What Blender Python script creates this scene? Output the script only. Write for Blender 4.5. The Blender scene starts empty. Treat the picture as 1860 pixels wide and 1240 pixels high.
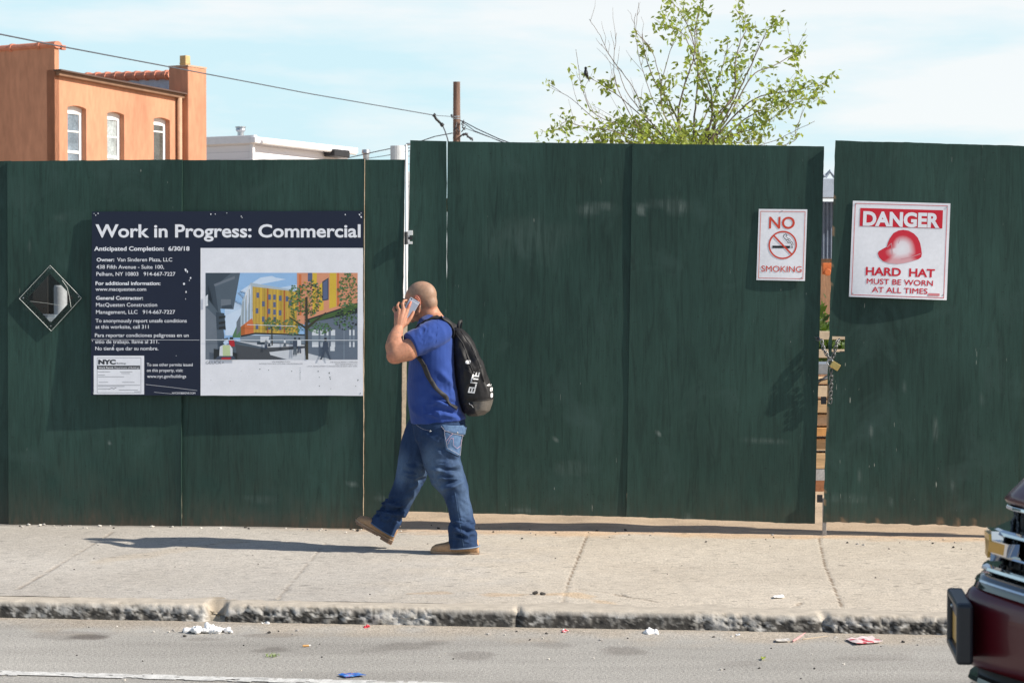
import bpy, bmesh, math, random
import numpy as np
from mathutils import Vector, Matrix, noise as mnoise
from mathutils.bvhtree import BVHTree
R = math.radians
random.seed(7); rng = np.random.default_rng(7)
scene = bpy.context.scene
COL = scene.collection

# ---------------------------------------------------------------- camera, sky, sun, exposure
F_PX, EYE = 3874.0, 1.6
PITCH = math.atan(92.0 / F_PX)
cam = bpy.data.cameras.new('camera'); cam_o = bpy.data.objects.new('camera', cam); COL.objects.link(cam_o)
cam.sensor_width = 36.0; cam.lens = F_PX / 1860.0 * 36.0
cam_o.location = (0, 0, EYE); cam_o.rotation_euler = (math.pi / 2 - PITCH, 0, 0)
cam.clip_start = 0.1; cam.clip_end = 3000
cam.dof.use_dof = True; cam.dof.focus_distance = 13.8; cam.dof.aperture_fstop = 11.0
scene.camera = cam_o
SUN_EL, SUN_AZ = R(36), R(16.8)                    # sun stands to the right, a little on the camera's side of the fence
world = bpy.data.worlds.new('World'); scene.world = world; world.use_nodes = True
def setup_world():
    nt = world.node_tree; bg = nt.nodes['Background']
    sky = nt.nodes.new('ShaderNodeTexSky'); sky.sky_type = 'NISHITA'; sky.sun_disc = False
    sky.sun_elevation = SUN_EL; sky.sun_rotation = R(90) + SUN_AZ
    sky.air_density = 1.0; sky.dust_density = 0.6; sky.ozone_density = 1.0
    tc = nt.nodes.new('ShaderNodeTexCoord'); mp = nt.nodes.new('ShaderNodeMapping')
    mp.inputs['Scale'].default_value = (2.2, 2.2, 11.0); mp.inputs['Rotation'].default_value = (0, R(6), 0)
    nz = nt.nodes.new('ShaderNodeTexNoise'); nz.inputs['Scale'].default_value = 2.3; nz.inputs['Detail'].default_value = 7; nz.inputs['Roughness'].default_value = .55
    rp = nt.nodes.new('ShaderNodeValToRGB'); rp.color_ramp.elements[0].position = .40; rp.color_ramp.elements[1].position = .60
    rp.color_ramp.elements[0].color = (5.0, 6.8, 7.4, 1); rp.color_ramp.elements[1].color = (7.1, 7.4, 7.5, 1)     # thin bright cloud over pale blue
    sx = nt.nodes.new('ShaderNodeSeparateXYZ'); mr = nt.nodes.new('ShaderNodeMapRange')
    for k, v in (('From Min', .13), ('From Max', .30), ('To Min', .92), ('To Max', .0)): mr.inputs[k].default_value = v
    mx = nt.nodes.new('ShaderNodeMixRGB')
    L = nt.links.new
    L(tc.outputs['Generated'], mp.inputs['Vector']); L(mp.outputs[0], nz.inputs['Vector'])
    ma = nt.nodes.new('ShaderNodeMath'); ma.operation = 'MULTIPLY_ADD'; ma.inputs[1].default_value = .42      # cloud thickens towards the right
    L(sx.outputs['X'], ma.inputs[0]); L(nz.outputs['Fac'], ma.inputs[2]); L(ma.outputs[0], rp.inputs[0])
    L(tc.outputs['Generated'], sx.inputs[0]); L(sx.outputs['Z'], mr.inputs['Value'])
    L(mr.outputs[0], mx.inputs['Fac']); L(sky.outputs[0], mx.inputs['Color1']); L(rp.outputs[0], mx.inputs['Color2']); L(mx.outputs[0], bg.inputs['Color'])
    bg.inputs['Strength'].default_value = 0.10
setup_world()
sun = bpy.data.lights.new('sun', 'SUN'); sun_o = bpy.data.objects.new('sun', sun); COL.objects.link(sun_o)
sun.energy = 5.0; sun.angle = R(0.53); sun.color = (1.0, .93, .82)
SUN_DIR = Vector((-math.cos(SUN_AZ) * math.cos(SUN_EL), math.sin(SUN_AZ) * math.cos(SUN_EL), -math.sin(SUN_EL)))
sun_o.rotation_euler = SUN_DIR.to_track_quat('-Z', 'Y').to_euler(); sun_o.location = (30, -10, 30)
scene.view_settings.view_transform = 'Standard'; scene.view_settings.look = 'None'
scene.view_settings.exposure = 0.42; scene.view_settings.gamma = 1
scene.cycles.max_bounces = 8; scene.cycles.transparent_max_bounces = 12
scene.cycles.use_denoising = True

# ---------------------------------------------------------------- where things stand: measured rays to real planes
_cp, _sp = math.cos(PITCH), math.sin(PITCH)
EYEV = Vector((0, 0, EYE))
def ray(px, py):
    x, y = (px - 930) / F_PX, (620 - py) / F_PX
    return Vector((x, _cp + y * _sp, -_sp + y * _cp))
def hit(px, py, p, n):
    d = ray(px, py); t = (Vector(p) - EYEV).dot(n) / d.dot(n)
    return EYEV + d * t
Z = Vector((0, 0, 1))
def G(px, py, z=0.0): return hit(px, py, (0, 0, z), Z)
def D(px, py, y): return hit(px, py, (0, y, 0), Vector((0, 1, 0)))
TH = R(7.1)
FT = Vector((math.cos(TH), -math.sin(TH), 0)); FN = Vector((-math.sin(TH), -math.cos(TH), 0))   # along the fence, and out of it towards the street
FP = G(330, 955)
def F(px, py, off=0.0): return hit(px, py, FP + FN * off, FN)
ROAD_Z = -0.100

# ---------------------------------------------------------------- numpy noise
def _hash(i, j, k, s):
    h = (i * 374761393 + j * 668265263 + k * 2147483647 + s * 974634777) & 0xffffffff
    h = ((h ^ (h >> 13)) * 1274126177) & 0xffffffff
    return ((h ^ (h >> 16)) & 0xffff) / 65535.0
def vnoise(p, s=0):
    p = np.asarray(p, float); i = np.floor(p).astype(np.int64); f = p - i; f = f * f * (3 - 2 * f)
    r = 0
    for a in (0, 1):
        for b in (0, 1):
            for c in (0, 1):
                w = (f[:, 0] if a else 1 - f[:, 0]) * (f[:, 1] if b else 1 - f[:, 1]) * (f[:, 2] if c else 1 - f[:, 2])
                r = r + w * _hash(i[:, 0] + a, i[:, 1] + b, i[:, 2] + c, s)
    return r * 2 - 1
def fbm(p, s=0, o=4, g=.5):
    r = 0; a = 1; q = np.asarray(p, float)
    for k in range(o):
        r = r + a * vnoise(q, s + k); q = q * 2.03 + 7.7; a *= g
    return r
def sstep(a, b, x): t = np.clip((x - a) / (b - a), 0, 1); return t * t * (3 - 2 * t)
def segdist(X, Y, a, b):
    ax, ay = a; dx, dy = b[0] - ax, b[1] - ay
    t = np.clip(((X - ax) * dx + (Y - ay) * dy) / (dx * dx + dy * dy), 0, 1)
    return np.hypot(X - ax - t * dx, Y - ay - t * dy)

# ---------------------------------------------------------------- mesh builder
class MB:
    def __init__(s): s.v = []; s.f = []; s.m = []; s.c = None
    def add(s, vs, fs, m=0):
        b = len(s.v); s.v += [tuple(v) for v in vs]; s.f += [tuple(b + i for i in f) for f in fs]; s.m += [m] * len(fs)
        return s
    def poly(s, pts, m=0): return s.add(pts, [range(len(pts))], m)
    def box(s, c, size, ax=None, m=0):
        c = Vector(c); ax = ax or (Vector((1, 0, 0)), Vector((0, 1, 0)), Vector((0, 0, 1)))
        h = [ax[i] * (size[i] / 2) for i in range(3)]
        vs = [c + h[0] * a + h[1] * b + h[2] * d for a, b, d in ((-1,-1,-1),(1,-1,-1),(1,1,-1),(-1,1,-1),(-1,-1,1),(1,-1,1),(1,1,1),(-1,1,1))]
        return s.add(vs, [(0,3,2,1),(4,5,6,7),(0,1,5,4),(1,2,6,5),(2,3,7,6),(3,0,4,7)], m)
    def prism(s, pts, d, m=0, m_side=None):          # outline pts pushed back by vector d
        n = len(pts); d = Vector(d); ms = m if m_side is None else m_side
        vs = [Vector(p) for p in pts] + [Vector(p) + d for p in pts]
        b = len(s.v)
        s.add(vs, [range(n), range(2 * n - 1, n - 1, -1)], m)
        s.f += [tuple(b + q for q in (i, i + n, (i + 1) % n + n, (i + 1) % n)) for i in range(n)]; s.m += [ms] * n
        return s
    def loft(s, rings, cap=True, m=0, closed=True):
        n = len(rings[0]); vs = [p for r in rings for p in r]; fs = []
        for i in range(len(rings) - 1):
            for j in range(n if closed else n - 1):
                k = (j + 1) % n; fs.append((i * n + j, i * n + k, (i + 1) * n + k, (i + 1) * n + j))
        if cap and closed: fs += [tuple(range(n - 1, -1, -1)), tuple(range((len(rings) - 1) * n, len(rings) * n))]
        return s.add(vs, fs, m)
    def tube(s, path, r, n=8, m=0, cap=True, ry=None, up=None):
        path = [Vector(p) for p in path]; k = len(path)
        rs = r if hasattr(r, '__len__') else [r] * k
        rys = (ry if hasattr(ry, '__len__') else [ry] * k) if ry is not None else rs
        rings = []; prev = Vector(up) if up is not None else None
        for i, p in enumerate(path):
            t = (path[min(i + 1, k - 1)] - path[max(i - 1, 0)]).normalized()
            u = prev if prev is not None else (Z if abs(t.z) < .9 else Vector((0, 1, 0)))
            a = u.cross(t)
            if a.length < 1e-5: a = Vector((1, 0, 0)).cross(t)
            a.normalize(); b = t.cross(a).normalized()
            if up is None: prev = b
            rings.append([p + a * (math.cos(2 * math.pi * j / n) * rs[i]) + b * (math.sin(2 * math.pi * j / n) * rys[i]) for j in range(n)])
        return s.loft(rings, cap, m)
    def ball(s, c, r, rot=None, m=0, nu=14, nv=9):
        c = Vector(c); r = r if hasattr(r, '__len__') else (r, r, r); vs = []; fs = []
        for i in range(1, nv):
            a = math.pi * i / nv
            for j in range(nu):
                b = 2 * math.pi * j / nu
                p = Vector((r[0] * math.sin(a) * math.cos(b), r[1] * math.sin(a) * math.sin(b), r[2] * math.cos(a)))
                vs.append(c + (rot @ p if rot else p))
        t = Vector((0, 0, r[2])); vs += [c + (rot @ t if rot else t), c - (rot @ t if rot else t)]; N = len(vs)
        for i in range(nv - 2):
            for j in range(nu):
                k = (j + 1) % nu; fs.append((i * nu + j, (i + 1) * nu + j, (i + 1) * nu + k, i * nu + k))
        for j in range(nu):
            k = (j + 1) % nu; fs += [(N - 2, j, k), (N - 1, (nv - 2) * nu + k, (nv - 2) * nu + j)]
        return s.add(vs, fs, m)
    def limb(s, path, rs, n=12):                       # tube with rounded ends, for voxel unions
        rs = rs if hasattr(rs, '__len__') else [rs] * len(path)
        s.tube(path, rs, n)
        for p, r in ((path[0], rs[0]), (path[-1], rs[-1])): s.ball(p, r * .998, nu=n, nv=8)
        return s
    def mesh(s, name):
        me = bpy.data.meshes.new(name); me.from_pydata(s.v, [], s.f)
        if any(s.m): me.polygons.foreach_set('material_index', s.m)
        me.update(); return me
    def build(s, name, mats, parent=None, smooth=False, bevel=0, fix=True, seg=2):
        me = s.mesh(name)
        if fix:
            bm = bmesh.new(); bm.from_mesh(me); bmesh.ops.recalc_face_normals(bm, faces=bm.faces); bm.to_mesh(me); bm.free()
        return link(name, me, mats, parent, smooth, bevel, seg)
def link(name, me, mats, parent=None, smooth=False, bevel=0, seg=2):
    o = bpy.data.objects.new(name, me); COL.objects.link(o)
    for m in (mats if isinstance(mats, (list, tuple)) else [mats]): me.materials.append(m)
    if smooth: me.polygons.foreach_set('use_smooth', [True] * len(me.polygons))
    if bevel:
        b = o.modifiers.new('bevel', 'BEVEL'); b.width = bevel; b.segments = seg; b.limit_method = 'ANGLE'; b.angle_limit = R(40)
        b.harden_normals = False
    if parent: put(o, parent)
    return o
def put(o, parent):
    o.parent = parent
    o.matrix_parent_inverse = world_of(parent).inverted()
def world_of(o):
    m = Matrix.LocRotScale(o.location, o.rotation_euler, o.scale)
    return (world_of(o.parent) @ o.matrix_parent_inverse @ m) if o.parent else m
def tag(o, label=None, cat=None, group=None, kind=None):
    for k, v in (('label', label), ('category', cat), ('group', group), ('kind', kind)):
        if v: o[k] = v
    return o
def thing(name, label, cat, loc=(0, 0, 0), group=None):
    o = bpy.data.objects.new(name, None); COL.objects.link(o); o.location = loc; o.empty_display_size = .1
    return tag(o, label, cat, group)
def grid_mesh(name, X, attrs=None):                    # X: (nu, nv, 3) array -> quads
    nu, nv = X.shape[:2]; idx = np.arange(nu * nv).reshape(nu, nv)
    q = np.stack([idx[:-1, :-1], idx[1:, :-1], idx[1:, 1:], idx[:-1, 1:]], -1).reshape(-1, 4)
    me = bpy.data.meshes.new(name)
    me.vertices.add(nu * nv); me.vertices.foreach_set('co', X.reshape(-1).astype(np.float32))
    me.loops.add(q.size); me.loops.foreach_set('vertex_index', q.reshape(-1).astype(np.int32))
    me.polygons.add(len(q)); me.polygons.foreach_set('loop_start', np.arange(0, q.size, 4, dtype=np.int32))
    me.update(calc_edges=True); me.validate()
    if attrs is not None: set_col(me, attrs.reshape(-1, 3))
    return me
def set_col(me, c):
    a = me.color_attributes.new('col', 'FLOAT_COLOR', 'POINT')
    a.data.foreach_set('color', np.concatenate([c, np.ones((len(c), 1))], 1).astype(np.float32).reshape(-1))
def remesh(mb, voxel, smooth=3, fac=.5):
    o = bpy.data.objects.new('tmp', mb.mesh('tmp')); COL.objects.link(o)
    m = o.modifiers.new('r', 'REMESH'); m.mode = 'VOXEL'; m.voxel_size = voxel; m.use_smooth_shade = True
    if smooth: q = o.modifiers.new('s', 'SMOOTH'); q.iterations = smooth; q.factor = fac
    dg = bpy.context.evaluated_depsgraph_get(); me = bpy.data.meshes.new_from_object(o.evaluated_get(dg))
    bpy.data.objects.remove(o); return me
def coords(me): a = np.empty(len(me.vertices) * 3, np.float32); me.vertices.foreach_get('co', a); return a.reshape(-1, 3).astype(float)
def normals(me): a = np.empty(len(me.vertices) * 3, np.float32); me.vertex_normals.foreach_get('vector', a); return a.reshape(-1, 3).astype(float)
def set_coords(me, c): me.vertices.foreach_set('co', c.astype(np.float32).reshape(-1)); me.update()

# ---------------------------------------------------------------- materials
def new_mat(name):
    m = bpy.data.materials.new(name); m.use_nodes = True; nt = m.node_tree
    return m, nt, nt.nodes['Principled BSDF']
def node(nt, t, **k):
    n = nt.nodes.new('ShaderNode' + t)
    for a, v in k.items():
        if a[0] == 'i' and a[1:].isdigit(): n.inputs[int(a[1:])].default_value = v
        elif a in n.inputs.keys(): n.inputs[a].default_value = v
        else: setattr(n, a, v)
    return n
def tex_noise(nt, scale, stretch=(1, 1, 1), detail=5, rough=.55, dist=0):
    tc = node(nt, 'TexCoord'); mp = node(nt, 'Mapping'); mp.inputs['Scale'].default_value = stretch
    n = node(nt, 'TexNoise'); n.inputs['Scale'].default_value = scale; n.inputs['Detail'].default_value = detail
    n.inputs['Roughness'].default_value = rough; n.inputs['Distortion'].default_value = dist
    nt.links.new(tc.outputs['Object'], mp.inputs[0]); nt.links.new(mp.outputs[0], n.inputs['Vector']); return n.outputs['Fac']
def ramp(nt, fac, stops):
    r = node(nt, 'ValToRGB'); e = r.color_ramp.elements
    while len(e) < len(stops): e.new(.5)
    for el, (p, c) in zip(e, stops): el.position = p; el.color = (*c, 1) if hasattr(c, '__len__') else (c, c, c, 1)
    nt.links.new(fac, r.inputs[0]); return r.outputs[0]
def mix(nt, a, b, fac=1.0, mode='MIX'):
    n = node(nt, 'MixRGB', blend_type=mode)
    for s, v in (('Fac', fac), ('Color1', a), ('Color2', b)):
        if hasattr(v, 'node'): nt.links.new(v, n.inputs[s])
        elif s == 'Fac': n.inputs[s].default_value = v
        else: n.inputs[s].default_value = (*v, 1) if hasattr(v, '__len__') else (v, v, v, 1)
    return n.outputs[0]
def bump(nt, b, h, strength, dist=.01, prev=None):
    n = node(nt, 'Bump'); n.inputs['Strength'].default_value = strength; n.inputs['Distance'].default_value = dist
    nt.links.new(h, n.inputs['Height'])
    if prev is not None: nt.links.new(prev, n.inputs['Normal'])
    if b is not None: nt.links.new(n.outputs[0], b.inputs['Normal'])
    return n.outputs[0]
def mat(name, c, rough=.6, metal=0, var=.12, vs=6, stretch=(1, 1, 1), bmp=0, bs=80, bd=.003, spec=.5, attr=False, coat=0, speck=None, vs2=None):
    m, nt, b = new_mat(name)
    b.inputs['Roughness'].default_value = rough; b.inputs['Metallic'].default_value = metal; b.inputs['Specular IOR Level'].default_value = spec
    if coat: b.inputs['Coat Weight'].default_value = coat; b.inputs['Coat Roughness'].default_value = .04
    col = c
    if var:
        col = mix(nt, tuple(x * (1 - var) for x in c), tuple(min(1, x * (1 + var)) for x in c), ramp(nt, tex_noise(nt, vs, stretch), [(.3, 0), (.7, 1)]))
        f2 = ramp(nt, tex_noise(nt, vs2 or vs * 9, stretch, 3), [(.35, 1 - var * .7), (.65, 1 + var * .4)])
        col = mix(nt, col, f2, 1, 'MULTIPLY')
    if speck: col = mix(nt, col, speck[0], ramp(nt, tex_noise(nt, speck[1], stretch, 2), [(speck[2], 0), (speck[2] + .04, 1)]))
    if attr:
        at = node(nt, 'Attribute', attribute_name='col'); col = mix(nt, col, at.outputs['Color'], 1, 'MULTIPLY')
    if hasattr(col, 'node'): nt.links.new(col, b.inputs['Base Color'])
    else: b.inputs['Base Color'].default_value = (*col, 1)
    if bmp: bump(nt, b, tex_noise(nt, bs, stretch, 4), bmp, bd)
    return m

def mat_plywood():
    m, nt, b = new_mat('green_painted_plywood')
    big = tex_noise(nt, 1.5, (1, 1, .45), 5)
    col = mix(nt, (.0125, .036, .0285), (.027, .067, .054), ramp(nt, big, [(.3, 0), (.7, 1)]))
    grain = tex_noise(nt, 22, (1, 1, .085), 6, .62, 1.6)                   # vertical veneer grain
    col = mix(nt, col, ramp(nt, grain, [(.30, .68), (.5, 1), (.75, 1.18)]), 1, 'MULTIPLY')
    fine = tex_noise(nt, 150, (1, 1, .05), 3, .6)
    col = mix(nt, col, ramp(nt, fine, [(.3, .86), (.7, 1.12)]), 1, 'MULTIPLY')
    patch = tex_noise(nt, 3.2, (1, 1, .8), 4, .6, .6)                      # repainted and chalky patches
    col = mix(nt, col, (.040, .080, .070), ramp(nt, patch, [(.55, 0), (.78, .7)]))
    chips = tex_noise(nt, 60, (1, 1, .16), 2, .5)
    gate = tex_noise(nt, 1.6, (1, 1, .7), 3)
    ch = mix(nt, ramp(nt, chips, [(.735, 0), (.76, 1)]), ramp(nt, gate, [(.5, 0), (.62, 1)]), 1, 'MULTIPLY')
    col = mix(nt, col, (.28, .30, .26), ch)
    dots = tex_noise(nt, 95, (1, 1, 1), 1, .5)
    col = mix(nt, col, (.012, .02, .018), ramp(nt, dots, [(.72, 0), (.75, .8)]))
    at = node(nt, 'Attribute', attribute_name='col'); sp = node(nt, 'SeparateColor'); nt.links.new(at.outputs['Color'], sp.inputs[0])
    # splashed dirt: red channel of the panel's own dirt map; pale scuffs: green; bare wood: blue
    dn = ramp(nt, tex_noise(nt, 40, (1, 1, .25), 4), [(.3, .35), (.7, 1)])
    col = mix(nt, col, (.105, .078, .055), mix(nt, sp.outputs[0], dn, 1, 'MULTIPLY'))
    col = mix(nt, col, (.22, .26, .24), mix(nt, sp.outputs[1], ramp(nt, grain, [(.4, .2), (.62, 1)]), 1, 'MULTIPLY'))
    col = mix(nt, col, (.30, .19, .11), sp.outputs[2])
    nt.links.new(col, b.inputs['Base Color'])
    rr = ramp(nt, patch, [(.3, .5), (.75, .7)]); nt.links.new(rr, b.inputs['Roughness'])
    b.inputs['Specular IOR Level'].default_value = .3
    n1 = bump(nt, None, grain, .16, .0016)
    n2 = bump(nt, None, fine, .2, .0006, n1)
    bump(nt, b, tex_noise(nt, 5, (1, 1, .35), 3), .3, .006, n2)
    return m
def mat_asphalt():
    m, nt, b = new_mat('asphalt')
    col = mix(nt, (.31, .293, .265), (.41, .39, .355), ramp(nt, tex_noise(nt, 1.2, (.5, 1.6, 1), 5), [(.3, 0), (.7, 1)]))
    st = tex_noise(nt, 190, (1, 1, 1), 2, .6)
    col = mix(nt, col, ramp(nt, st, [(.25, .5), (.45, .95), (.58, 1.05), (.72, 1.75)]), 1, 'MULTIPLY')
    s2 = tex_noise(nt, 70, (1, 1, 1), 2, .5)
    col = mix(nt, col, ramp(nt, s2, [(.3, .72), (.5, 1), (.74, 1.2)]), 1, 'MULTIPLY')
    at = node(nt, 'Attribute', attribute_name='col'); col = mix(nt, col, at.outputs['Color'], 1, 'MULTIPLY')
    nt.links.new(col, b.inputs['Base Color']); b.inputs['Roughness'].default_value = .85; b.inputs['Specular IOR Level'].default_value = .3
    n1 = bump(nt, None, st, .7, .004); bump(nt, b, s2, .45, .006, n1)
    return m
def mat_concrete():
    m, nt, b = new_mat('worn_concrete')
    col = mix(nt, (.50, .455, .395), (.60, .555, .49), ramp(nt, tex_noise(nt, .9, (1, 1, 1), 5), [(.3, 0), (.7, 1)]))
    st = tex_noise(nt, 105, (.75, 1, 1), 3, .62)                             # exposed aggregate
    col = mix(nt, col, ramp(nt, st, [(.28, .25), (.40, .85), (.6, 1.06), (.75, 1.35)]), 1, 'MULTIPLY')
    s2 = tex_noise(nt, 24, (.6, 1.2, 1), 3, .6)
    col = mix(nt, col, ramp(nt, s2, [(.3, .8), (.5, 1), (.7, 1.08)]), 1, 'MULTIPLY')
    gum = tex_noise(nt, 17, (.6, 1, 1), 3, .45)
    col = mix(nt, col, (.15, .14, .125), ramp(nt, gum, [(.655, 0), (.70, .62)]))
    at = node(nt, 'Attribute', attribute_name='col'); col = mix(nt, col, at.outputs['Color'], 1, 'MULTIPLY')
    nt.links.new(col, b.inputs['Base Color']); b.inputs['Roughness'].default_value = .9; b.inputs['Specular IOR Level'].default_value = .25
    n1 = bump(nt, None, st, .75, .005); bump(nt, b, s2, .5, .008, n1)
    return m
def mat_glass(name, tint=(1, 1, 1), rough=.02, alpha=.8):
    m, nt, b = new_mat(name); out = nt.nodes['Material Output']
    tr = node(nt, 'BsdfTransparent'); tr.inputs[0].default_value = (*tint, 1)
    gl = node(nt, 'BsdfGlossy'); gl.inputs['Roughness'].default_value = rough
    fr = node(nt, 'LayerWeight'); fr.inputs['Blend'].default_value = .22
    mx = node(nt, 'MixShader'); nt.links.new(fr.outputs['Fresnel'], mx.inputs[0]); nt.links.new(tr.outputs[0], mx.inputs[1]); nt.links.new(gl.outputs[0], mx.inputs[2])
    nt.links.new(mx.outputs[0], out.inputs['Surface']); return m
PLY = mat_plywood(); ASPHALT = mat_asphalt(); CONC = mat_concrete()
RAW_PLY = mat('raw_plywood_edge', (.36, .27, .18), .8, var=.3, vs=30)
STEEL = mat('galvanised_steel', (.45, .46, .47), .38, .9, var=.1)
DARK_METAL = mat('dark_metal', (.03, .03, .033), .5, .3)
WHITE_METAL = mat('white_painted_metal', (.72, .72, .71), .4, var=.06)
SKIN_LIKE = None
TIMBER = mat('weathered_timber', (.42, .31, .20), .8, var=.25, vs=5, stretch=(1, 1, 1), bmp=.3, bs=60)
# ---------------------------------------------------------------- ground: sidewalk, kerb, road, lot behind the fence
KA, KB = G(0, 1090), G(1700, 1119)
def yk(x): return KA.y + (KB.y - KA.y) * (x - KA.x) / (KB.x - KA.x)
def yf(x): return FP.y - math.tan(TH) * (x - FP.x)
KD = (KB - KA).normalized(); KN = Vector((KD.y, -KD.x, 0))                # along the kerb, and out towards the road
XS = np.concatenate([np.linspace(-40, -4.2, 60), np.arange(-4.0, 4.0, .012), np.linspace(4.2, 40, 60)])
def g2(px, py, z=0): p = G(px, py, z); return (p.x, p.y)
def make_sidewalk():
    T = np.linspace(0, 1, 230)
    x = XS[:, None] + 0 * T; yk_ = yk(XS)[:, None] + .155; yf_ = yf(XS)[:, None] + .02
    y = yk_ + (yf_ - yk_) * T
    X, Y = x.ravel(), y.ravel(); P = np.stack([X, Y, 0 * X], 1)
    h = fbm(P * 1.3, 3, 3) * .004 + fbm(P * 9, 8, 3) * .0016
    wob = fbm(P * 14, 21, 3) * .012
    c = np.ones((len(X), 3))
    def crack(a, b, wd, dk, dep, wob_k=1.0, z=0):
        nonlocal h, c
        d = np.abs(segdist(X, Y, g2(*a), g2(*b)) + wob * wob_k)
        wd = wd * .72; m = 1 - sstep(wd * .35, wd, d); c = c * (1 - (m * dk)[:, None] * np.array([.9, 1, 1.08])); h = h - m * dep
    for a, b, wd, dk, dep, k in (
        ((20, 1078), (205, 966), .014, .28, .004, .5), ((500, 1092), (592, 985), .014, .22, .003, .6),
        ((1030, 1064), (1068, 968), .011, .58, .004, .25), ((1020, 1100), (1031, 1064), .014, .25, .004, .5),
        ((1487, 975), (1498, 1026), .011, .6, .004, .25), ((1498, 1026), (1534, 1112), .011, .62, .004, .3),
        ((1050, 1027), (1330, 1031), .010, .38, .004, 1.2), ((1330, 1031), (1660, 1034), .008, .22, .003, 1.2),
        ((1046, 1069), (1112, 1077), .012, .45, .005, 1.4), ((1112, 1077), (1196, 1093), .012, .55, .006, 1.6), ((1090, 1074), (1140, 1082), .02, .4, .004, 1.6),
        ((1438, 1106), (1462, 1086), .012, .5, .006, 1.4), ((1438, 1106), (1492, 1113), .016, .6, .008, 1.2), ((1220, 997), (1420, 1003), .007, .25, .002, 1.5),
        ((0, 1080), (372, 1091), .014, .5, .008, .5), ((372, 1091), (430, 1087), .012, .6, .008, .5), ((1540, 1113), (1740, 1121), .012, .4, .005, .5),
        ((955, 1078), (1000, 1079), .03, .35, .004, 1.8)):
        crack(a, b, wd, dk, dep, k)
    # sand and soil blown against the fence foot, with painted shade at the left; a smoother tan repair between the joints
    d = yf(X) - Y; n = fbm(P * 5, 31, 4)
    m = (1 - sstep(.05, .34, d + n * .12)) * sstep(-1.9, -.7, X)
    c = c * (1 - m[:, None]) + m[:, None] * np.array([1.06, .87, .70])
    m = 1 - sstep(.02, .10, d + n * .05); c *= (1 - .45 * m * (X < -.7))[:, None]  # left fence foot: dark soil plus the fence's shade, painted into the colour
    for (a, b, col, wd) in (((905, 1080), (1030, 1078), (1.02, .86, .70), .10), ((1030, 1078), (1130, 1100), (1.04, .9, .74), .07), ((745, 1078), (800, 1076), (.98, .85, .72), .05), ((180, 1020), (420, 985), (1.0, .95, .88), .12)):
        mm = (1 - sstep(wd * .4, wd, segdist(X, Y, g2(*a), g2(*b)) + n * .05)) * .75
        c = c * (1 - mm[:, None]) + mm[:, None] * np.array(col)
    tone = fbm(P * .55, 44, 3)
    c *= (.95 + .07 * tone)[:, None]
    warm = sstep(-1.0, .6, X + .3 * n)[:, None]                              # right-hand slabs are a sandier pour
    c = c * ((1 - warm) * np.array([.92, .925, .94]) + warm * np.array([1.05, 1.01, .95]))
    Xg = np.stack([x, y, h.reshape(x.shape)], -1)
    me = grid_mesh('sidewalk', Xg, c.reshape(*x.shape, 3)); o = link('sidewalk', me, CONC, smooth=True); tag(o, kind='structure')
make_sidewalk()

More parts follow.
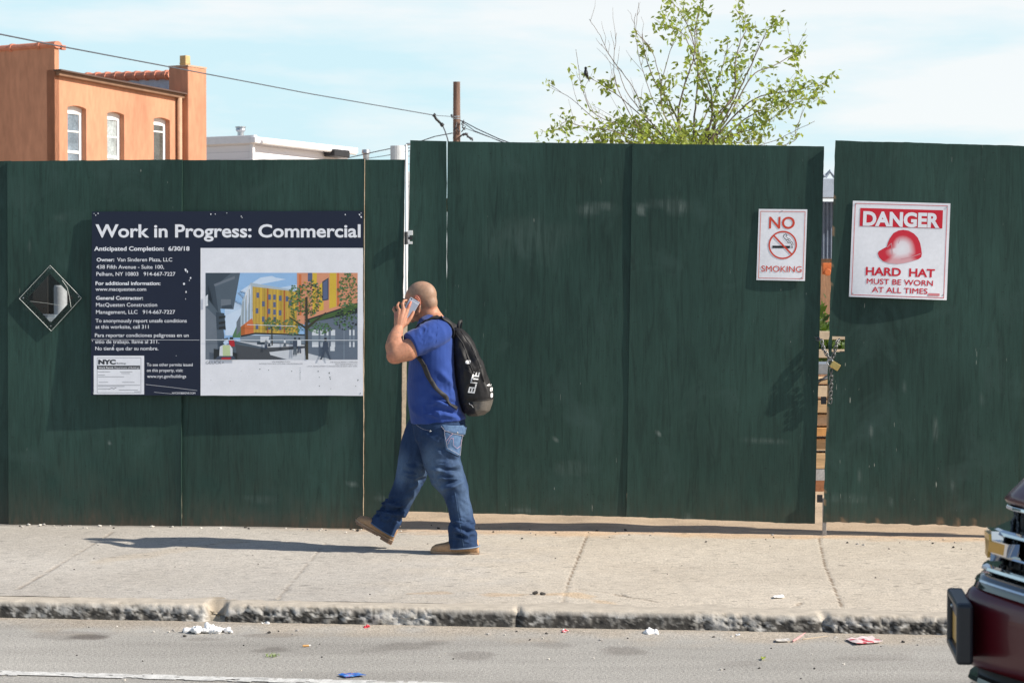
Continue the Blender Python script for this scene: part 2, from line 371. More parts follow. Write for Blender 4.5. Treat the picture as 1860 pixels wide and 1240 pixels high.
def px_x(px): return G(px, 1105).x
COATS = [(-900, .62), (0, .60), (190, .66), (240, .55), (350, .42), (362, .2), (410, .35), (440, .62), (660, .66), (690, .34), (715, .12), (775, .16), (800, .5), (815, .78), (935, .74), (950, .80), (1230, .80), (1262, .3), (1300, .22), (1365, .30), (1385, .66), (1470, .66), (1500, .42), (1620, .55), (1740, .5), (9000, .6)]
def make_kerb():
    prof = [(-.34, -.03), (-.30, -.003), (-.12, 0), (-.07, 0), (-.035, -.001), (-.015, -.004), (-.004, -.012), (.003, -.024)]
    prof += [(.004 + .02 * t, -.024 - .135 * t) for t in np.linspace(.06, 1, 18)]
    prof = np.array(prof); nv = len(prof)
    xs = XS; n = len(xs)
    keys = [(-900, .25), (160, .25), (215, .75), (355, .8), (362, .9), (412, 1), (480, 1.1), (780, 1.1), (812, .2), (1240, .15), (1268, .95), (1372, .95), (1392, .25), (1478, .3), (1500, 1.1), (1800, 1.1), (1900, .3), (9000, .3)]
    Wr = np.interp(xs, [px_x(k[0]) for k in keys], [k[1] for k in keys])
    x = xs[:, None] + 0 * prof[None, :, 0]
    y = yk(xs)[:, None] - prof[None, :, 0]; z = 0 * x + prof[None, :, 1]
    P = np.stack([x.ravel(), y.ravel(), z.ravel()], 1)
    front = np.clip((np.arange(nv) - 3) / 4, 0, 1)[None, :]
    big = fbm(P * np.array([13, 13, 20]), 5, 5, .6).reshape(x.shape); fine = fbm(P * 30, 9, 4, .7).reshape(x.shape); vfine = fbm(P * 110, 29, 2).reshape(x.shape)
    amp = Wr[:, None] * front
    r2 = np.random.default_rng(5); N = 900; sd = np.stack([r2.uniform(-4.2, 4.2, N), r2.uniform(-.17, .06, N)], 1); dep = r2.normal(0, 1, N); slx, slz = r2.normal(0, 1, N), r2.normal(.3, 1, N)
    q2 = np.stack([x.ravel() + .012 * fbm(P * 30, 55, 2), (z.ravel() - np.maximum(0, prof[None, :, 0] * -1 + 0 * x).ravel() * -.0)], 1); q2[:, 1] = z.ravel() + .5 * np.minimum(0, (0 * x + prof[None, :, 0])).ravel() * -1
    near = np.zeros(len(q2), int)
    for i0 in range(0, len(q2), 4000): near[i0:i0+4000] = (((q2[i0:i0+4000, None, 0] - sd[None, :, 0]) ** 2 + ((q2[i0:i0+4000, None, 1] - sd[None, :, 1]) * 1.5) ** 2)).argmin(1)
    facet = (dep[near] * .0065 + slx[near] * (q2[:, 0] - sd[near, 0]) * .35 + slz[near] * (q2[:, 1] - sd[near, 1]) * .35).reshape(x.shape); facet = np.clip(facet, -.02, .02)
    disp = amp * (big * .004 + facet * .26 + fine * .0034 + vfine * .0028 - .003) + front * (fine * .002 + vfine * .0012 + big * .002)
    y = y - disp; z = z - amp * np.maximum(0, -big) * .012 * (prof[None, :, 1] > -.05) + front * fine * .002 * Wr[:, None]
    gap = lambda a, b: (sstep(px_x(a) - .01, px_x(a) + .03, xs) * (1 - sstep(px_x(b) - .03, px_x(b) + .01, xs)))[:, None]
    g1 = gap(364, 404); z = z * (1 - .0 * g1) - g1 * (.055 + .02 * fine) * (prof[None, :, 1] > -.06) * (prof[None, :, 0] > -.11); y = y + g1 * .045 * front
    for p, wd in ((941, .012), (1489, .022)):
        j = np.exp(-((xs - px_x(p)) / wd) ** 2)[:, None]; y = y + j * .03 * front; z = z - j * .02 * (prof[None, :, 1] > -.03) * (prof[None, :, 0] > -.12)
    face = np.clip((np.arange(nv) - 5) / 3, 0, 1)[None, :]
    c = np.ones((*x.shape, 3)) * (1 - (1 - face)[..., None] * np.array([-.06, .03, .15]))
    # asphalt-black coat on the face: whole on the sound stones, flaked to bare grit where the edge is broken
    coat = np.interp(xs, [px_x(k[0]) for k in COATS], [k[1] for k in COATS])[:, None]
    n1 = fbm(P * np.array([30, 30, 44]), 61, 4, .7).reshape(x.shape); n2 = fbm(P * np.array([7, 7, 12]), 66, 3).reshape(x.shape)
    depth = np.clip((prof[None, :, 1] + .01) / -.07, 0, 1)
    dark = sstep(-.28, .34, n1 * .8 + n2 * .5 + coat * 1.5 - .90 + depth * .75 * (coat > .25) - facet * 22 * amp) * face
    c = c * (1 - dark[..., None]) + dark[..., None] * np.array([.145, .14, .135])
    chip = sstep(.18, .42, vfine * .8 + fine * .4) * face * (1 - .5 * coat); c = c * (1 - .5 * chip[..., None]) + .5 * chip[..., None] * np.array([1.22, 1.2, 1.15])
    pit = sstep(.22, .5, -vfine * .8 - fine * .5) * np.clip(amp + .25 * face, 0, 1); c *= (1 - .6 * pit)[..., None]
    m = g1 * np.ones((1, nv)); c = c * (1 - .85 * m[..., None]) + .85 * m[..., None] * np.array([.80, .69, .55])
    low = np.clip((np.arange(nv) - (nv - 5)) / 4, 0, 1)[None, :, None]; c = c * (1 - .3 * low) + .3 * low * np.array([.7, .6, .48])
    me = grid_mesh('kerb', np.stack([x, y, z], -1), c)
    o = link('kerb', me, mat('kerb_stone', (.46, .445, .42), .9, var=.16, vs=14, vs2=130, attr=True, bmp=.6, bs=120, bd=.004, spec=.25), smooth=False); tag(o, kind='structure')
make_kerb()

def make_road():
    T = np.concatenate([np.linspace(0, 1.75, 170), np.linspace(1.8, 30, 40)])
    x = XS[:, None] + 0 * T; y = yk(XS)[:, None] - .018 - T[None, :] + .03
    X, Y = x.ravel(), y.ravel(); P = np.stack([X, Y, 0 * X], 1)
    n = fbm(P * 6, 71, 4); h = ROAD_Z + fbm(P * 2, 70, 3) * .0012
    h = h + .012 * (1 - sstep(0, .25, yk(X) - Y))
    c = np.ones((len(X), 3))
    for px, py, rx, ry, dk in ((167, 1157, 34, 5, .5), (140, 1152, 66, 9, .22), (497, 1176, 42, 6, .34), (480, 1153, 62, 4, .25), (370, 1160, 40, 4, .2), (725, 1172, 75, 9, .25), (860, 1191, 46, 9, .24), (790, 1168, 30, 5, .18),
                               (1125, 1182, 36, 8, .30), (1020, 1172, 46, 7, .18), (1340, 1205, 40, 5, .14), (1590, 1193, 60, 6, .16), (600, 1130, 50, 3, .1), (1290, 1150, 50, 4, .12), (965, 1240, 60, 6, .15)):
        q = G(px, py, ROAD_Z); mx = q.y / F_PX
        sx, sy = rx * mx * 1.15, ry * q.y ** 2 / (F_PX * 1.73) * 1.15
        d = np.hypot((X - q.x) / sx, (Y - q.y) / sy) + n * .45
        m = dk * (1 - sstep(.45, 1.05, d)); c *= 1 - m[:, None] * np.array([.95, 1, 1.02])
    g = 1 - sstep(.0, .42, yk(X) - Y + n * .14)                              # sandy gutter
    c = c * (1 - .55 * g[:, None]) + .55 * g[:, None] * np.array([1.16, 1.0, .82])
    streak = fbm(P * np.array([1.2, 9, 1]), 77, 4); c *= (1 + .06 * streak)[:, None]
    me = grid_mesh('road', np.stack([x, y, h.reshape(x.shape)], -1), c.reshape(*x.shape, 3))
    tag(link('road', me, ASPHALT, smooth=True), kind='structure')
    # worn white parking-lane line
    a, b = G(0, 1222.5, ROAD_Z), G(650, 1240, ROAD_Z); d = (b - a).normalized(); nn = Vector((d.y, -d.x, 0))
    mb = MB(); L = np.arange(-6, 8, .02); Wd = np.linspace(-.052, .052, 9)
    idx = {}
    for i, l in enumerate(L):
        for j, w in enumerate(Wd):
            e = .012 * mnoise.noise((l * 6, w * 8, 3)); mb.v.append(tuple(a + d * (l + .008 * mnoise.noise((l * 20, w * 30, 0))) + nn * (w + (e if j in (0, 8) else 0)) + Z * .0045))
    for i in range(len(L) - 1):
        for j in range(8):
            v = mnoise.noise((L[i] * 9, Wd[j] * 60, 7)) + .5 * mnoise.noise((L[i] * 31, Wd[j] * 120, 2))
            if v > .46 - .35 * (j in (0, 7)): continue
            k = i * 9 + j; mb.f.append((k, k + 9, k + 10, k + 1)); mb.m.append(0)
    o = mb.build('lane_marking', mat('worn_white_road_paint', (.62, .61, .58), .8, var=.25, vs=20, vs2=120, bmp=.5, bs=150)); tag(o, kind='structure')
make_road()
def make_lot():
    nx, ny = 160, 90
    xs = np.concatenate([np.linspace(-300, -8, 30), np.linspace(-7.5, 7.5, 220), np.linspace(8, 300, 30)]); T = np.concatenate([np.linspace(-.03, 4, 100), np.geomspace(4.1, 900, 40)])
    x = xs[:, None] + 0 * T; y = yf(xs)[:, None] * 1.0 + T[None, :] + .0 * x
    P = np.stack([x.ravel(), y.ravel(), 0 * x.ravel()], 1)
    h = -.012 + sstep(.1, 1.2, np.repeat(T[None, :], len(xs), 0)).ravel() * (fbm(P * 3, 91, 4) * .02)
    h = h.reshape(x.shape); far = sstep(5, 40, T)[None, :]; h = h * (1 - far) - .05 * far
    me = grid_mesh('lot_ground', np.stack([x, y, h], -1))
    tag(link('lot_ground', me, mat('sandy_soil', (.46, .355, .25), .95, var=.15, vs=3, vs2=60, bmp=.6, bs=60, bd=.01, spec=.2, speck=((.2, .16, .12), 40, .70)), smooth=True), kind='structure')
make_lot()
# far ground on the near side of the street, so a side step never meets an edge
mb = MB(); mb.poly([(-300, -18, -.16), (300, -18, -.16), (300, -400, -.16), (-300, -400, -.16)]); tag(mb.build('ground', mat('far_ground', (.3, .29, .27), .9)), kind='structure')
# ---------------------------------------------------------------- green plywood fence, its gate and their fittings
def panel(parent, q, off, seed, warp=.006, th=.016, hole=None, dirt=1.0, bare=0.0, name='panel', curl=(0, 0), res=.025, scuffs=(), ragged=.003, raw=False):
    (tl, tr, br, bl) = [F(*p) for p in q]
    nu = max(4, int((tr - tl).length / res)); nv = int((tl - bl).length / res)
    U, V = np.meshgrid(np.linspace(0, 1, nu), np.linspace(0, 1, nv), indexing='ij')
    A = [np.array(p) for p in (tl, tr, br, bl)]
    X = ((1-U)*(1-V))[..., None]*A[0] + (U*(1-V))[..., None]*A[1] + (U*V)[..., None]*A[2] + ((1-U)*V)[..., None]*A[3]
    P = X.reshape(-1, 3); S = U.shape
    # sheets bow between their fixings: this is what the grazing sun shows
    w = (fbm(P * np.array([1.0, 1.0, .8]) + seed * 13, seed, 3) * warp * .8 + fbm(P * np.array([3, 3, 1.3]) + seed, seed + 5, 2) * warp * .3).reshape(S)
    eL = np.exp(-U * (tr - tl).length / .06); eR = np.exp(-(1 - U) * (tr - tl).length / .06)
    ev = (fbm(np.stack([V.ravel() * 3, 0 * V.ravel(), 0 * V.ravel() + seed], 1), seed, 2).reshape(S) * .5 + .5)
    w = w + eL * curl[0] * ev + eR * curl[1] * ev + off
    rag = (fbm(P * 16, seed + 2, 3) * ragged).reshape(S)
    X = X + np.array(FN) * w[..., None]
    X[..., 2] += rag * ((V > .999) + (V < .001) * .4)
    X[..., 0] += rag * .5 * ((U > .999) | (U < .001))
    n = nu * nv; back = X - np.array(FN) * th
    vs = np.concatenate([X.reshape(-1, 3), back.reshape(-1, 3)])
    idx = np.arange(n).reshape(nu, nv); fs = []; ms = []
    keep = np.ones((nu - 1, nv - 1), bool)
    if hole:
        for i in range(nu - 1):
            for j in range(nv - 1):
                cx = X[i:i+2, j:j+2].mean((0, 1))
                if hole(cx): keep[i, j] = False
    for i in range(nu - 1):
        for j in range(nv - 1):
            if not keep[i, j]: continue
            a, b, c, d = idx[i, j], idx[i, j+1], idx[i+1, j+1], idx[i+1, j]
            fs += [(a, b, c, d), (a + n, d + n, c + n, b + n)]; ms += [0, 1]
            for (di, dj, e) in ((-1, 0, (a, b)), (1, 0, (c, d)), (0, -1, (d, a)), (0, 1, (b, c))):
                ii, jj = i + di, j + dj
                if not (0 <= ii < nu - 1 and 0 <= jj < nv - 1) or not keep[ii, jj]:
                    fs.append((e[0], e[0] + n, e[1] + n, e[1])); ms.append(2)
    mb = MB(); mb.v = [tuple(v) for v in vs]; mb.f = fs; mb.m = ms
    me = mb.mesh(name)
    c = np.zeros((n * 2, 3)); z = X[..., 2].ravel() - A[3][2]
    nz = fbm(P * 7, seed + 9, 4)
    c[:n, 0] = dirt * np.clip(.9 * np.exp(-(z / .07)) + .35 * np.exp(-z / .22) * (.6 + .8 * nz), 0, 1)
    for (px, py, rx, ry, k) in scuffs:
        p = F(px, py); u0 = (P - np.array(p)) @ np.array(FT); v0 = P[:, 2] - p.z
        c[:n, 1] = np.maximum(c[:n, 1], k * (1 - sstep(.3, 1, np.hypot(u0 / (rx * .0037), v0 / (ry * .0037)) + nz * .35)))
    if bare:
        c[:n, 2] = bare * (sstep(.42, .62, fbm(P * np.array([18, 18, 12]), seed + 3, 4)) * (1 - sstep(.01, .05, z)))
        c[:n, 2] = np.maximum(c[:n, 2], .8 * sstep(.30, .5, fbm(P * 14, seed + 4, 3)) * (eL.ravel() > .75))
    set_col(me, c)
    return link(name, me, [PLY, RAW_PLY, RAW_PLY if (bare or raw) else PLY], parent)

fence = thing('plywood_fence', 'long dark green plywood hoarding on the left with a diamond window', 'fence', F(330, 955))
def in_diamond(px0, py0, r):
    c = F(px0, py0); return lambda p: abs((Vector(p) - c).dot(FT)) + abs(p[2] - c.z) < r
panel(fence, [(-330, 296), (18, 292.5), (19, 951), (-330, 947)], -.004, 1)
panel(fence, [(14.5, 293), (332, 290), (331, 957), (17, 952)], .013, 2, curl=(.004, .016), hole=in_diamond(91, 541.5, .187), res=.014, scuffs=((60, 560, 22, 6, .25), (110, 395, 30, 12, .12), (200, 804, 4, 6, 1.0), (55, 450, 5, 20, .3)))
panel(fence, [(329.5, 291), (662.5, 289), (660, 961), (330, 956)], -.002, 3, curl=(.0, .020), raw=True, scuffs=((640, 880, 14, 6, .6), (620, 910, 20, 3, .5), (470, 905, 40, 8, .12), (650, 910, 16, 4, .7)))
panel(fence, [(662.5, 290), (735, 290), (726, 958), (660, 961)], -.008, 4, curl=(-.004, .006), raw=True, scuffs=((716, 860, 3, 16, .6), (690, 905, 12, 8, .3)))
def diamond_window():
    w = bpy.data.objects.new('viewing_window', None); COL.objects.link(w); w.location = F(91, 541.5); put(w, fence); bpy.context.view_layer.update()
    outer = [(91, 482), (148, 541), (93, 601), (35, 542)]; inner = [(91, 497), (133, 541), (92, 586), (50, 541)]
    mb = MB()
    fr = []
    for i in range(4):
        k = (i + 1) % 4; mb.prism([F(*outer[i], .0185), F(*outer[k], .0185), F(*inner[k], .0185), F(*inner[i], .0185)], FN * -.003)
    o = mb.build('window_frame', PLY, w)
    p = MB(); p.prism([F(*q, .029) for q in outer], FN * -.0045); p.build('pane', mat_glass('scratched_plexiglass', (.86, .88, .87), .06), w)
    e = MB()
    for i in range(4):
        a, b = F(*outer[i], .0292), F(*outer[(i + 1) % 4], .0292); e.tube([a, b], .0016, 4)
    e.tube([F(*q, .0296) for q in ((113, 509), (122, 522), (126, 538), (129, 558))], .0012, 4)
    e.tube([F(*q, .0296) for q in ((55, 547), (88, 551), (117, 556))], .0007, 4)
    e.build('pane_edge', mat('cut_acrylic_edge', (.55, .58, .55), .3, var=.2), w)
    for px, py in ((91, 487), (143, 539), (92.5, 592), (42.5, 541)):
        s = MB(); c = F(px, py, .0305); s.tube([c, c + FN * .003], .0042, 10); s.build('screw', STEEL, w, bevel=.001)
diamond_window()
def rail(parent, a, b, off=-.075):
    mb = MB(); p, q = F(*a, off), F(*b, off); d = (q - p); mb.box((p + q) / 2, (d.length, .04, .09), (d.normalized(), FN, d.normalized().cross(FN)))
    mb.build('rail', TIMBER, parent, bevel=.003)
for y in (385, 640, 880): rail(fence, (-330, y), (722, y), -.068)
mb = MB(); mb.box(F(-120, 620, -.13), (.09, .09, 2.45), (FT, FN, Z)); mb.build('post', TIMBER, fence)

gate = thing('plywood_gate', 'wide dark green plywood gate leaf hanging clear of the ground behind the man', 'gate', F(1120, 960))
panel(gate, [(745, 255), (811, 256.5), (811.5, 930), (735, 928)], .004, 11, dirt=.35, curl=(.003, .006), scuffs=((752, 425, 8, 8, .2), (790, 900, 8, 6, .2)))
panel(gate, [(812.8, 257), (1152, 261), (1137.5, 938), (810, 931)], -.004, 12, warp=.0065, dirt=.3, scuffs=((1065, 380, 26, 16, .35), (1090, 375, 30, 9, .25), (960, 430, 90, 60, .10), (1008, 798, 3, 8, .9), (1040, 850, 40, 16, .12), (950, 925, 30, 5, .3)))
panel(gate, [(1149, 261), (1497, 266), (1480, 951), (1138, 938)], .004, 13, warp=.0045, dirt=.3, curl=(.004, -.004), scuffs=((1230, 375, 30, 20, .35), (1165, 380, 9, 12, .6), (1195, 785, 4, 5, .9), (1195, 372, 55, 9, .2), (1385, 800, 60, 3, .22), (1250, 940, 16, 6, .3)))
for y, y2 in ((372, 380), (640, 650), (875, 890)): rail(gate, (752, y), (1478, y2))
mb = MB()
mb.box(F(741, 432, .012), (.022, .006, .085), (FT, FN, Z)); mb.box(F(745, 423, .014), (.035, .006, .032), (FT, FN, Z)); mb.box(F(745, 441, .014), (.03, .006, .018), (FT, FN, Z))
mb.tube([F(737.5, 421, .018), F(737.5, 444, .018)], .011, 10, m=1); mb.box(F(745, 432.5, .013), (.03, .004, .020), (FT, FN, Z), m=1)
mb.build('hinge', [WHITE_METAL, DARK_METAL], gate, bevel=.001)

leaf = thing('plywood_gate', 'dark green plywood gate leaf at the right carrying the big hard hat notice', 'gate', F(1680, 960))
hole_c = F(1523, 624)
def leaf_hole(p):
    d = Vector(p) - hole_c; return abs(d.dot(FT)) < .042 + .006 * math.sin(p[2] * 90) and abs(d.z) < .046
panel(leaf, [(1517, 256), (1866, 266), (1846, 957), (1495, 946)], .034, 21, warp=.005, dirt=.55, bare=.55, hole=leaf_hole, res=.02, ragged=.006, curl=(.004, .004), scuffs=((1700, 780, 4, 26, .4), (1600, 640, 3, 22, .5), (1640, 700, 3, 18, .4), (1560, 860, 3, 18, .4), (1670, 850, 3, 26, .4), (1540, 905, 60, 10, .12), (1730, 880, 3, 20, .35), (1580, 780, 3, 16, .5), (1780, 720, 3, 22, .35), (1620, 910, 3, 14, .4)))
panel(leaf, [(1861, 262), (2190, 270), (2180, 985), (1848, 958)], .014, 22, dirt=.5)
for y in (375, 650, 890): rail(leaf, (1525, y), (2180, y + 8), -.04)
mb = MB(); mb.box(F(1497.5, 946, .028), (.026, .012, .30), (FT, FN, Z)); mb.build('drop_rod', mat('weathered_grey_steel', (.30, .29, .28), .6, .4, var=.25), leaf, bevel=.002)
for px, py in ((1496, 727), (1489, 905)):
    mb = MB(); mb.box(F(px, py, .03), (.036, .02, .05), (FT, FN, Z)); mb.build('latch_bracket', DARK_METAL, leaf, bevel=.003)

def link_ring(mb, c, d, side, L=.030, Wd=.020, r=.0032):
    s = side.normalized(); d = d.normalized(); pts = []
    for k in range(17):
        a = 2 * math.pi * k / 16; x = math.cos(a) * Wd / 2; y = math.sin(a) * Wd / 2 + (L / 2 - Wd / 2 + .004) * (1 if math.sin(a) > 0 else -1)
        pts.append(c + s * x + d * y)
    mb.tube(pts, r, 6, cap=False)
def chain():
    mb = MB()
    def run(pts):
        pts = [F(*p) for p in pts]; k = 0
        for a, b in zip(pts[:-1], pts[1:]):
            d = b - a; n = max(1, round(d.length / .0245))
            for i in range(n):
                dd = d.normalized(); s = FN.cross(dd) if k % 2 else (FN + FN.cross(dd) * .35)
                link_ring(mb, a + d * ((i + .5) / n), d, s); k += 1
    run([(1478, 612, -.012), (1492, 618, .03), (1496, 634, .05), (1509, 655, .062)])
    run([(1524, 616, .016), (1520, 622, .048), (1515, 642, .055), (1510, 655, .062)])
    run([(1509, 661, .052), (1510, 690, .046), (1508, 731, .046)])
    o = mb.build('chain', mat('worn_steel_chain', (.20, .20, .20), .4, .8, var=.25, vs=60), smooth=True)
    tag(o, 'steel chain looped through the gate edge hole with one end hanging down', 'chain')
chain()
def padlock():
    t = thing('padlock', 'small brass padlock closing the gate chain', 'padlock', F(1515, 663, .07))
    c = F(1517, 664, .066); ang = R(-32); u = FT * math.cos(ang) + Z * math.sin(ang); v = -FT * math.sin(ang) + Z * math.cos(ang)
    mb = MB(); mb.box(c, (.062, .024, .046), (u, FN, v)); mb.build('lock_body', mat('brass', (.62, .45, .17), .34, .9, var=.1), t, bevel=.005)
    sc = c - u * .0 + v * .0; a = c - u * .027 - v * .012; b = c - u * .027 + v * .014
    mb = MB(); pts = [c - u * .02 + v * .018, c - u * .038 + v * .018] + [c - u * (.040 + .018 * math.sin(k * math.pi / 8)) + v * (.018 * math.cos(k * math.pi / 8)) for k in range(9)] + [c - u * .02 - v * .018]
    mb.tube(pts, .0048, 8); mb.build('shackle', STEEL, t, smooth=True)
padlock()
# ---------------------------------------------------------------- notices on the fence: print is laid on the board's own surface
PRINT = {}
def ink(name, c, rough=.45):
    if name not in PRINT: PRINT[name] = mat('print_' + name, c, rough, var=.04, vs=12, spec=.4)
    return PRINT[name]
WHITE_I = ink('white', (.80, .81, .86)); NAVY = ink('navy', (.0065, .0125, .034), .6); BLACK_I = ink('black', (.012, .012, .014)); GREY_I = ink('grey', (.22, .23, .25)); RED_I = ink('red', (.60, .012, .030)); ORED_I = ink('orange_red', (.62, .06, .03))
def text_mesh(s, bold=0.0, spacing=1.0):
    cu = bpy.data.curves.new('txt', 'FONT'); cu.body = s; cu.size = 1; cu.offset = bold; cu.resolution_u = 4; cu.space_character = spacing; cu.fill_mode = 'FRONT'; cu.dimensions = '2D'
    o = bpy.data.objects.new('txt', cu); COL.objects.link(o)
    dg = bpy.context.evaluated_depsgraph_get(); me = bpy.data.meshes.new_from_object(o.evaluated_get(dg))
    v = [tuple(p.co) for p in me.vertices]; f = [tuple(p.vertices) for p in me.polygons]
    bpy.data.objects.remove(o); bpy.data.curves.remove(cu); bpy.data.meshes.remove(me); return v, f
CAP = .729
class Sheet:                                            # flat print coordinates -> points on the (slightly bowed) board
    def __init__(s, fn): s.fn = fn; s.n = 0
    def pts(s, P, lift): return [s.fn(x, y, lift) for x, y in P]
    def poly(s, mb, P, lift, m=0, seg=0):
        mb.poly(s.pts(P, lift), m)
    def strip(s, mb, P, w, lift, m=0, close=False):     # printed line of width w
        n = len(P)
        for i in range(n if close else n - 1):
            a, b = P[i], P[(i + 1) % n]; dx, dy = b[0] - a[0], b[1] - a[1]; L = math.hypot(dx, dy) or 1; nx, ny = -dy / L * w / 2, dx / L * w / 2; ex, ey = dx / L * w * .45, dy / L * w * .45
            l2 = lift + (.00012 if i % 2 else 0)
            s.poly(mb, [(a[0] - ex + nx, a[1] - ey + ny), (b[0] + ex + nx, b[1] + ey + ny), (b[0] + ex - nx, b[1] + ey - ny), (a[0] - ex - nx, a[1] - ey - ny)], l2, m)
    def text(s, mb, txt, x0, x1, base, cap, lift, bold=0.0, m=0, spacing=1.0, cuts=True):
        fat = bold if ('M' in txt and bold > .0005) else 0
        v, f = text_mesh(txt, 0 if fat else bold, spacing); xs = [p[0] for p in v]; a, b = min(xs), max(xs); k = (x1 - x0) / (b - a); ky = cap / (CAP + 2 * bold)
        sh = [(0, 0)] if not fat else [(dx * fat, dy * fat) for dx in (-1, -.4, .4, 1) for dy in (-1, .0, 1)]      # the M only thickens by overprinting
        for i, (dx, dy) in enumerate(sh): mb.add([s.fn(x0 + (p[0] + dx - a) * k, base - (p[1] + dy) * ky, lift + i * .00003) for p in v], f, m)

# ---- the big project board
BT = [(167, 384.5), (660, 383), (658.5, 719), (165, 717.5)]
def b_off(px, py):
    u = (px - 165) / 494; v = (py - 384) / 335
    return .034 - .018 * u + .038 * v
board = thing('project_board', 'navy and white construction notice board headed Work in Progress', 'sign', F(412, 719, .04))
SB = Sheet(lambda x, y, l: F(x, y, b_off(x, y) + l))
def board_body():
    N = 24; mb = MB(); U, V = np.meshgrid(np.linspace(0, 1, N), np.linspace(0, 1, N), indexing='ij')
    q = []
    for i in range(N):
        for j in range(N):
            u, v = i / (N - 1), j / (N - 1)
            x = (1-u)*(1-v)*BT[0][0] + u*(1-v)*BT[1][0] + u*v*BT[2][0] + (1-u)*v*BT[3][0]; y = (1-u)*(1-v)*BT[0][1] + u*(1-v)*BT[1][1] + u*v*BT[2][1] + (1-u)*v*BT[3][1]
            if j in (0, N - 1) : y += .9 * mnoise.noise((x * .05, j, 4))
            q.append((x, y))
    mb.v = [tuple(SB.fn(x, y, 0)) for x, y in q] + [tuple(SB.fn(x, y, -.011)) for x, y in q]; n = N * N
    g = lambda i, j: i * N + j
    for i in range(N - 1):
        for j in range(N - 1):
            mb.f += [(g(i, j), g(i, j+1), g(i+1, j+1), g(i+1, j)), (g(i, j)+n, g(i+1, j)+n, g(i+1, j+1)+n, g(i, j+1)+n)]; mb.m += [0, 1]
    for i in range(N - 1):
        for a, b in (((i, 0), (i+1, 0)), ((i+1, N-1), (i, N-1)), ((0, i+1), (0, i)), ((N-1, i), (N-1, i+1))):
            mb.f.append((g(*a), g(*b), g(*b)+n, g(*a)+n)); mb.m.append(1)
    mb.build('board', [NAVY, RAW_PLY], board, fix=True)
board_body()
def split_strip(mb, x0, y0, x1, y1, lift, m=0, n=10, rag=0):
    for i in range(n):
        for j in range(n):
            a, b = x0 + (x1 - x0) * i / n, x0 + (x1 - x0) * (i + 1) / n; c, d = y0 + (y1 - y0) * j / n, y0 + (y1 - y0) * (j + 1) / n
            d0 = d1 = 0
            if rag and j == n - 1: d0, d1 = rag * mnoise.noise((a * .13, 2, 0)), rag * mnoise.noise((b * .13, 2, 0))
            e = rag * .8 if rag and i == n - 1 else 0; r0, r1 = e * mnoise.noise((c * .1, 5, 0)), e * mnoise.noise((d * .1, 5, 0))
            SB.poly(mb, [(a, c), (b + r0, c), (b + r1, d + d1), (a, d + d0)], lift, m)
mb = MB(); SB.text(mb, 'Work in Progress: Commercial', 173.5, 655, 430.6, 25.4, .0014, .023); mb.build('headline', WHITE_I, board)
for t, x0, x1, b, cap, bold in (('Anticipated Completion:  6/30/18', 171, 344.3, 455.2, 8.4, .026), ('438 Fifth Avenue - Suite 100,', 175, 298, 488, 7.2, .004), ('Pelham, NY 10803   914-667-7227', 175, 318.6, 500.8, 7.2, .004),
    ('For additional information:', 173.5, 291.4, 517.6, 7.2, .024), ('www.macquesten.com', 173.5, 265.5, 528.2, 7, .004), ('General Contractor:', 174.4, 259.8, 544.2, 7.2, .024), ('MacQuesten Construction', 174.4, 285.3, 556.7, 7.2, .004), ('Management, LLC   914-667-7227', 174.4, 318, 569.8, 7.2, .004),
    ('To anonymously report unsafe conditions', 173.5, 339.2, 585.5, 7, .004), ('at this worksite, call 311', 173.5, 270, 596.6, 7, .004), ('Para reportar condiciones peligrosas en un', 172.4, 342.8, 611.8, 7, .004), ('sitio de trabajo. llame al 311.', 173, 289, 623.6, 7, .004), ('No tiene que dar su nombre.', 173, 287.6, 635.8, 7, .004),
    ('Owner:', 175.5, 207.5, 474.8, 7.2, .024), ('Van Sinderen Plaza, LLC', 212.7, 312.8, 474.8, 7.2, .004),
    ('To see other permits issued', 266.7, 350, 664.8, 6, .004), ('on this property, visit:', 266.7, 332.3, 675, 6, .004), ('www.nyc.gov/buildings', 267.3, 338, 685.8, 6, .004), ('NYCDOBSIGNS.COM', 312.6, 354.7, 715.3, 3.6, .01)):
    mb = MB(); SB.text(mb, t, x0, x1, b, cap, .0014, bold * .8 + .004); mb.build('lettering', WHITE_I, board)
mb = MB()                                               # flaked print: small torn white flecks, one long scratch
for x, y, s in ((337, 490, 2.2), (340, 493, 1.6), (346, 505, 1.8), (344, 509, .9), (334, 515, 2.0), (338, 530, 1.3), (337, 543, .9), (205, 632, 1.6), (206.5, 627, 1.2), (320, 646, .6), (171, 705, 1.5), (175, 711, 1.2), (170, 714, 1.4), (178, 388, 1.2), (174, 391, .9), (383, 389, 1.3), (391, 388.6, .9), (438, 393, 1.1), (440, 395, .9), (627, 390, 1), (653, 390, 1.6), (656, 394, 1.4), (168, 619, .8)):
    P = [(x + s * (.5 + rng.random()) * math.cos(a) * .8, y + s * (.5 + rng.random()) * math.sin(a) * 1.3) for a in np.linspace(0, 6.28, 8)[:-1]]; SB.poly(mb, P, .0014)
SB.strip(mb, [(166, 616.5), (362, 617.5)], .5, .00135); SB.strip(mb, [(265, 698), (310, 703), (358, 709)], .45, .0013); SB.strip(mb, [(280, 712), (312, 715)], .4, .0013)
mb.build('flaked_print', WHITE_I, board)
mb = MB(); split_strip(mb, 170.3, 645.8, 261.8, 716, .0010, n=4); mb.build('permit_sheet', WHITE_I, board)
mb = MB()
SB.text(mb, 'NYC', 178.5, 210.4, 661, 9.4, .0016, .06); SB.text(mb, 'Buildings', 212, 229, 661, 3, .0016, .01)
SB.poly(mb, [(176.7, 663.8), (254.5, 663.8), (254.5, 670.3), (176.7, 670.3)], .0014)
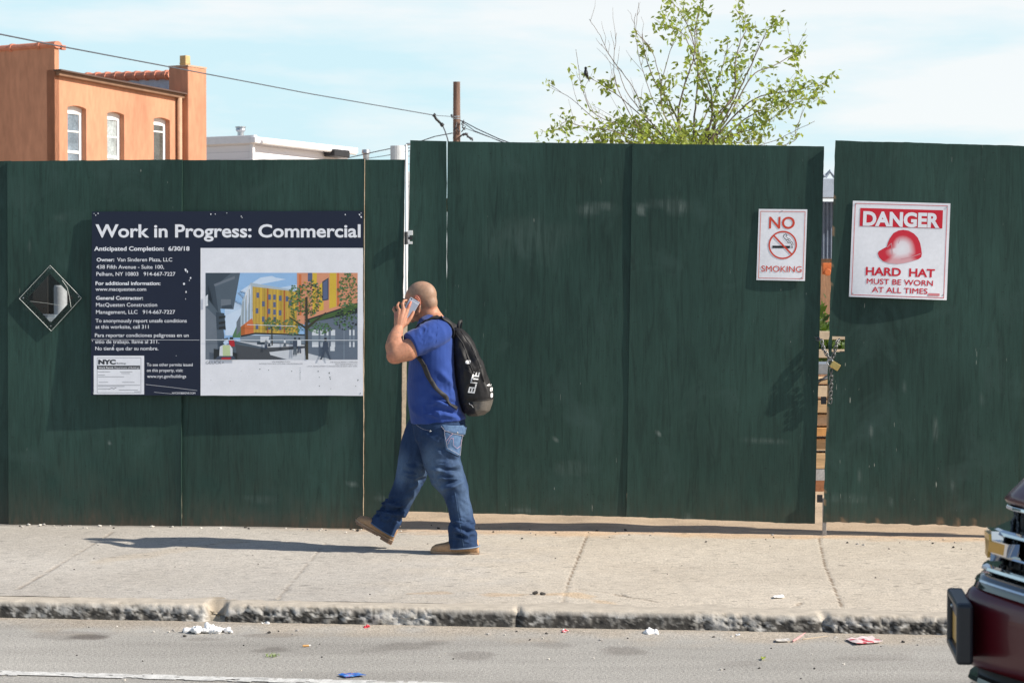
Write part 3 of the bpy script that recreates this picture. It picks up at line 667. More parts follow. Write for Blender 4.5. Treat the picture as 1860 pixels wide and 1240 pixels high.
for k, (y, a, b) in enumerate(((675, 178, 200), (675, 218, 240), (678, 220, 236), (681, 178, 190), (684, 178, 225), (694, 180, 196), (694, 222, 244), (699.5, 178, 254), (701.5, 178, 226), (706, 178, 200), (708, 216, 250), (711, 244, 254))): SB.strip(mb, [(a, y), (b, y)], .55, .0014)
SB.strip(mb, [(198, 706.5), (203, 704.5), (207, 705.8), (211, 703.8)], .8, .0015)
SB.strip(mb, [(176.5, 671), (176.5, 713), (256, 713), (256, 649.5), (176.5, 649.5), (176.5, 671)], .45, .0013)
mb.build('permit_lettering', ink('faded_black', (.03, .033, .04)), board)
mb = MB(); SB.text(mb, 'Work Permit', 178.5, 206, 668.9, 3.2, .0019, .03); SB.text(mb, 'Department of Buildings', 208, 253, 668.9, 3.2, .0019, .004); mb.build('permit_headline', WHITE_I, board)
mb = MB(); split_strip(mb, 364.3, 450.4, 659.4, 718.2, .0009, n=12, rag=1.6); mb.build('white_panel', WHITE_I, board)
for t, x0, x1, b in (('GLUCK+', 373.6, 407, 660.8), ('THE MACQUESTEN COMPANIES', 599.5, 649.5, 658.6), ('MGG DEVELOPMENT LLC', 609, 649.5, 662.4), ('LOCAL DEVELOPMENT CORPORATION OF EAST NEW YORK', 557.5, 649.5, 666), ('VAN SINDEREN PLAZA', 493.5, 527.5, 657.8), ('INTERSECTION NEW LOTS AND VAN SINDEREN AVE', 471, 549.5, 661.4)): mb = MB(); SB.text(mb, t, x0, x1, b, 5.6 if x1 < 410 else 2.2, .0018, .0); mb.build('credit_lettering', GREY_I, board)
mb = MB()
for x, y, s in ((472, 670, 1.2), (488, 672, 1), (530, 674, 1.2), (545, 668, .7), (545, 672, .8), (546, 676, .6), (578, 674, 1.2), (598, 677, 1.5), (599, 685, 1.3), (600, 688, 1.2), (650, 690, 1.4), (646, 701, .8), (580, 701, 1), (601, 706, .7), (465, 712, .8), (580, 685, .8), (452, 683, .6), (438, 674, .6), (418, 692, .7), (383, 690, .7)):
    P = [(x + s * (.5 + rng.random()) * math.cos(a) * .7, y + s * (.5 + rng.random()) * math.sin(a)) for a in np.linspace(0, 6.28, 8)[:-1]]; SB.poly(mb, P, .0014)
SB.strip(mb, [(545, 674), (545, 690)], .4, .0013)
mb.build('torn_spots', ink('bare_green', (.03, .07, .06)), board)
for px, py in ((171, 388), (656, 387), (412, 387), (170, 713), (655, 714)): mb = MB(); c = SB.fn(px, py, .001); mb.tube([c, c + FN * .002], .0045, 8); mb.build('screw', STEEL, board)

def picture():                                          # architect's street view, printed; crop pixels -> board
    Q = lambda x, y: (360 + x / 4.961, 480 + y / 4.961)
    cols = dict(sky=(.30, .50, .78), pale=(.52, .66, .84), cloud=(.60, .72, .88), steel=(.045, .065, .09), steel2=(.085, .115, .15), steel3=(.15, .18, .22), gold=(.50, .32, .06), gold2=(.56, .38, .07), olive=(.40, .27, .04), glassy=(.42, .50, .56), orange=(.62, .17, .055), coral=(.66, .29, .17), yellow=(.66, .45, .05), road=(.065, .072, .085), walk=(.60, .63, .68), shop=(.13, .165, .22), shop2=(.20, .25, .31), leaf=(.06, .12, .035), leaf2=(.15, .21, .05), leaf3=(.09, .20, .10), bark=(.045, .04, .025), dark=(.02, .025, .03), win=(.10, .13, .24), person=(.05, .07, .11), red=(.42, .02, .03), lime=(.50, .60, .34), white=(.66, .70, .75), rust=(.42, .12, .03))
    names = list(cols); ms = [ink('picture_' + k, v) for k, v in cols.items()]; ix = {k: i for i, k in enumerate(names)}
    mb = MB(); lv = [0]
    r2 = random.Random(5)
    def p(c, *pts, lay=None):
        lv[0] += 1; lf = .0013 + lv[0] * .000005 if lay is None else lay + r2.random() * .0004; P = [Q(min(1437, max(66, x)), min(857, max(77, y))) for x, y in pts]; SB.poly(mb, P, lf, ix[c])
    def r(c, x0, y0, x1, y1): p(c, (x0, y0), (x1, y0), (x1, y1), (x0, y1))
    r('sky', 66, 77, 1437, 857); p('pale', (240, 300), (900, 180), (900, 640), (240, 640)); p('cloud', (350, 260), (560, 120), (760, 90), (820, 130), (560, 180), (420, 330)); p('cloud', (250, 460), (420, 380), (420, 640), (250, 640)); p('sky', (600, 77), (860, 77), (880, 150), (700, 120))
    # far street, left viaduct
    p('leaf3', (310, 640), (345, 560), (400, 560), (400, 660), (310, 660))
    p('steel2', (66, 77), (378, 77), (318, 405), (200, 400), (235, 640), (225, 857), (66, 857)); p('steel', (66, 77), (300, 77), (150, 200), (185, 440), (66, 280)); p('steel3', (140, 180), (330, 105), (330, 130), (150, 200)); p('steel3', (205, 315), (295, 315), (295, 360), (205, 375)); p('steel', (215, 375), (300, 365), (310, 395), (215, 400)); p('steel', (160, 430), (235, 440), (250, 590), (160, 590)); p('steel3', (66, 380), (160, 470), (180, 857), (66, 857))
    for y in (470, 520, 565): p('dark', (185, y), (245, y - 10), (245, y + 12), (185, y + 22))
    # gold building
    p('glassy', (375, 560), (395, 330), (470, 170), (500, 195), (480, 520), (380, 565)); p('white', (420, 270), (470, 180), (478, 230), (440, 420)); p('steel3', (345, 520), (382, 455), (380, 600), (345, 640))
    for k in range(6): x = 402 + k * 14; p('pale' if k % 2 else 'steel3', (x, 340 - k * 28), (x + 5, 332 - k * 28), (x + 3, 540 - k * 8), (x - 3, 545 - k * 8))
    p('gold', (490, 195), (900, 250), (900, 625), (515, 620), (490, 600)); p('orange', (385, 560), (485, 485), (515, 620), (385, 640)); p('rust', (385, 560), (420, 535), (420, 632), (385, 640))
    for k in range(13):
        x = 500 + k * 30; c = ('gold2', 'olive', 'gold2', 'rust', 'yellow')[(k * 7) % 5]; p(c, (x, 198 + k * 4), (x + 13, 200 + k * 4), (x + 13, 618), (x, 618))
    p('glassy', (470, 165), (830, 225), (830, 240), (490, 200))
    for x, y in ((537, 280), (643, 297), (688, 298), (740, 307), (800, 312), (588, 358), (688, 365), (530, 420), (638, 425), (688, 432), (738, 438), (586, 495), (690, 498), (530, 562), (640, 565), (738, 570), (830, 350)): r('win', x - 12, y - 25, x + 12, y + 22)
    # right-hand coral building
    p('coral', (890, 77), (1437, 77), (1437, 440), (1000, 560), (890, 520)); p('yellow', (1030, 77), (1070, 77), (1060, 430), (1030, 440)); p('yellow', (1185, 77), (1245, 77), (1245, 380), (1180, 400)); p('yellow', (1090, 190), (1130, 150), (1130, 410), (1090, 420)); p('orange', (1250, 77), (1270, 77), (1270, 370), (1250, 380)); r('orange', 905, 90, 930, 460)
    r('win', 988, 77, 1028, 155); p('steel', (1118, 155), (1175, 120), (1175, 320), (1118, 330)); p('win', (1126, 165), (1166, 135), (1166, 310), (1126, 318))
    # ground floors, road, pavements
    r('shop2', 380, 640, 980, 760); p('dark', (385, 640), (515, 615), (960, 630), (960, 642), (515, 630), (385, 655)); p('shop', (960, 520), (1437, 440), (1437, 857), (960, 857)); p('dark', (960, 500), (1437, 345), (1437, 440), (980, 530)); p('leaf', (1000, 500), (1250, 420), (1437, 350), (1437, 390), (1250, 460), (1010, 530))
    p('road', (225, 857), (330, 690), (980, 720), (980, 857)); p('walk', (345, 690), (440, 700), (960, 725), (960, 735), (620, 750), (440, 750)); p('walk', (640, 790), (960, 755), (970, 857), (800, 857), (650, 815)); p('walk', (985, 800), (1200, 857), (985, 857)); p('steel2', (280, 720), (340, 690), (620, 755), (640, 830), (800, 857), (230, 857)); p('road', (335, 720), (640, 770), (640, 820), (760, 857), (350, 857))
    for x0, x1 in ((1020, 1090), (1095, 1140), (1150, 1180), (1190, 1240), (1355, 1382), (1388, 1415)): r('white', x0 + 6, 590, x1 - 6, 745 if x0 > 1000 else 700); r('shop2', x0 + 6, 640, x1 - 6, 700)
    r('shop2', 1310, 520, 1318, 857); r('white', 1190, 738, 1230, 780); r('steel', 530, 695, 600, 722); r('white', 560, 650, 640, 700)
    # trees
    def tree(cx, cy, rx, ry, n, cs, trunk=None):
        if trunk: p('bark', *trunk)
        for k in range(n):
            a = r2.random() * 6.28; d = math.sqrt(r2.random()); x = cx + rx * d * math.cos(a); y = cy + ry * d * math.sin(a); s = 4 + 9 * r2.random(); b = r2.random() * 3
            p(r2.choice(cs), (x - s, y), (x, y - s * .7 - b), (x + s, y + b), (x + b, y + s * .8), lay=.00215)
    tree(870, 330, 60, 150, 110, ['leaf3', 'leaf', 'leaf2']); tree(670, 540, 75, 65, 90, ['leaf', 'leaf2', 'leaf3'], ((658, 560), (668, 560), (672, 730), (662, 730))); tree(850, 560, 95, 80, 90, ['leaf3', 'leaf2'])
    tree(1000, 300, 120, 165, 330, ['leaf', 'leaf2', 'leaf', 'leaf3', 'dark', 'olive'], ((965, 300), (985, 300), (992, 857), (968, 857))); p('bark', (975, 560), (1150, 430), (1152, 438), (980, 590)); p('bark', (975, 590), (820, 480), (822, 472), (980, 570))
    tree(1100, 575, 110, 50, 90, ['leaf', 'leaf3']); tree(1350, 260, 95, 190, 260, ['leaf', 'leaf2', 'leaf3', 'leaf']); tree(1330, 500, 110, 90, 120, ['leaf', 'leaf3', 'dark'])
    # people in the street
    lv[0] += 120
    def walker(x, y, h, top, leg, stride=.16):
        w = h * .12; p(leg, (x - w * .6, y - h * .5), (x + w * .7, y - h * .5), (x + h * stride + 6, y), (x + h * stride - 8, y), (x, y - h * .38), (x - h * stride + 8, y), (x - h * stride - 8, y)); p(top, (x - w, y - h * .82), (x + w, y - h * .82), (x + w * 1.1, y - h * .46), (x - w * 1.0, y - h * .46)); p('dark', (x - w * .45, y - h), (x + w * .45, y - h), (x + w * .45, y - h * .84), (x - w * .45, y - h * .84))
    walker(1147, 857, 195, 'person', 'person', .22); walker(872, 815, 155, 'person', 'steel2', .07); walker(910, 800, 140, 'white', 'person', .08); walker(612, 760, 85, 'steel3', 'person', .08); walker(640, 740, 70, 'white', 'steel', .1); walker(780, 740, 70, 'white', 'steel2', .1)
    p('dark', (140, 760), (350, 800), (350, 857), (140, 857)); p('red', (275, 680), (325, 680), (330, 740), (280, 740)); p('dark', (285, 655), (315, 655), (315, 682), (285, 682)); p('white', (195, 740), (225, 725), (285, 725), (310, 760), (310, 830), (190, 830)); p('lime', (220, 728), (285, 728), (290, 825), (222, 825)); p('pale', (215, 670), (265, 665), (275, 710), (245, 725), (222, 705)); p('steel2', (215, 672), (268, 660), (270, 680), (235, 690), (222, 715)); p('person', (180, 825), (320, 825), (340, 857), (150, 857)); p('red', (215, 838), (300, 838), (290, 857), (205, 857))
    p('white', (440, 540), (880, 555), (880, 560), (440, 546)); p('white', (66, 677), (1437, 680), (1437, 686), (66, 683))
    p('white', (66, 290), (88, 270), (86, 345), (90, 372), (66, 378))
    mb.build('picture', ms, board, fix=False)
picture()

# ---- small NO SMOKING plate and big DANGER plate
def plate(name, label, quad, W, H, offs, edge_m):
    t = thing(name, label, 'sign', F(sum(q[0] for q in quad) / 4, quad[2][1], .02))
    C = [F(*q) for q in quad]
    def fn(u, v, l):
        u, v = u / W, v / H
        p = C[0] * ((1-u)*(1-v)) + C[1] * (u*(1-v)) + C[2] * (u*v) + C[3] * ((1-u)*v)
        o = offs[0]*(1-u)*(1-v) + offs[1]*u*(1-v) + offs[2]*u*v + offs[3]*(1-u)*v + offs[4] * 4 * u * (1 - u) * v * v
        return p + FN * (o + l)
    S = Sheet(fn); N = 20; mb = MB(); n = (N + 1) ** 2; g = lambda i, j: i * (N + 1) + j
    for l in (0, -.004):
        for i in range(N + 1):
            for j in range(N + 1): mb.v.append(tuple(fn(W * i / N, H * j / N, l)))
    for i in range(N):
        for j in range(N): mb.f += [(g(i, j), g(i, j+1), g(i+1, j+1), g(i+1, j)), (g(i, j)+n, g(i+1, j)+n, g(i+1, j+1)+n, g(i, j+1)+n)]; mb.m += [0, 0]
        for a, b in (((i, 0), (i+1, 0)), ((i+1, N), (i, N)), ((0, i+1), (0, i)), ((N, i), (N, i+1))): mb.f.append((g(*a), g(*b), g(*b)+n, g(*a)+n)); mb.m.append(0)
    mb.build('plate', edge_m, t)
    return t, S
def frame_line(S, mb, W, H, x0, y0, x1, y1, w, lift):
    n = 12
    for i in range(n):
        a, b = x0 + (x1 - x0) * i / n, x0 + (x1 - x0) * (i + 1) / n
        for y in (y0, y1): S.poly(mb, [(a, y), (b, y), (b, y + w), (a, y + w)], lift)
        a, b = y0 + w + (y1 - y0 - w) * i / n, y0 + w + (y1 - y0 - w) * (i + 1) / n
        for x in (x0, x1 - w): S.poly(mb, [(x, a), (x + w, a), (x + w, b), (x, b)], lift)
PLATE = mat('white_sign_plastic', (.81, .815, .86), .4, var=.05, vs=5, spec=.45)
def no_smoking():
    q = [(1340 + x / 3.648, 340 + y / 3.648) for x, y in ((140, 145), (461, 148), (445, 621), (124, 615))]
    W, H = 320, 474
    t, S = plate('no_smoking_sign', 'small upright white plate with red NO SMOKING letters on the gate', q, W, H, (.014, .016, .020, .020, .004), PLATE)
    mb = MB(); frame_line(S, mb, W, H, 12, 14, 308, 458, 3.4, .0012); mb.build('border', ORED_I, t)
    mb = MB(); S.text(mb, 'NO', 71, 241, 128, 84, .0014, .016); mb.build('lettering', ORED_I, t)
    mb = MB(); S.text(mb, 'SMOKING', 30, 296, 417, 42, .0014, .003); mb.build('lettering', ORED_I, t)
    mb = MB(); cx, cy = 166, 238
    for i in range(48):
        a, b = 2 * math.pi * i / 48, 2 * math.pi * (i + 1) / 48
        S.poly(mb, [(cx + r * math.cos(k), cy + r * math.sin(k)) for r, k in ((94, a), (94, b), (84, b), (84, a))], .0016)
    S.strip(mb, [(cx - 60, cy - 60), (cx + 60, cy + 60)], 11, .0019); mb.build('prohibition_ring', ORED_I, t)
    mb = MB(); S.poly(mb, [(98, 243), (214, 243), (214, 259), (98, 259)], .0014)
    for x in (220, 229): S.poly(mb, [(x, 243), (x + 4, 243), (x + 4, 259), (x, 259)], .0014)
    S.strip(mb, [(234, 238), (232, 224), (224, 214), (206, 212), (200, 200), (190, 206), (178, 196), (168, 182), (172, 170), (184, 166), (192, 174), (188, 182)], 3.6, .0014)
    S.strip(mb, [(224, 238), (222, 228), (214, 222), (200, 222), (192, 212)], 3.6, .0014); S.strip(mb, [(192, 190), (206, 196), (218, 204)], 3, .0014)
    mb.build('cigarette_symbol', BLACK_I, t)
    for u, v in ((154, 12), (298, 452)): mb = MB(); c = S.fn(u, v, .001); mb.tube([c, c + FN * .002], .004, 8); mb.build('screw', STEEL, t)
no_smoking()
def danger():
    q = [(1340 + x / 3.648, 340 + y / 3.648) for x, y in ((762, 92), (1406, 110), (1380, 748), (735, 725))]
    W, H = 644, 634
    t, S = plate('hard_hat_sign', 'large square white DANGER hard hat plate with a red helmet', q, W, H, (.044, .045, .054, .052, .020), PLATE)
    mb = MB(); frame_line(S, mb, W, H, 15, 15, 626, 618, 3.6, .0012); mb.build('border', RED_I, t)
    mb = MB()
    for i in range(12): a, b = 51 + 546 * i / 12, 51 + 546 * (i + 1) / 12; S.poly(mb, [(a, 46), (b, 46), (b, 166), (a, 166)], .0013)
    mb.build('danger_band', RED_I, t)
    mb = MB()
    for w, x0, x1 in (('DANGER', 72, 578),): S.text(mb, w, x0, x1, 158, 103, .0021, .042, spacing=1.0)
    mb.build('headline', WHITE_I, t)
    for w, x0, x1, bb, cp, bo in (('HARD  HAT', 104, 560, 486, 58, .030), ('MUST BE WORN', 113, 549, 544, 38, .012), ('AT ALL TIMES', 151, 515, 598, 38, .012)):
        mb = MB(); S.text(mb, w, x0, x1, bb, cp, .0013, bo); mb.build('lettering', RED_I, t)
    mb = MB(); S.poly(mb, [(520, 592), (596, 592), (596, 609), (520, 609)], .0022); mb.build('maker_mark', ink('pale_red', (.62, .22, .24)), t)
    # printed helmet: red outline fading to white in the middle (that is the print itself)
    inv = lambda x, y: ((x - 762 + 27 * (y - 92) / 634) , (y - 92 - 18 * (x - 762) / 644))
    out = [(926, 440), (932, 425), (960, 408), (985, 395), (992, 370), (1005, 340), (1030, 305), (1062, 288), (1095, 283), (1130, 289), (1165, 308), (1190, 335), (1205, 370), (1212, 405), (1216, 440), (1212, 462), (1195, 475), (1150, 490), (1100, 502), (1050, 509), (1000, 504), (960, 490), (935, 465)]
    cx, cy = 1085, 405
    P = [inv(*p) for p in out]; c0 = inv(cx, cy); mb = MB(); cs = []; ks = (0, .35, .55, .72, .86, .94, 1.0)
    for k in ks:
        for i, p in enumerate(P):
            mb.v.append(tuple(S.fn(c0[0] + (p[0] - c0[0]) * k, c0[1] + (p[1] - c0[1]) * k, .0014)))
            f = min(1, max(0, (k - .30) / .42)); low = out[i][1] > 470 and 960 < out[i][0] < 1190
            f = f * (.55 if low else 1); brim = out[i][0] < 1000 and k > .5
            f = max(f, .75 if brim and k < .9 else f); cs.append((.80 + (.60 - .80) * f, .80 * (1 - f) + .015 * f, .84 * (1 - f) + .035 * f))
    n = len(P)
    for a in range(len(ks) - 1):
        for i in range(n): mb.f.append((a * n + i, a * n + (i + 1) % n, (a + 1) * n + (i + 1) % n, (a + 1) * n + i)); mb.m.append(0)
    me = mb.mesh('helmet_print'); set_col(me, np.array(cs)); link('helmet_print', me, mat('print_helmet', (1, 1, 1), .4, var=0, attr=True), t)
    mb = MB(); S.strip(mb, [inv(*p) for p in ((1206, 440), (1150, 462), (1080, 476))], 5, .0018); S.strip(mb, [inv(*p) for p in ((988, 398), (1016, 372), (1022, 440))], 4, .0018); S.strip(mb, [inv(*p) for p in ((1070, 345), (1062, 372))], 3, .0018)
    mb.build('helmet_lines', ink('pink', (.62, .30, .33)), t)
    for u, v in ((20, 20), (622, 26), (24, 612), (620, 600)): mb = MB(); c = S.fn(u, v, .001); mb.tube([c, c + FN * .002], .0045, 8); mb.build('screw', STEEL, t)
danger()
# ---------------------------------------------------------------- the man walking left with a phone at his ear
PS = .00338                                             # metres per photo pixel at his distance
PO = G(790, 1001.5)
def L3(px, py, w): return Vector(((px - 790) * PS, -w, (1001 - py) * PS)) + PO
man = thing('person', 'man in blue t-shirt and jeans walking left with a phone at his ear', 'person', PO)
def skin_mat():
    m, nt, b = new_mat('skin')
    at = node(nt, 'Attribute', attribute_name='col')
    col = mix(nt, at.outputs['Color'], ramp(nt, tex_noise(nt, 60, (1, 1, 1), 5), [(.3, .84), (.7, 1.1)]), 1, 'MULTIPLY')
    nt.links.new(col, b.inputs['Base Color']); b.inputs['Roughness'].default_value = .56; b.inputs['Specular IOR Level'].default_value = .4
    b.inputs['Subsurface Weight'].default_value = .12; b.inputs['Subsurface Radius'].default_value = (.02, .008, .004); b.inputs['Subsurface Scale'].default_value = .4
    bump(nt, b, tex_noise(nt, 260, (1, 1, 1), 3), .12, .001); return m
def ring_xy(cx, cy, hx, hy, n, z, ex=2.3, tilt=0):
    out = []
    for k in range(n):
        a = 2 * math.pi * k / n; c, s = math.cos(a), math.sin(a)
        x = hx * math.copysign(abs(c) ** (2 / ex), c); y = hy * math.copysign(abs(s) ** (2 / ex), s)
        out.append(Vector((cx + x, cy + y, z + tilt * x)))
    return out
# head frame: f forward, l his left (to the camera), u up
HYAW, HPIT = R(-17), R(9)
def head_frame():
    f = Vector((-1, 0, 0)); l = Vector((0, -1, 0)); u = Vector((0, 0, 1))
    rot = Matrix.Rotation(HYAW, 3, 'Z') @ Matrix.Rotation(-HPIT, 3, 'Y')
    return rot @ f, rot @ l, rot @ u
Hf, Hl, Hu = head_frame(); HC = L3(763.5, 547.5, .005)
HROT = Matrix((Hf, Hl, Hu)).transposed()
def H(f, l, u): return HC + Hf * f + Hl * l + Hu * u
def build_body():
    mb = MB()
    # head
    mb.ball(H(-.014, 0, .036), (.098, .077, .088), HROT, nu=24, nv=16); mb.ball(H(.026, 0, .028), (.066, .066, .068), HROT, nu=20, nv=14)
    mb.ball(H(.034, 0, -.028), (.056, .060, .072), HROT, nu=20, nv=14); mb.ball(H(.026, 0, -.075), (.052, .054, .042), HROT, nu=18, nv=12)
    mb.ball(H(.070, 0, -.100), (.021, .027, .020), HROT); mb.ball(H(-.055, 0, -.01), (.055, .060, .065), HROT)
    mb.limb([H(.092, 0, .014), H(.104, 0, -.010), H(.113, 0, -.030)], [.009, .011, .0135])
    for s in (-1, 1):
        mb.ball(H(.100, s * .012, -.035), .0095); mb.limb([H(.090, s * .012, .024), H(.084, s * .040, .024), H(.066, s * .058, .018)], [.0095, .010, .008])
        mb.ball(H(.068, s * .042, -.030), (.02, .02, .022)); mb.limb([H(.040, s * .056, -.08), H(.0, s * .060, -.062), H(-.012, s * .062, -.030)], .013)
        # ear: rim, lobe and bowl
        e = [H(-.004 + .026 * math.cos(a) * .78 - .006, s * (.079 + .006 * math.sin(a) + (.010 if math.cos(a) < 0 else 0)), .000 + .034 * math.sin(a)) for a in np.linspace(R(50), R(285), 12)]
        mb.limb(e, .0052, 8); mb.ball(H(-.006, s * .077, -.002), (.018, .006, .026), HROT); mb.ball(H(.002, s * .079, -.030), (.009, .006, .011), HROT)
    mb.limb([H(.094, -.02, -.062), H(.101, 0, -.060), H(.094, .02, -.062)], [.006, .008, .006]); mb.limb([H(.090, -.018, -.074), H(.097, 0, -.075), H(.090, .018, -.074)], [.006, .0085, .006])
    # neck and trunk (under the shirt), legs (under the jeans)
    mb.limb([L3(788, 592, 0), L3(784, 578, 0), L3(776, 562, .002)], [.079, .068, .066], 18); mb.limb([L3(800, 598, -.14), L3(793, 586, -.06), L3(790, 580, 0), L3(793, 586, .06), L3(800, 598, .14)], [.05, .055, .06, .055, .05])
    mb.loft([ring_xy(*L3(c, y, 0).xy, hx, hy, 24, L3(0, y, 0).z) for c, y, hx, hy in ((790, 590, .06, .14), (788, 610, .10, .17), (786, 650, .125, .185), (786, 700, .13, .175), (792, 745, .14, .165), (796, 775, .13, .165), (796, 795, .10, .14))])
    mb.limb([L3(800, 790, .09), L3(813, 860, .11), L3(833, 905, .112), L3(840, 940, .11), L3(843, 975, .106)], [.085, .06, .045, .042, .036]); mb.limb([L3(766, 790, -.09), L3(746, 858, -.10), L3(726, 908, -.10), L3(700, 950, -.10)], [.085, .058, .042, .036])
    # near arm, raised
    mb.limb([L3(792, 603, .175), L3(770, 617, .225), L3(744, 634, .272), L3(724, 640, .295)], [.055, .060, .066, .056], 18)
    mb.ball(L3(720, 643, .298), (.047, .045, .050)); mb.limb([L3(724, 642, .294), L3(720, 626, .275), L3(722, 612, .235), L3(725.5, 598, .185)], [.054, .055, .047, .034], 18)
    mb.limb([L3(733, 634, .28), L3(724, 622, .27)], [.05, .05])
    # far arm hangs slightly bent on the hidden side
    mb.limb([L3(796, 605, -.17), L3(800, 660, -.235), L3(790, 705, -.25), L3(775, 745, -.24)], [.070, .058, .046, .034], 16)
    mb.limb([L3(775, 745, -.24), L3(771, 757, -.24)], [.032, .036])
    for k, (a, b, c) in enumerate((((768, 764), (764, 775), (765, 783)), ((771, 766), (769, 779), (770, 788)), ((774, 766), (774, 778), (775, 786)), ((777, 764), (779, 773), (780, 780)), ((766, 754), (760, 762), (760, 769)))):
        w = -.225 - .012 * k; mb.limb([L3(*a, w), L3(*b, w), L3(*c, w + .01)], [.010, .009, .0075], 8)
    # hand holding the phone: palm as four metacarpals, five unequal fingers
    W = L3(726, 599, .18); kn = {'i': L3(741.5, 563, .142), 'm': L3(735, 560.5, .150), 'r': L3(727.5, 563, .152), 'p': L3(721.5, 568, .146)}
    for k, r in (('i', .0145), ('m', .0148), ('r', .0142), ('p', .013)): mb.limb([W, (W * .45 + kn[k] * .55) + Vector((0, -.004, 0)), kn[k]], [.028, .0185, r * .92], 10)
    mb.ball(L3(731, 578, .158), (.030, .014, .034))
    mb.limb([kn['i'], L3(745, 554.5, .136), L3(748, 548, .124)], [.0112, .0098, .0082], 8)
    mb.limb([kn['m'], L3(733.5, 551.5, .142), L3(735.5, 545.5, .120), L3(740, 545, .106)], [.0114, .0102, .009, .008], 8)
    mb.limb([kn['r'], L3(724, 554.5, .138), L3(726, 550, .116), L3(732, 551, .100)], [.0108, .0098, .009, .008], 8)
    mb.limb([kn['p'], L3(716.5, 561, .132), L3(718, 557, .112), L3(724, 559, .098)], [.0098, .0088, .008, .007], 8)
    mb.limb([L3(731, 592, .165), L3(741, 585, .150), L3(748.5, 575, .138), L3(753, 566, .126)], [.0185, .0155, .0122, .0095], 10)
    me = remesh(mb, .0034, 4, .5); v = coords(me)
    q = (v - np.array(HC)) @ np.array([list(Hf), list(Hl), list(Hu)]).T
    ed = np.empty(len(me.edges) * 2, np.int32); me.edges.foreach_get('vertices', ed); ed = ed.reshape(-1, 2)
    px_ = (v[:, 0] - PO.x) / PS + 790; py_ = 1001 - (v[:, 2] - PO.z) / PS
    headm = (np.linalg.norm(q * np.array([1, 1, .9]), axis=1) < .19) * (1 - sstep(.068, .076, np.abs(q[:, 1])) * (np.hypot(q[:, 0] + .006, q[:, 2]) < .05)) * (1 - sstep(.075, .09, q[:, 0]) * (q[:, 2] < .05)) * (v[:, 1] > np.array(L3(0, 0, .088))[1])
    armm = sstep(598, 604, py_) * (py_ < 680) * (v[:, 1] < np.array(L3(0, 0, .15))[1])
    wt = np.clip(headm + armm, 0, 1) * .6; deg = np.bincount(ed.ravel(), minlength=len(v)).astype(float)
    for it in range(60):
        acc = np.stack([np.bincount(ed[:, 0], v[ed[:, 1], k], len(v)) + np.bincount(ed[:, 1], v[ed[:, 0], k], len(v)) for k in range(3)], 1) / deg[:, None]
        f = wt if it % 2 == 0 else -wt * 1.03                              # smooths without shrinking
        v = v + (acc - v) * f[:, None] if it % 2 == 0 else v + (acc - v) * (-.55 * wt)[:, None]
    set_coords(me, v)
    c = np.ones((len(v), 3)) * np.array([.50, .235, .145])
    q = (v - np.array(HC)) @ np.array([list(Hf), list(Hl), list(Hu)]).T                        # head coordinates
    n = fbm(v * 40, 3, 3)
    hair = sstep(-.012, .012, q[:, 2] - np.where(q[:, 0] > .055, .078, np.where(q[:, 0] > 0, .025 + (q[:, 0]) * .7, -.045)) + n * .006) * (np.hypot(q[:, 0] + .01, np.hypot(q[:, 1], q[:, 2])) < .16) * (np.hypot(q[:, 0] + .006, q[:, 2]) > .03 * (np.abs(q[:, 1]) > .072))
    c = c * (1 - .72 * hair[:, None]) + .72 * hair[:, None] * np.array([.255, .185, .130])
    top = sstep(.06, .11, q[:, 2]); c = c * (1 - .35 * (top * hair)[:, None]) + .35 * (top * hair)[:, None] * np.array([.52, .30, .20])
    beard = sstep(.0, .02, -q[:, 2] - .045) * (q[:, 0] > .005) * (q[:, 2] > -.14) * (np.abs(q[:, 1]) < .08); c = c * (1 - .35 * beard[:, None]) + .35 * beard[:, None] * np.array([.16, .10, .07])
    ear = (np.abs(q[:, 1]) > .074) * (np.hypot(q[:, 0] + .006, q[:, 2]) < .042); c = c * (1 - .6 * ear[:, None]) + .6 * ear[:, None] * np.array([.58, .17, .12])
    lips = (q[:, 0] > .088) * (np.abs(q[:, 2] + .067) < .014); c = c * (1 - .5 * lips[:, None]) + .5 * lips[:, None] * np.array([.42, .13, .11])
    # grey tattoo band on the forearm
    t0 = np.array(L3(724, 611, .22)); d = np.linalg.norm((v - t0) * np.array([1, .7, 1]), axis=1); tat = (1 - sstep(.028, .055, d)) * sstep(-.1, .25, fbm(v * 55, 12, 3)) * .55
    c = c * (1 - tat[:, None]) + tat[:, None] * np.array([.13, .115, .11])
    red = (1 - sstep(.03, .06, np.linalg.norm(v - np.array(L3(715, 648, .31)), axis=1))) * .4; c = c * (1 - red[:, None]) + red[:, None] * np.array([.48, .17, .11])
    c *= (1 + .06 * fbm(v * 18, 5, 3))[:, None]
    set_col(me, c); o = link('body', me, skin_mat(), man, smooth=True)
    for s in (-1, 1):
        e = MB(); e.ball(H(.083, s * .031, .006), .0115, nu=14, nv=10); o2 = e.build('eye', mat('eye_white', (.62, .58, .54), .2, var=0), man, smooth=True)
        i = MB(); i.ball(H(.0915, s * .031, .006), .0052); i.build('iris', mat('dark_iris', (.03, .018, .01), .15, var=0), o2, smooth=True)
        b = MB(); b.limb([H(.099, s * .014, .029), H(.0945, s * .034, .033), H(.079, s * .052, .026)], [.003, .0042, .0028], 6); b.build('eyebrow', mat('dark_hair', (.03, .022, .016), .7), man, smooth=True)
build_body()

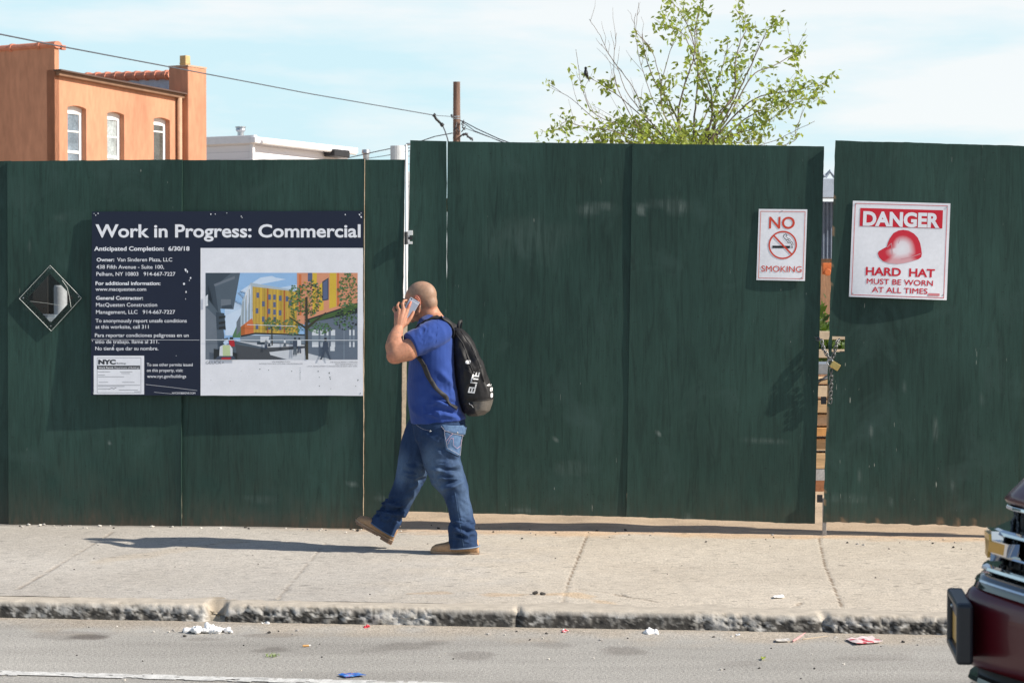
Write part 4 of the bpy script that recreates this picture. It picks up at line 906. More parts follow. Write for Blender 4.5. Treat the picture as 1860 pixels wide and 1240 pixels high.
def folds(v, nrm, lines, ka=1.0, kw=1.0):
    d = np.zeros(len(v))
    for (a, b, wd, amp, side) in lines:
        wd *= kw; amp *= ka                  # one soft ridge or crease between two photo points
        pa, pb = np.array(L3(*a)), np.array(L3(*b)); ab = pb - pa; t = np.clip(((v - pa) @ ab) / (ab @ ab), 0, 1)
        r = np.linalg.norm((v - pa - t[:, None] * ab) * np.array([1, .35, 1]), axis=1)
        d += amp * np.exp(-(r / wd) ** 2) * np.sin(np.pi * np.clip(t * .9 + .05, 0, 1)) ** .6
    return d
def crease(v, sc, seed, c, rx, ry, amp):                 # sharp-edged wrinkles gathered round one place
    px = (v[:, 0] - PO.x) / PS + 790; py = 1001 - (v[:, 2] - PO.z) / PS
    m = 1 - sstep(.35, 1, np.hypot((px - c[0]) / rx, (py - c[1]) / ry))
    q = v * np.array(sc); q = q + .5 * np.stack([fbm(v * 5, seed + 1, 2), fbm(v * 5, seed + 2, 2), fbm(v * 5, seed + 3, 2)], 1)
    return m * amp * (.35 - np.abs(fbm(q, seed, 3, .45))) * 1.6
def build_shirt():
    mb = MB(); rs = []
    for y, xf, xb, hw, tl in ((572, 771, 806, .078, -.10), (575, 768, 810, .095, -.10), (581, 762, 816, .15, -.06), (590, 757, 821, .192, 0), (602, 752, 825, .215, 0), (622, 747, 828, .222, 0), (646, 744, 829, .222, 0), (672, 741, 831, .218, 0), (700, 739, 834, .215, 0), (725, 740, 838, .215, .02), (745, 743, 842, .213, .04), (758, 745, 846, .210, .08), (764, 746.5, 847, .208, .10)):
        p = L3((xf + xb) / 2, y, 0); rs.append(ring_xy(p.x, p.y, (xb - xf) / 2 * PS, hw, 36, p.z, 2.25, tl))
    mb.loft(rs)
    ax = (L3(751, 623.5, .262) - L3(796, 602, .16)).normalized()
    mb.tube([L3(800, 600, .13), L3(793, 604, .17), L3(775, 613, .215), L3(758, 620.5, .248), L3(749.5, 624.5, .262)], [.088, .090, .086, .080, .0785], 24)
    mb.ball(L3(800, 600, .135), .080)
    mb.tube([L3(800, 600, -.13), L3(800, 618, -.18), L3(800, 640, -.212), L3(799, 662, -.238)], [.088, .088, .08, .078], 20)
    me = remesh(mb, .005, 5, .5); v = coords(me); n = normals(me)
    d = fbm(v * np.array([7, 6, 4.5]), 41, 3) * .0045 + fbm(v * np.array([16, 12, 10]), 47, 2) * .0012
    d += crease(v, (13, 9, 15), 201, (788, 742), 28, 32, .014) + crease(v, (10, 8, 10), 207, (815, 715), 22, 40, .012) + crease(v, (15, 10, 13), 211, (776, 600), 28, 30, .009)
    d += folds(v, n, (((815, 720, .2), (786, 700, .2), .012, .010, 1), ((834, 742, .18), (790, 722, .2), .012, .013, 1), ((836, 755, .18), (795, 745, .2), .010, .010, 1), ((825, 700, .18), (800, 672, .2), .014, .012, 1), ((790, 718, .2), (760, 735, .2), .018, -.008, 1), ((828, 730, .15), (786, 712, .2), .010, -.010, 1), ((838, 750, .15), (792, 733, .2), .010, -.010, 1),
        ((774, 636, .24), (792, 626, .21), .010, -.010, 1), ((762, 640, .25), (786, 634, .2), .008, .007, 1), ((742, 612, .27), (775, 596, .22), .008, .006, 1), ((748, 606, .27), (782, 588, .2), .006, -.006, 1), ((754, 640, .26), (748, 615, .28), .006, .003, 1), ((744, 735, .1), (770, 752, .2), .016, .006, 1), ((745, 690, .15), (775, 690, .2), .02, .006, 1)), 1.6, 1.4)
    set_coords(me, v + n * d[:, None])
    m, nt, b = new_mat('blue_cotton')
    col = mix(nt, (.020, .050, .215), (.027, .065, .265), ramp(nt, tex_noise(nt, 9, (1, 1, 1), 3), [(.3, 0), (.7, 1)]))
    nt.links.new(col, b.inputs['Base Color']); b.inputs['Roughness'].default_value = .85; b.inputs['Sheen Weight'].default_value = .12; b.inputs['Sheen Roughness'].default_value = .5; b.inputs['Specular IOR Level'].default_value = .2
    n1 = bump(nt, None, tex_noise(nt, 700, (1, 1, 1), 2), .25, .0008); bump(nt, b, tex_noise(nt, 22, (1, 1, .7), 3), .3, .004, n1)
    o = link('shirt', me, m, man, smooth=True)
    # stitched bands: collar rib, cuff hem, bottom hem, shoulder seam
    bv = BVHTree.FromObject(o, bpy.context.evaluated_depsgraph_get())
    def on(p, lift=.001):
        q = bv.find_nearest(o.matrix_world.inverted() @ p); return o.matrix_world @ (q[0] + q[1] * lift)
    col_ = MB(); col_.tube([Vector(r) for r in ring_xy(*L3(788.5, 0, 0).xy, .060, .074, 30, L3(0, 573.5, 0).z, 2.2, -.14)] + [Vector(ring_xy(*L3(788.5, 0, 0).xy, .060, .074, 30, L3(0, 573.5, 0).z, 2.2, -.14)[0])],   .0065, 8, cap=False)
    col_.build('collar', m, o, smooth=True)
    s = MB(); s.tube([on(L3(*p)) for p in ((797, 575, .12), (797, 584, .19), (797, 594, .24), (796, 606, .26), (794, 618, .26), (792, 630, .24))], .0022, 5); s.build('shoulder_seam', m, o, smooth=True)
    bpy.context.view_layer.update()
    return o, on
shirt, on_shirt = build_shirt()

def ring_dir(c, ax, up, r1, r2, n=24, ex=2.2):
    ax = ax.normalized(); a = up.cross(ax).normalized(); b = ax.cross(a).normalized(); out = []
    for k in range(n):
        t = 2 * math.pi * k / n; x, y = math.cos(t), math.sin(t)
        out.append(c + a * (r1 * math.copysign(abs(x) ** (2 / ex), x)) + b * (r2 * math.copysign(abs(y) ** (2 / ex), y)))
    return out
def build_jeans():
    mb = MB(); W = Vector((0, -1, 0))
    def leg(st):
        cs = [L3(*s[:3]) for s in st]; rs = []
        for i, s in enumerate(st):
            t = cs[min(i + 1, len(cs) - 1)] - cs[max(i - 1, 0)]; rs.append(ring_dir(cs[i], t, W, s[3], s[4]))
        mb.loft(rs)
    # ring_dir: r1 is measured across the leg in the walking plane, r2 sideways
    leg([(800, 768, .085, .118, .115), (799, 785, .09, .132, .118), (799.5, 802, .095, .128, .116), (804.5, 838, .105, .113, .105), (814, 862, .11, .107, .098), (829, 888, .112, .083, .088), (836, 915, .112, .074, .080), (840, 938, .11, .074, .080), (840.5, 955, .108, .088, .085), (842, 972, .106, .088, .088), (843.5, 988, .106, .094, .092)])
    leg([(772, 768, -.085, .10, .115), (766, 790, -.09, .112, .116), (757, 818, -.095, .112, .108), (749, 848, -.10, .098, .098), (741, 878, -.10, .088, .09), (727, 908, -.10, .078, .084), (711, 932, -.10, .078, .082), (700, 950, -.10, .083, .085), (691.5, 964, -.10, .090, .088)])
    rs = []
    for y, xf, xb, hw in ((757, 750, 844, .198), (768, 749, 846, .204), (782, 751, 846, .208), (796, 754, 841, .205), (806, 762, 836, .17)):
        p = L3((xf + xb) / 2, y, 0); rs.append(ring_xy(p.x, p.y, (xb - xf) / 2 * PS, hw, 32, p.z, 2.3, .06))
    mb.loft(rs)
    me = remesh(mb, .0055, 4, .5); v = coords(me); n = normals(me)
    d = fbm(v * np.array([9, 7, 6]), 51, 3) * .004 + fbm(v * np.array([24, 18, 20]), 57, 2) * .0013
    near, far = .16, -.02
    d += crease(v, (9, 8, 24), 221, (842, 955), 34, 34, .028) + crease(v, (8, 8, 20), 227, (815, 855), 36, 36, .021) + crease(v, (12, 8, 14), 231, (800, 795), 48, 34, .012) + crease(v, (12, 8, 22), 237, (710, 930), 38, 36, .028) + crease(v, (10, 8, 18), 241, (752, 862), 34, 42, .019) + crease(v, (8, 8, 14), 243, (835, 905), 26, 34, .013)
    d += folds(v, n, (((784, 848, .2), (838, 838, .2), .011, .011, 1), ((795, 846, .2), (836, 858, .2), .010, .010, 1), ((790, 842, .2), (838, 848, .2), .008, -.010, 1), ((800, 884, .2), (842, 868, .2), .011, .011, 1), ((802, 876, .2), (845, 862, .2), .008, -.009, 1), ((808, 868, .2), (832, 882, .2), .010, .007, 1), ((806, 815, .2), (836, 826, .2), .012, .008, 1), ((790, 800, .2), (830, 832, .2), .010, -.006, 1),
        ((816, 936, .2), (864, 950, .2), .010, .014, 1), ((816, 946, .2), (866, 938, .2), .007, -.012, 1), ((816, 958, .2), (868, 962, .2), .009, .010, 1), ((824, 968, .2), (866, 952, .2), .007, -.010, 1), ((832, 905, .2), (842, 945, .2), .006, .004, 1), ((850, 964, .2), (822, 945, .2), .008, .008, 1), ((762, 790, .2), (800, 786, .2), .012, .004, 1), ((765, 775, .2), (800, 779, .2), .006, -.003, 1), ((756, 792, .1), (766, 800, .2), .01, .005, 1),
        ((760, 848, -.0), (775, 862, -.0), .01, .009, 1), ((746, 885, 0), (768, 876, 0), .010, .012, 1), ((742, 895, 0), (766, 884, 0), .007, -.010, 1), ((736, 905, 0), (756, 900, 0), .010, .010, 1), ((694, 912, 0), (738, 924, 0), .011, .013, 1), ((696, 922, 0), (736, 930, 0), .008, -.012, 1), ((690, 928, 0), (732, 940, 0), .011, .012, 1), ((684, 940, 0), (726, 952, 0), .010, .010, 1), ((730, 850, -.1), (748, 860, 0), .012, .007, 1)), 1.75, 1.5)
    set_coords(me, v + n * d[:, None])
    # denim: indigo, faded where it rubs (thigh fronts, knees) - a wash that belongs to the cloth
    c = np.ones((len(v), 3)) * np.array([.019, .041, .098])
    def fade(p, r, k):
        nonlocal c
        q = np.linalg.norm((v - np.array(L3(*p))) * np.array([1.3, .8, .75]), axis=1); m = k * (1 - sstep(.2 * r, r, q + .012 * fbm(v * 14, 66, 2))); c = c * (1 - m[:, None]) + m[:, None] * np.array([.13, .20, .31])
    fade((788, 835, .2), .13, .55); fade((800, 876, .2), .10, .45); fade((838, 848, .2), .12, .35); fade((815, 800, .2), .10, .2); fade((728, 850, -.05), .13, .5); fade((840, 985, .15), .06, .3); fade((765, 865, -.0), .09, .45); fade((752, 910, 0), .10, .4); fade((845, 905, .18), .12, .35)
    c *= (1 + .13 * fbm(v * np.array([60, 60, 20]), 68, 3))[:, None] * (1 + .10 * fbm(v * 6, 69, 2))[:, None]
    set_col(me, np.clip(c, 0, 1))
    m, nt, b = new_mat('denim'); at = node(nt, 'Attribute', attribute_name='col')
    col = mix(nt, at.outputs['Color'], ramp(nt, tex_noise(nt, 520, (1, 1, .35), 2), [(.3, .8), (.7, 1.22)]), 1, 'MULTIPLY'); nt.links.new(col, b.inputs['Base Color']); b.inputs['Roughness'].default_value = .85; b.inputs['Specular IOR Level'].default_value = .2
    n1 = bump(nt, None, tex_noise(nt, 600, (1, 1, .4), 2), .3, .001); bump(nt, b, tex_noise(nt, 30, (1, 1, .8), 3), .3, .004, n1)
    o = link('jeans', me, m, man, smooth=True); bpy.context.view_layer.update()
    bv = BVHTree.FromObject(o, bpy.context.evaluated_depsgraph_get()); inv = o.matrix_world.inverted()
    def on(px, py, w, lift=.001):
        p0 = inv @ L3(px, py, w); h = bv.ray_cast(p0, Vector((0, 1, 0)), .6)
        if h[0] is None: h = bv.find_nearest(p0)
        return o.matrix_world @ (h[0] + h[1] * lift)
    TH_ = mat('pale_stitching', (.42, .40, .46), .8, var=.1); PK = mat('pink_stitching', (.45, .28, .38), .8, var=.1)
    # back pocket with flap and button
    M2, nt2, b2 = new_mat('faded_denim'); b2.inputs['Roughness'].default_value = .85
    nt2.links.new(mix(nt2, (.040, .085, .18), (.085, .155, .27), ramp(nt2, tex_noise(nt2, 40, (1, 1, 1), 4), [(.3, 0), (.7, 1)])), b2.inputs['Base Color'])
    def patch(name, corners, nu, nv, lift, mt, par):
        X = np.zeros((nu + 1, nv + 1, 3)); A = [np.array(p, float) for p in corners]
        for i in range(nu + 1):
            for j in range(nv + 1):
                u, w_ = i / nu, j / nv; q = A[0]*(1-u)*(1-w_) + A[1]*u*(1-w_) + A[2]*u*w_ + A[3]*(1-u)*w_; X[i, j] = on(q[0], q[1], .5, lift)
        me = grid_mesh(name, X); p = link(name, me, mt, par, smooth=True); sm = p.modifiers.new('t', 'SOLIDIFY'); sm.thickness = .003; return p
    pk = patch('back_pocket', ((807, 776), (838, 782), (835, 824), (812, 812)), 10, 12, .005, M2, o)
    fl = patch('pocket_flap', ((803, 767), (846, 769), (842, 786), (809, 778)), 10, 6, .010, M2, o)
    for pts, mt, r in ((((809, 778), (812, 798), (816, 810), (834, 822), (836, 800), (838, 784)), TH_, .0011), (((811, 796), (818, 787), (822, 782)), PK, .0016), (((813, 800), (820, 792), (823, 790), (824, 802), (829, 809), (835, 804), (836, 794)), PK, .0012), (((803, 769), (810, 778), (826, 783), (840, 787)), TH_, .0012)):
        s = MB(); q = []
        for a, b_ in zip(pts[:-1], pts[1:]): q += [on(a[0] + (b_[0] - a[0]) * t, a[1] + (b_[1] - a[1]) * t, .5, .013) for t in (0, .34, .67)]
        s.tube(q + [on(*pts[-1], .5, .013)], r, 5); s.build('stitching', mt, pk, smooth=True)
    for px, py in ((829, 781), (786, 776.5)):
        s = MB(); c0 = on(px, py, .5, .014); s.ball(c0, (.006, .004, .006)); s.build('button', STEEL, o, smooth=True)
    s = MB(); s.tube([on(758 + k * 3, 768 + 9 * math.sin(k / 9 * math.pi * .55), .5, .002) for k in range(10)], .0011, 5); s.build('pocket_seam', TH_, o, smooth=True)
    s = MB(); s.tube([on(828 + t * 16, 886 + t * 98, .5, .001) for t in np.linspace(0, 1, 22)], .0016, 5); s.build('side_seam', M2, o, smooth=True)
    # turned hems
    hm = MB(); r0 = ring_dir(L3(843.7, 987.5, .106), L3(843.5, 988, .106) - L3(842, 972, .106), W, .0945, .092, 30); hm.tube(r0 + [r0[0]], .0042, 6, cap=False)
    hm.build('hem', mat('pale_denim_hem', (.19, .25, .36), .85, var=.2, vs=60), o, smooth=True)
    hm = MB(); r0 = ring_dir(L3(691.7, 963.7, -.10), L3(691.5, 964, -.10) - L3(700, 950, -.10), W, .090, .088, 30); hm.tube(r0 + [r0[0]], .0042, 6, cap=False); hm.build('hem', M2, o, smooth=True)
    return o
jeans = build_jeans()

def boot(heel, toe, w, tilt_roll=0):
    h, t = L3(*heel, w), L3(*toe, w); L = (t - h).length; f = (t - h).normalized(); s = Vector((0, -1, 0)); u = s.cross(f); u = u if u.z > 0 else -u
    P = lambda d, l, z: h + f * (d * L) + s * l + u * z
    b = bpy.data.objects.new('boot', None); COL.objects.link(b); b.location = h; put(b, man); bpy.context.view_layer.update()
    mb = MB(); rs = []
    for d, hw, top, in ((.015, .026, .085), (.05, .036, .115), (.16, .042, .132), (.30, .043, .128), (.42, .044, .105), (.55, .048, .094), (.68, .052, .084), (.80, .052, .078), (.90, .045, .070), (.965, .032, .056), (.995, .015, .038)):
        n = 20; r = []
        for k in range(n):
            a = 2 * math.pi * k / n; c, q = math.cos(a), math.sin(a)
            r.append(P(d, hw * math.copysign(abs(c) ** .8, c), .016 + (top - .016) * (.5 + .5 * math.copysign(abs(q) ** .75, q))))
        rs.append(r)
    mb.loft(rs); me = remesh(mb, .005, 4, .5); v = coords(me); set_coords(me, v + normals(me) * (fbm(v * 26, 81, 3) * .0022)[:, None])
    link('upper', me, mat('tan_nubuck', (.44, .265, .145), .75, var=.2, vs=14, bmp=.25, bs=160), b, smooth=True)
    mb = MB(); out = []
    prof = [(0.0, .030), (.10, .040), (.30, .037), (.42, .038), (.60, .048), (.75, .052), (.88, .046), (.96, .033), (1.0, .012)]
    loop = [(d, x) for d, x in prof] + [(d, -x) for d, x in reversed(prof)]
    top = [P(d, x * 1.04, .026) for d, x in loop]; mb.prism(top, u * -.013)
    hl = [P(d, x * 1.03, .0128) for d, x in ((0.0, .028), (.10, .038), (.30, .036), (.30, -.036), (.10, -.038), (0.0, -.028))]; mb.prism(hl, u * -.0135)
    for k in range(11): d = .40 + k * .052; mb.box(P(d, 0, .0100), (.0125, .080 + .010 * (3 < k < 8), .0065), (f, s, u))
    mb.build('sole', mat('tan_rubber', (.30, .185, .12), .8, var=.25, vs=30), b, bevel=.002)
    wl = MB(); wl.tube([P(d, x * 1.02, .028) for d, x in loop], .0028, 5, cap=False); wl.build('welt', mat('pale_welt', (.50, .36, .24), .8, var=.1), b, smooth=True)
    lc = MB()
    for k in range(4):
        d, z = .50 - k * .055, .094 + k * .011; lc.tube([P(d, -.022, z), P(d - .01, 0, z + .006), P(d, .022, z)], .0024, 5)
    lc.build('laces', mat('brown_lace', (.20, .12, .07), .8), b, smooth=True)
boot((871.5, 1005), (783, 1004.5), .106); boot((708.5, 993), (639, 955), -.10)

# ---- phone in his hand
def phone():
    t = thing('phone', "silver phone held in the walking man's hand", 'phone', L3(747, 556, .10))
    top, bot = L3(756, 543.5, .103), L3(737.5, 576, .142); ax = (top - bot); Ln = .138; ax.normalize(); ctr = top - ax * (Ln / 2)
    nr = Vector((.15, -1, .12)); nr = (nr - ax * nr.dot(ax)).normalized(); sd = ax.cross(nr).normalized()
    mb = MB(); mb.box(ctr, (.067, Ln, .0072), (sd, ax, nr)); mb.build('case', mat('silver_aluminium', (.58, .58, .60), .32, .75, var=.03), t, bevel=.0034, seg=3)
    c = MB(); p = ctr + ax * (Ln / 2 - .011) + sd * (-.022 if sd.x > 0 else .022) + nr * .0036; c.tube([p, p + nr * .0012], .0042, 12); c.build('camera_lens', BLACK_I, t)
    g = MB(); g.box(ctr - nr * .0041, (.060, .118, .001), (sd, ax, nr)); g.build('screen', mat('dark_phone_glass', (.01, .01, .012), .08, var=0), t)
    for dy in (.5 - .125, -.5 + .125):
        a = MB(); a.box(ctr + ax * (Ln * dy) + nr * .0037, (.066, .0022, .0006), (sd, ax, nr)); a.build('antenna_band', WHITE_I, t)
phone()

# ---- backpack
def backpack():
    t = thing('backpack', "black backpack with a pale grey base worn on the walking man's back", 'backpack', L3(850, 755, .0))
    prof = [(594, 826, 836, .055), (598, 824, 843, .095), (606, 823, 851, .12), (618, 822.5, 859, .135), (635, 823, 868.5, .146), (655, 824, 877.5, .152), (678, 825.5, 885.5, .156), (700, 828, 893, .158), (716, 831, 896, .158), (730, 834, 893, .154), (741, 838, 889, .146), (749, 843, 880, .125), (754, 850, 868, .085)]
    mb = MB(); rs = []
    for y, x0, x1, hw in prof:
        p = L3((x0 + x1) / 2, y, 0); rs.append(ring_xy(p.x, p.y, (x1 - x0) / 2 * PS, hw, 36, p.z, 2.9, -.10))
    mb.loft(rs)
    me = remesh(mb, .006, 6, .5); v = coords(me); n = normals(me)
    d = fbm(v * np.array([9, 9, 5]), 121, 3) * .006 + fbm(v * np.array([22, 22, 12]), 127, 3) * .0022
    d += crease(v, (14, 10, 9), 251, (856, 650), 40, 60, .011) + crease(v, (12, 10, 16), 257, (855, 735), 40, 24, .010)
    d += folds(v, n, (((838, 612, .16), (866, 668, .16), .010, -.010, 1), ((834, 622, .16), (862, 690, .16), .008, .010, 1), ((850, 612, .14), (880, 680, .14), .010, .008, 1), ((858, 618, .12), (872, 655, .12), .008, -.010, 1), ((842, 650, .16), (846, 690, .16), .008, .006, 1), ((872, 670, .15), (890, 720, .14), .010, .007, 1), ((836, 720, .16), (868, 728, .16), .012, -.008, 1), ((840, 735, .16), (870, 744, .16), .009, .008, 1)))
    set_coords(me, v + n * d[:, None])
    z = (1001 - (v[:, 2] - PO.z) / PS - 0); py = 1001 - (v[:, 2] - PO.z) / PS; px = (v[:, 0] - PO.x) / PS + 790
    c = np.ones((len(v), 3)) * np.array([.0125, .0115, .0125]); c *= (1 + .25 * fbm(v * 10, 131, 3))[:, None]
    base = sstep(-1, 1, py - (722 + (896 - px) * .10)) * sstep(-1, 1, px - (858 + (py - 722) * .35)); c = c * (1 - base[:, None]) + base[:, None] * np.array([.125, .112, .098])
    set_col(me, c); m = mat('black_nylon', (1, 1, 1), .6, var=.15, vs=25, attr=True, bmp=.3, bs=300, bd=.002, spec=.4)
    o = link('bag', me, m, t, smooth=True); bpy.context.view_layer.update()
    bv = BVHTree.FromObject(o, bpy.context.evaluated_depsgraph_get()); inv = o.matrix_world.inverted()
    def on(px, py, lift=.0015):
        h = bv.ray_cast(inv @ L3(px, py, .6), Vector((0, 1, 0)), 1.2)
        if h[0] is None: h = bv.find_nearest(inv @ L3(px, py, .15))
        return o.matrix_world @ (h[0] + h[1] * lift)
    BK = mat('black_webbing', (.017, .016, .017), .65, var=.2, vs=60, bmp=.3, bs=400, bd=.001)
    PW = mat('white_print', (.78, .78, .78), .5, var=.03)
    # block lettering running up the side: strokes in a 4.2 x 6 cell, read from below
    L_ = {'E': [((0, 0), (0, 6)), ((0, 0), (4, 0)), ((0, 3), (4, 3)), ((0, 6), (4, 6))], 'L': [((0, 0), (0, 6)), ((0, 6), (4, 6))], 'I': [((2, 0), (2, 6))], 'T': [((0, 0), (4.4, 0)), ((2.2, 0), (2.2, 6))]}
    x = 0
    org = (852.4, 708.5); du = (.33, -1.0); dv = (1.0, .12)          # reading direction, and down-the-letter direction in photo pixels
    for ch, adv in (('E', 8.2), ('L', 7.6), ('I', 4.6), ('T', 8.2), ('E', 8)):
        mb = MB()
        for (a, b_) in L_[ch]:
            (a0, a1), (b0, b1) = a, b_; dx, dy = b0 - a0, b1 - a1; ln = math.hypot(dx, dy); nx, ny = -dy / ln * .75, dx / ln * .75; ex, ey = dx / ln * .75, dy / ln * .75
            n_ = 4
            for k in range(n_):
                s0, s1 = k / n_, (k + 1) / n_; q = []
                for s_, sg in ((s0, 1), (s1, 1), (s1, -1), (s0, -1)):
                    e = -1 if s_ == 0 else (1 if s_ == 1 else 0)
                    gx = x + (a0 + dx * s_ + nx * sg + ex * e) * 1.45 - (1.6 if ch == 'I' else 0); gy = (a1 + dy * s_ + ny * sg + ey * e) * 1.25
                    q.append(on(org[0] + du[0] * gx * .8 + dv[0] * gy * 1.3, org[1] + du[1] * gx * 1.02 + dv[1] * gy * 1.1, .0022))
                mb.poly(q)
        mb.build('lettering', PW, t); x += adv
    for px, py, rx, ry in ((851.5, 655, 4.4, 3.2), (890.5, 696, 1.6, 2.4), (892.3, 704.5, 2.2, 3.4), (893, 714.5, 1.9, 4.0)):
        mb = MB(); mb.poly([on(px + rx * math.copysign(abs(math.cos(a)) ** .6, math.cos(a)), py + ry * math.copysign(abs(math.sin(a)) ** .6, math.sin(a)), .0024) for a in np.linspace(0, 2 * math.pi, 14)[:-1]]); mb.build('white_mark', PW, t)
    mb = MB(); mb.tube([on(853 + k * 1.0, 728 + k * .9 + 1.0 * math.sin(k), .002) for k in range(9)], .0022, 5); mb.build('reflective_cord', mat('grey_cord', (.35, .35, .36), .4, var=.1), t, smooth=True)
    for pts in (((829, 604), (842, 622), (852, 650), (862, 676)), ((838, 600), (856, 625), (870, 655), (880, 690)), ((846, 664), (858, 676), (875, 668)), ((860, 724), (876, 723), (893, 721))):
        mb = MB(); q = []
        for a, b_ in zip(pts[:-1], pts[1:]): q += [on(a[0] + (b_[0] - a[0]) * s, a[1] + (b_[1] - a[1]) * s, .001) for s in (0, .33, .67)]
        mb.tube(q + [on(*pts[-1])], .0032, 6); mb.build('zip', BK, t, smooth=True)
    mb = MB(); mb.tube([L3(833, 600, .03), L3(833, 590, .03), L3(836, 583, .025), L3(839, 582, 0), L3(838, 590, -.02), L3(836, 600, -.03)], .010, 8, ry=.004); mb.build('grab_handle', BK, t, smooth=True)
    def strap(name, pts, w, lift, th=.006):
        P = [Vector(p) for p in pts]; dense = []
        for i in range(len(P) - 1):
            for k in range(6):
                s = k / 6; p0, p1, p2, p3 = P[max(i - 1, 0)], P[i], P[i + 1], P[min(i + 2, len(P) - 1)]
                dense.append(.5 * ((2 * p1) + (p2 - p0) * s + (2 * p0 - 5 * p1 + 4 * p2 - p3) * s * s + (3 * p1 - p0 - 3 * p2 + p3) * s ** 3))
        dense.append(P[-1]); q = [on_shirt(p, lift) for p in dense]
        for _ in range(2): q = [q[0]] + [(q[i - 1] + q[i] * 2 + q[i + 1]) / 4 for i in range(1, len(q) - 1)] + [q[-1]]
        rings = []
        for i, p in enumerate(q):
            tg = (q[min(i + 1, len(q) - 1)] - q[max(i - 1, 0)]).normalized(); c_, nn_ = p, None
            nr = (p - on_shirt(p, -.02)).normalized(); sd = tg.cross(nr).normalized(); nr = sd.cross(tg).normalized()
            rings.append([p + sd * (w / 2) * a + nr * th * b for a, b in ((-1, -.3), (-.9, .5), (0, .7), (.9, .5), (1, -.3), (.9, -.9), (-.9, -.9))])
        mb = MB(); mb.loft(rings); mb.build(name, BK, t, smooth=True)
    for s in (1, -1):
        strap('shoulder_strap', [L3(836, 606, .10 * s), L3(824, 588, .14 * s), L3(808, 578, .16 * s), L3(792, 575, .165 * s), L3(776, 580, .165 * s), L3(763, 592, .165 * s), L3(754, 612, .16 * s), L3(752, 632, .165 * s)], .056, .008)
        strap('lower_strap', [L3(756, 640, .17 * s), L3(766, 656, .24 * s), L3(781, 682, .24 * s), L3(800, 704, .24 * s), L3(820, 722, .22 * s), L3(838, 736, .17 * s)], .028, .005, .004)
    strap('strap_tail', [L3(772, 660, .24), L3(780, 676, .24), L3(785, 690, .24)], .022, .008, .003)
backpack()

# he heads along the fence, a few degrees away from the camera
def turn(o, k=.15):
    if o.type == 'MESH':
        v = coords(o.data); v[:, 1] -= (v[:, 0] - PO.x) * k; set_coords(o.data, v)
    for ch in o.children: turn(ch, k)
bpy.context.view_layer.update()
for o in list(COL.objects):
    if o.parent is None and o.name in ('person', 'phone', 'backpack'): turn(o)
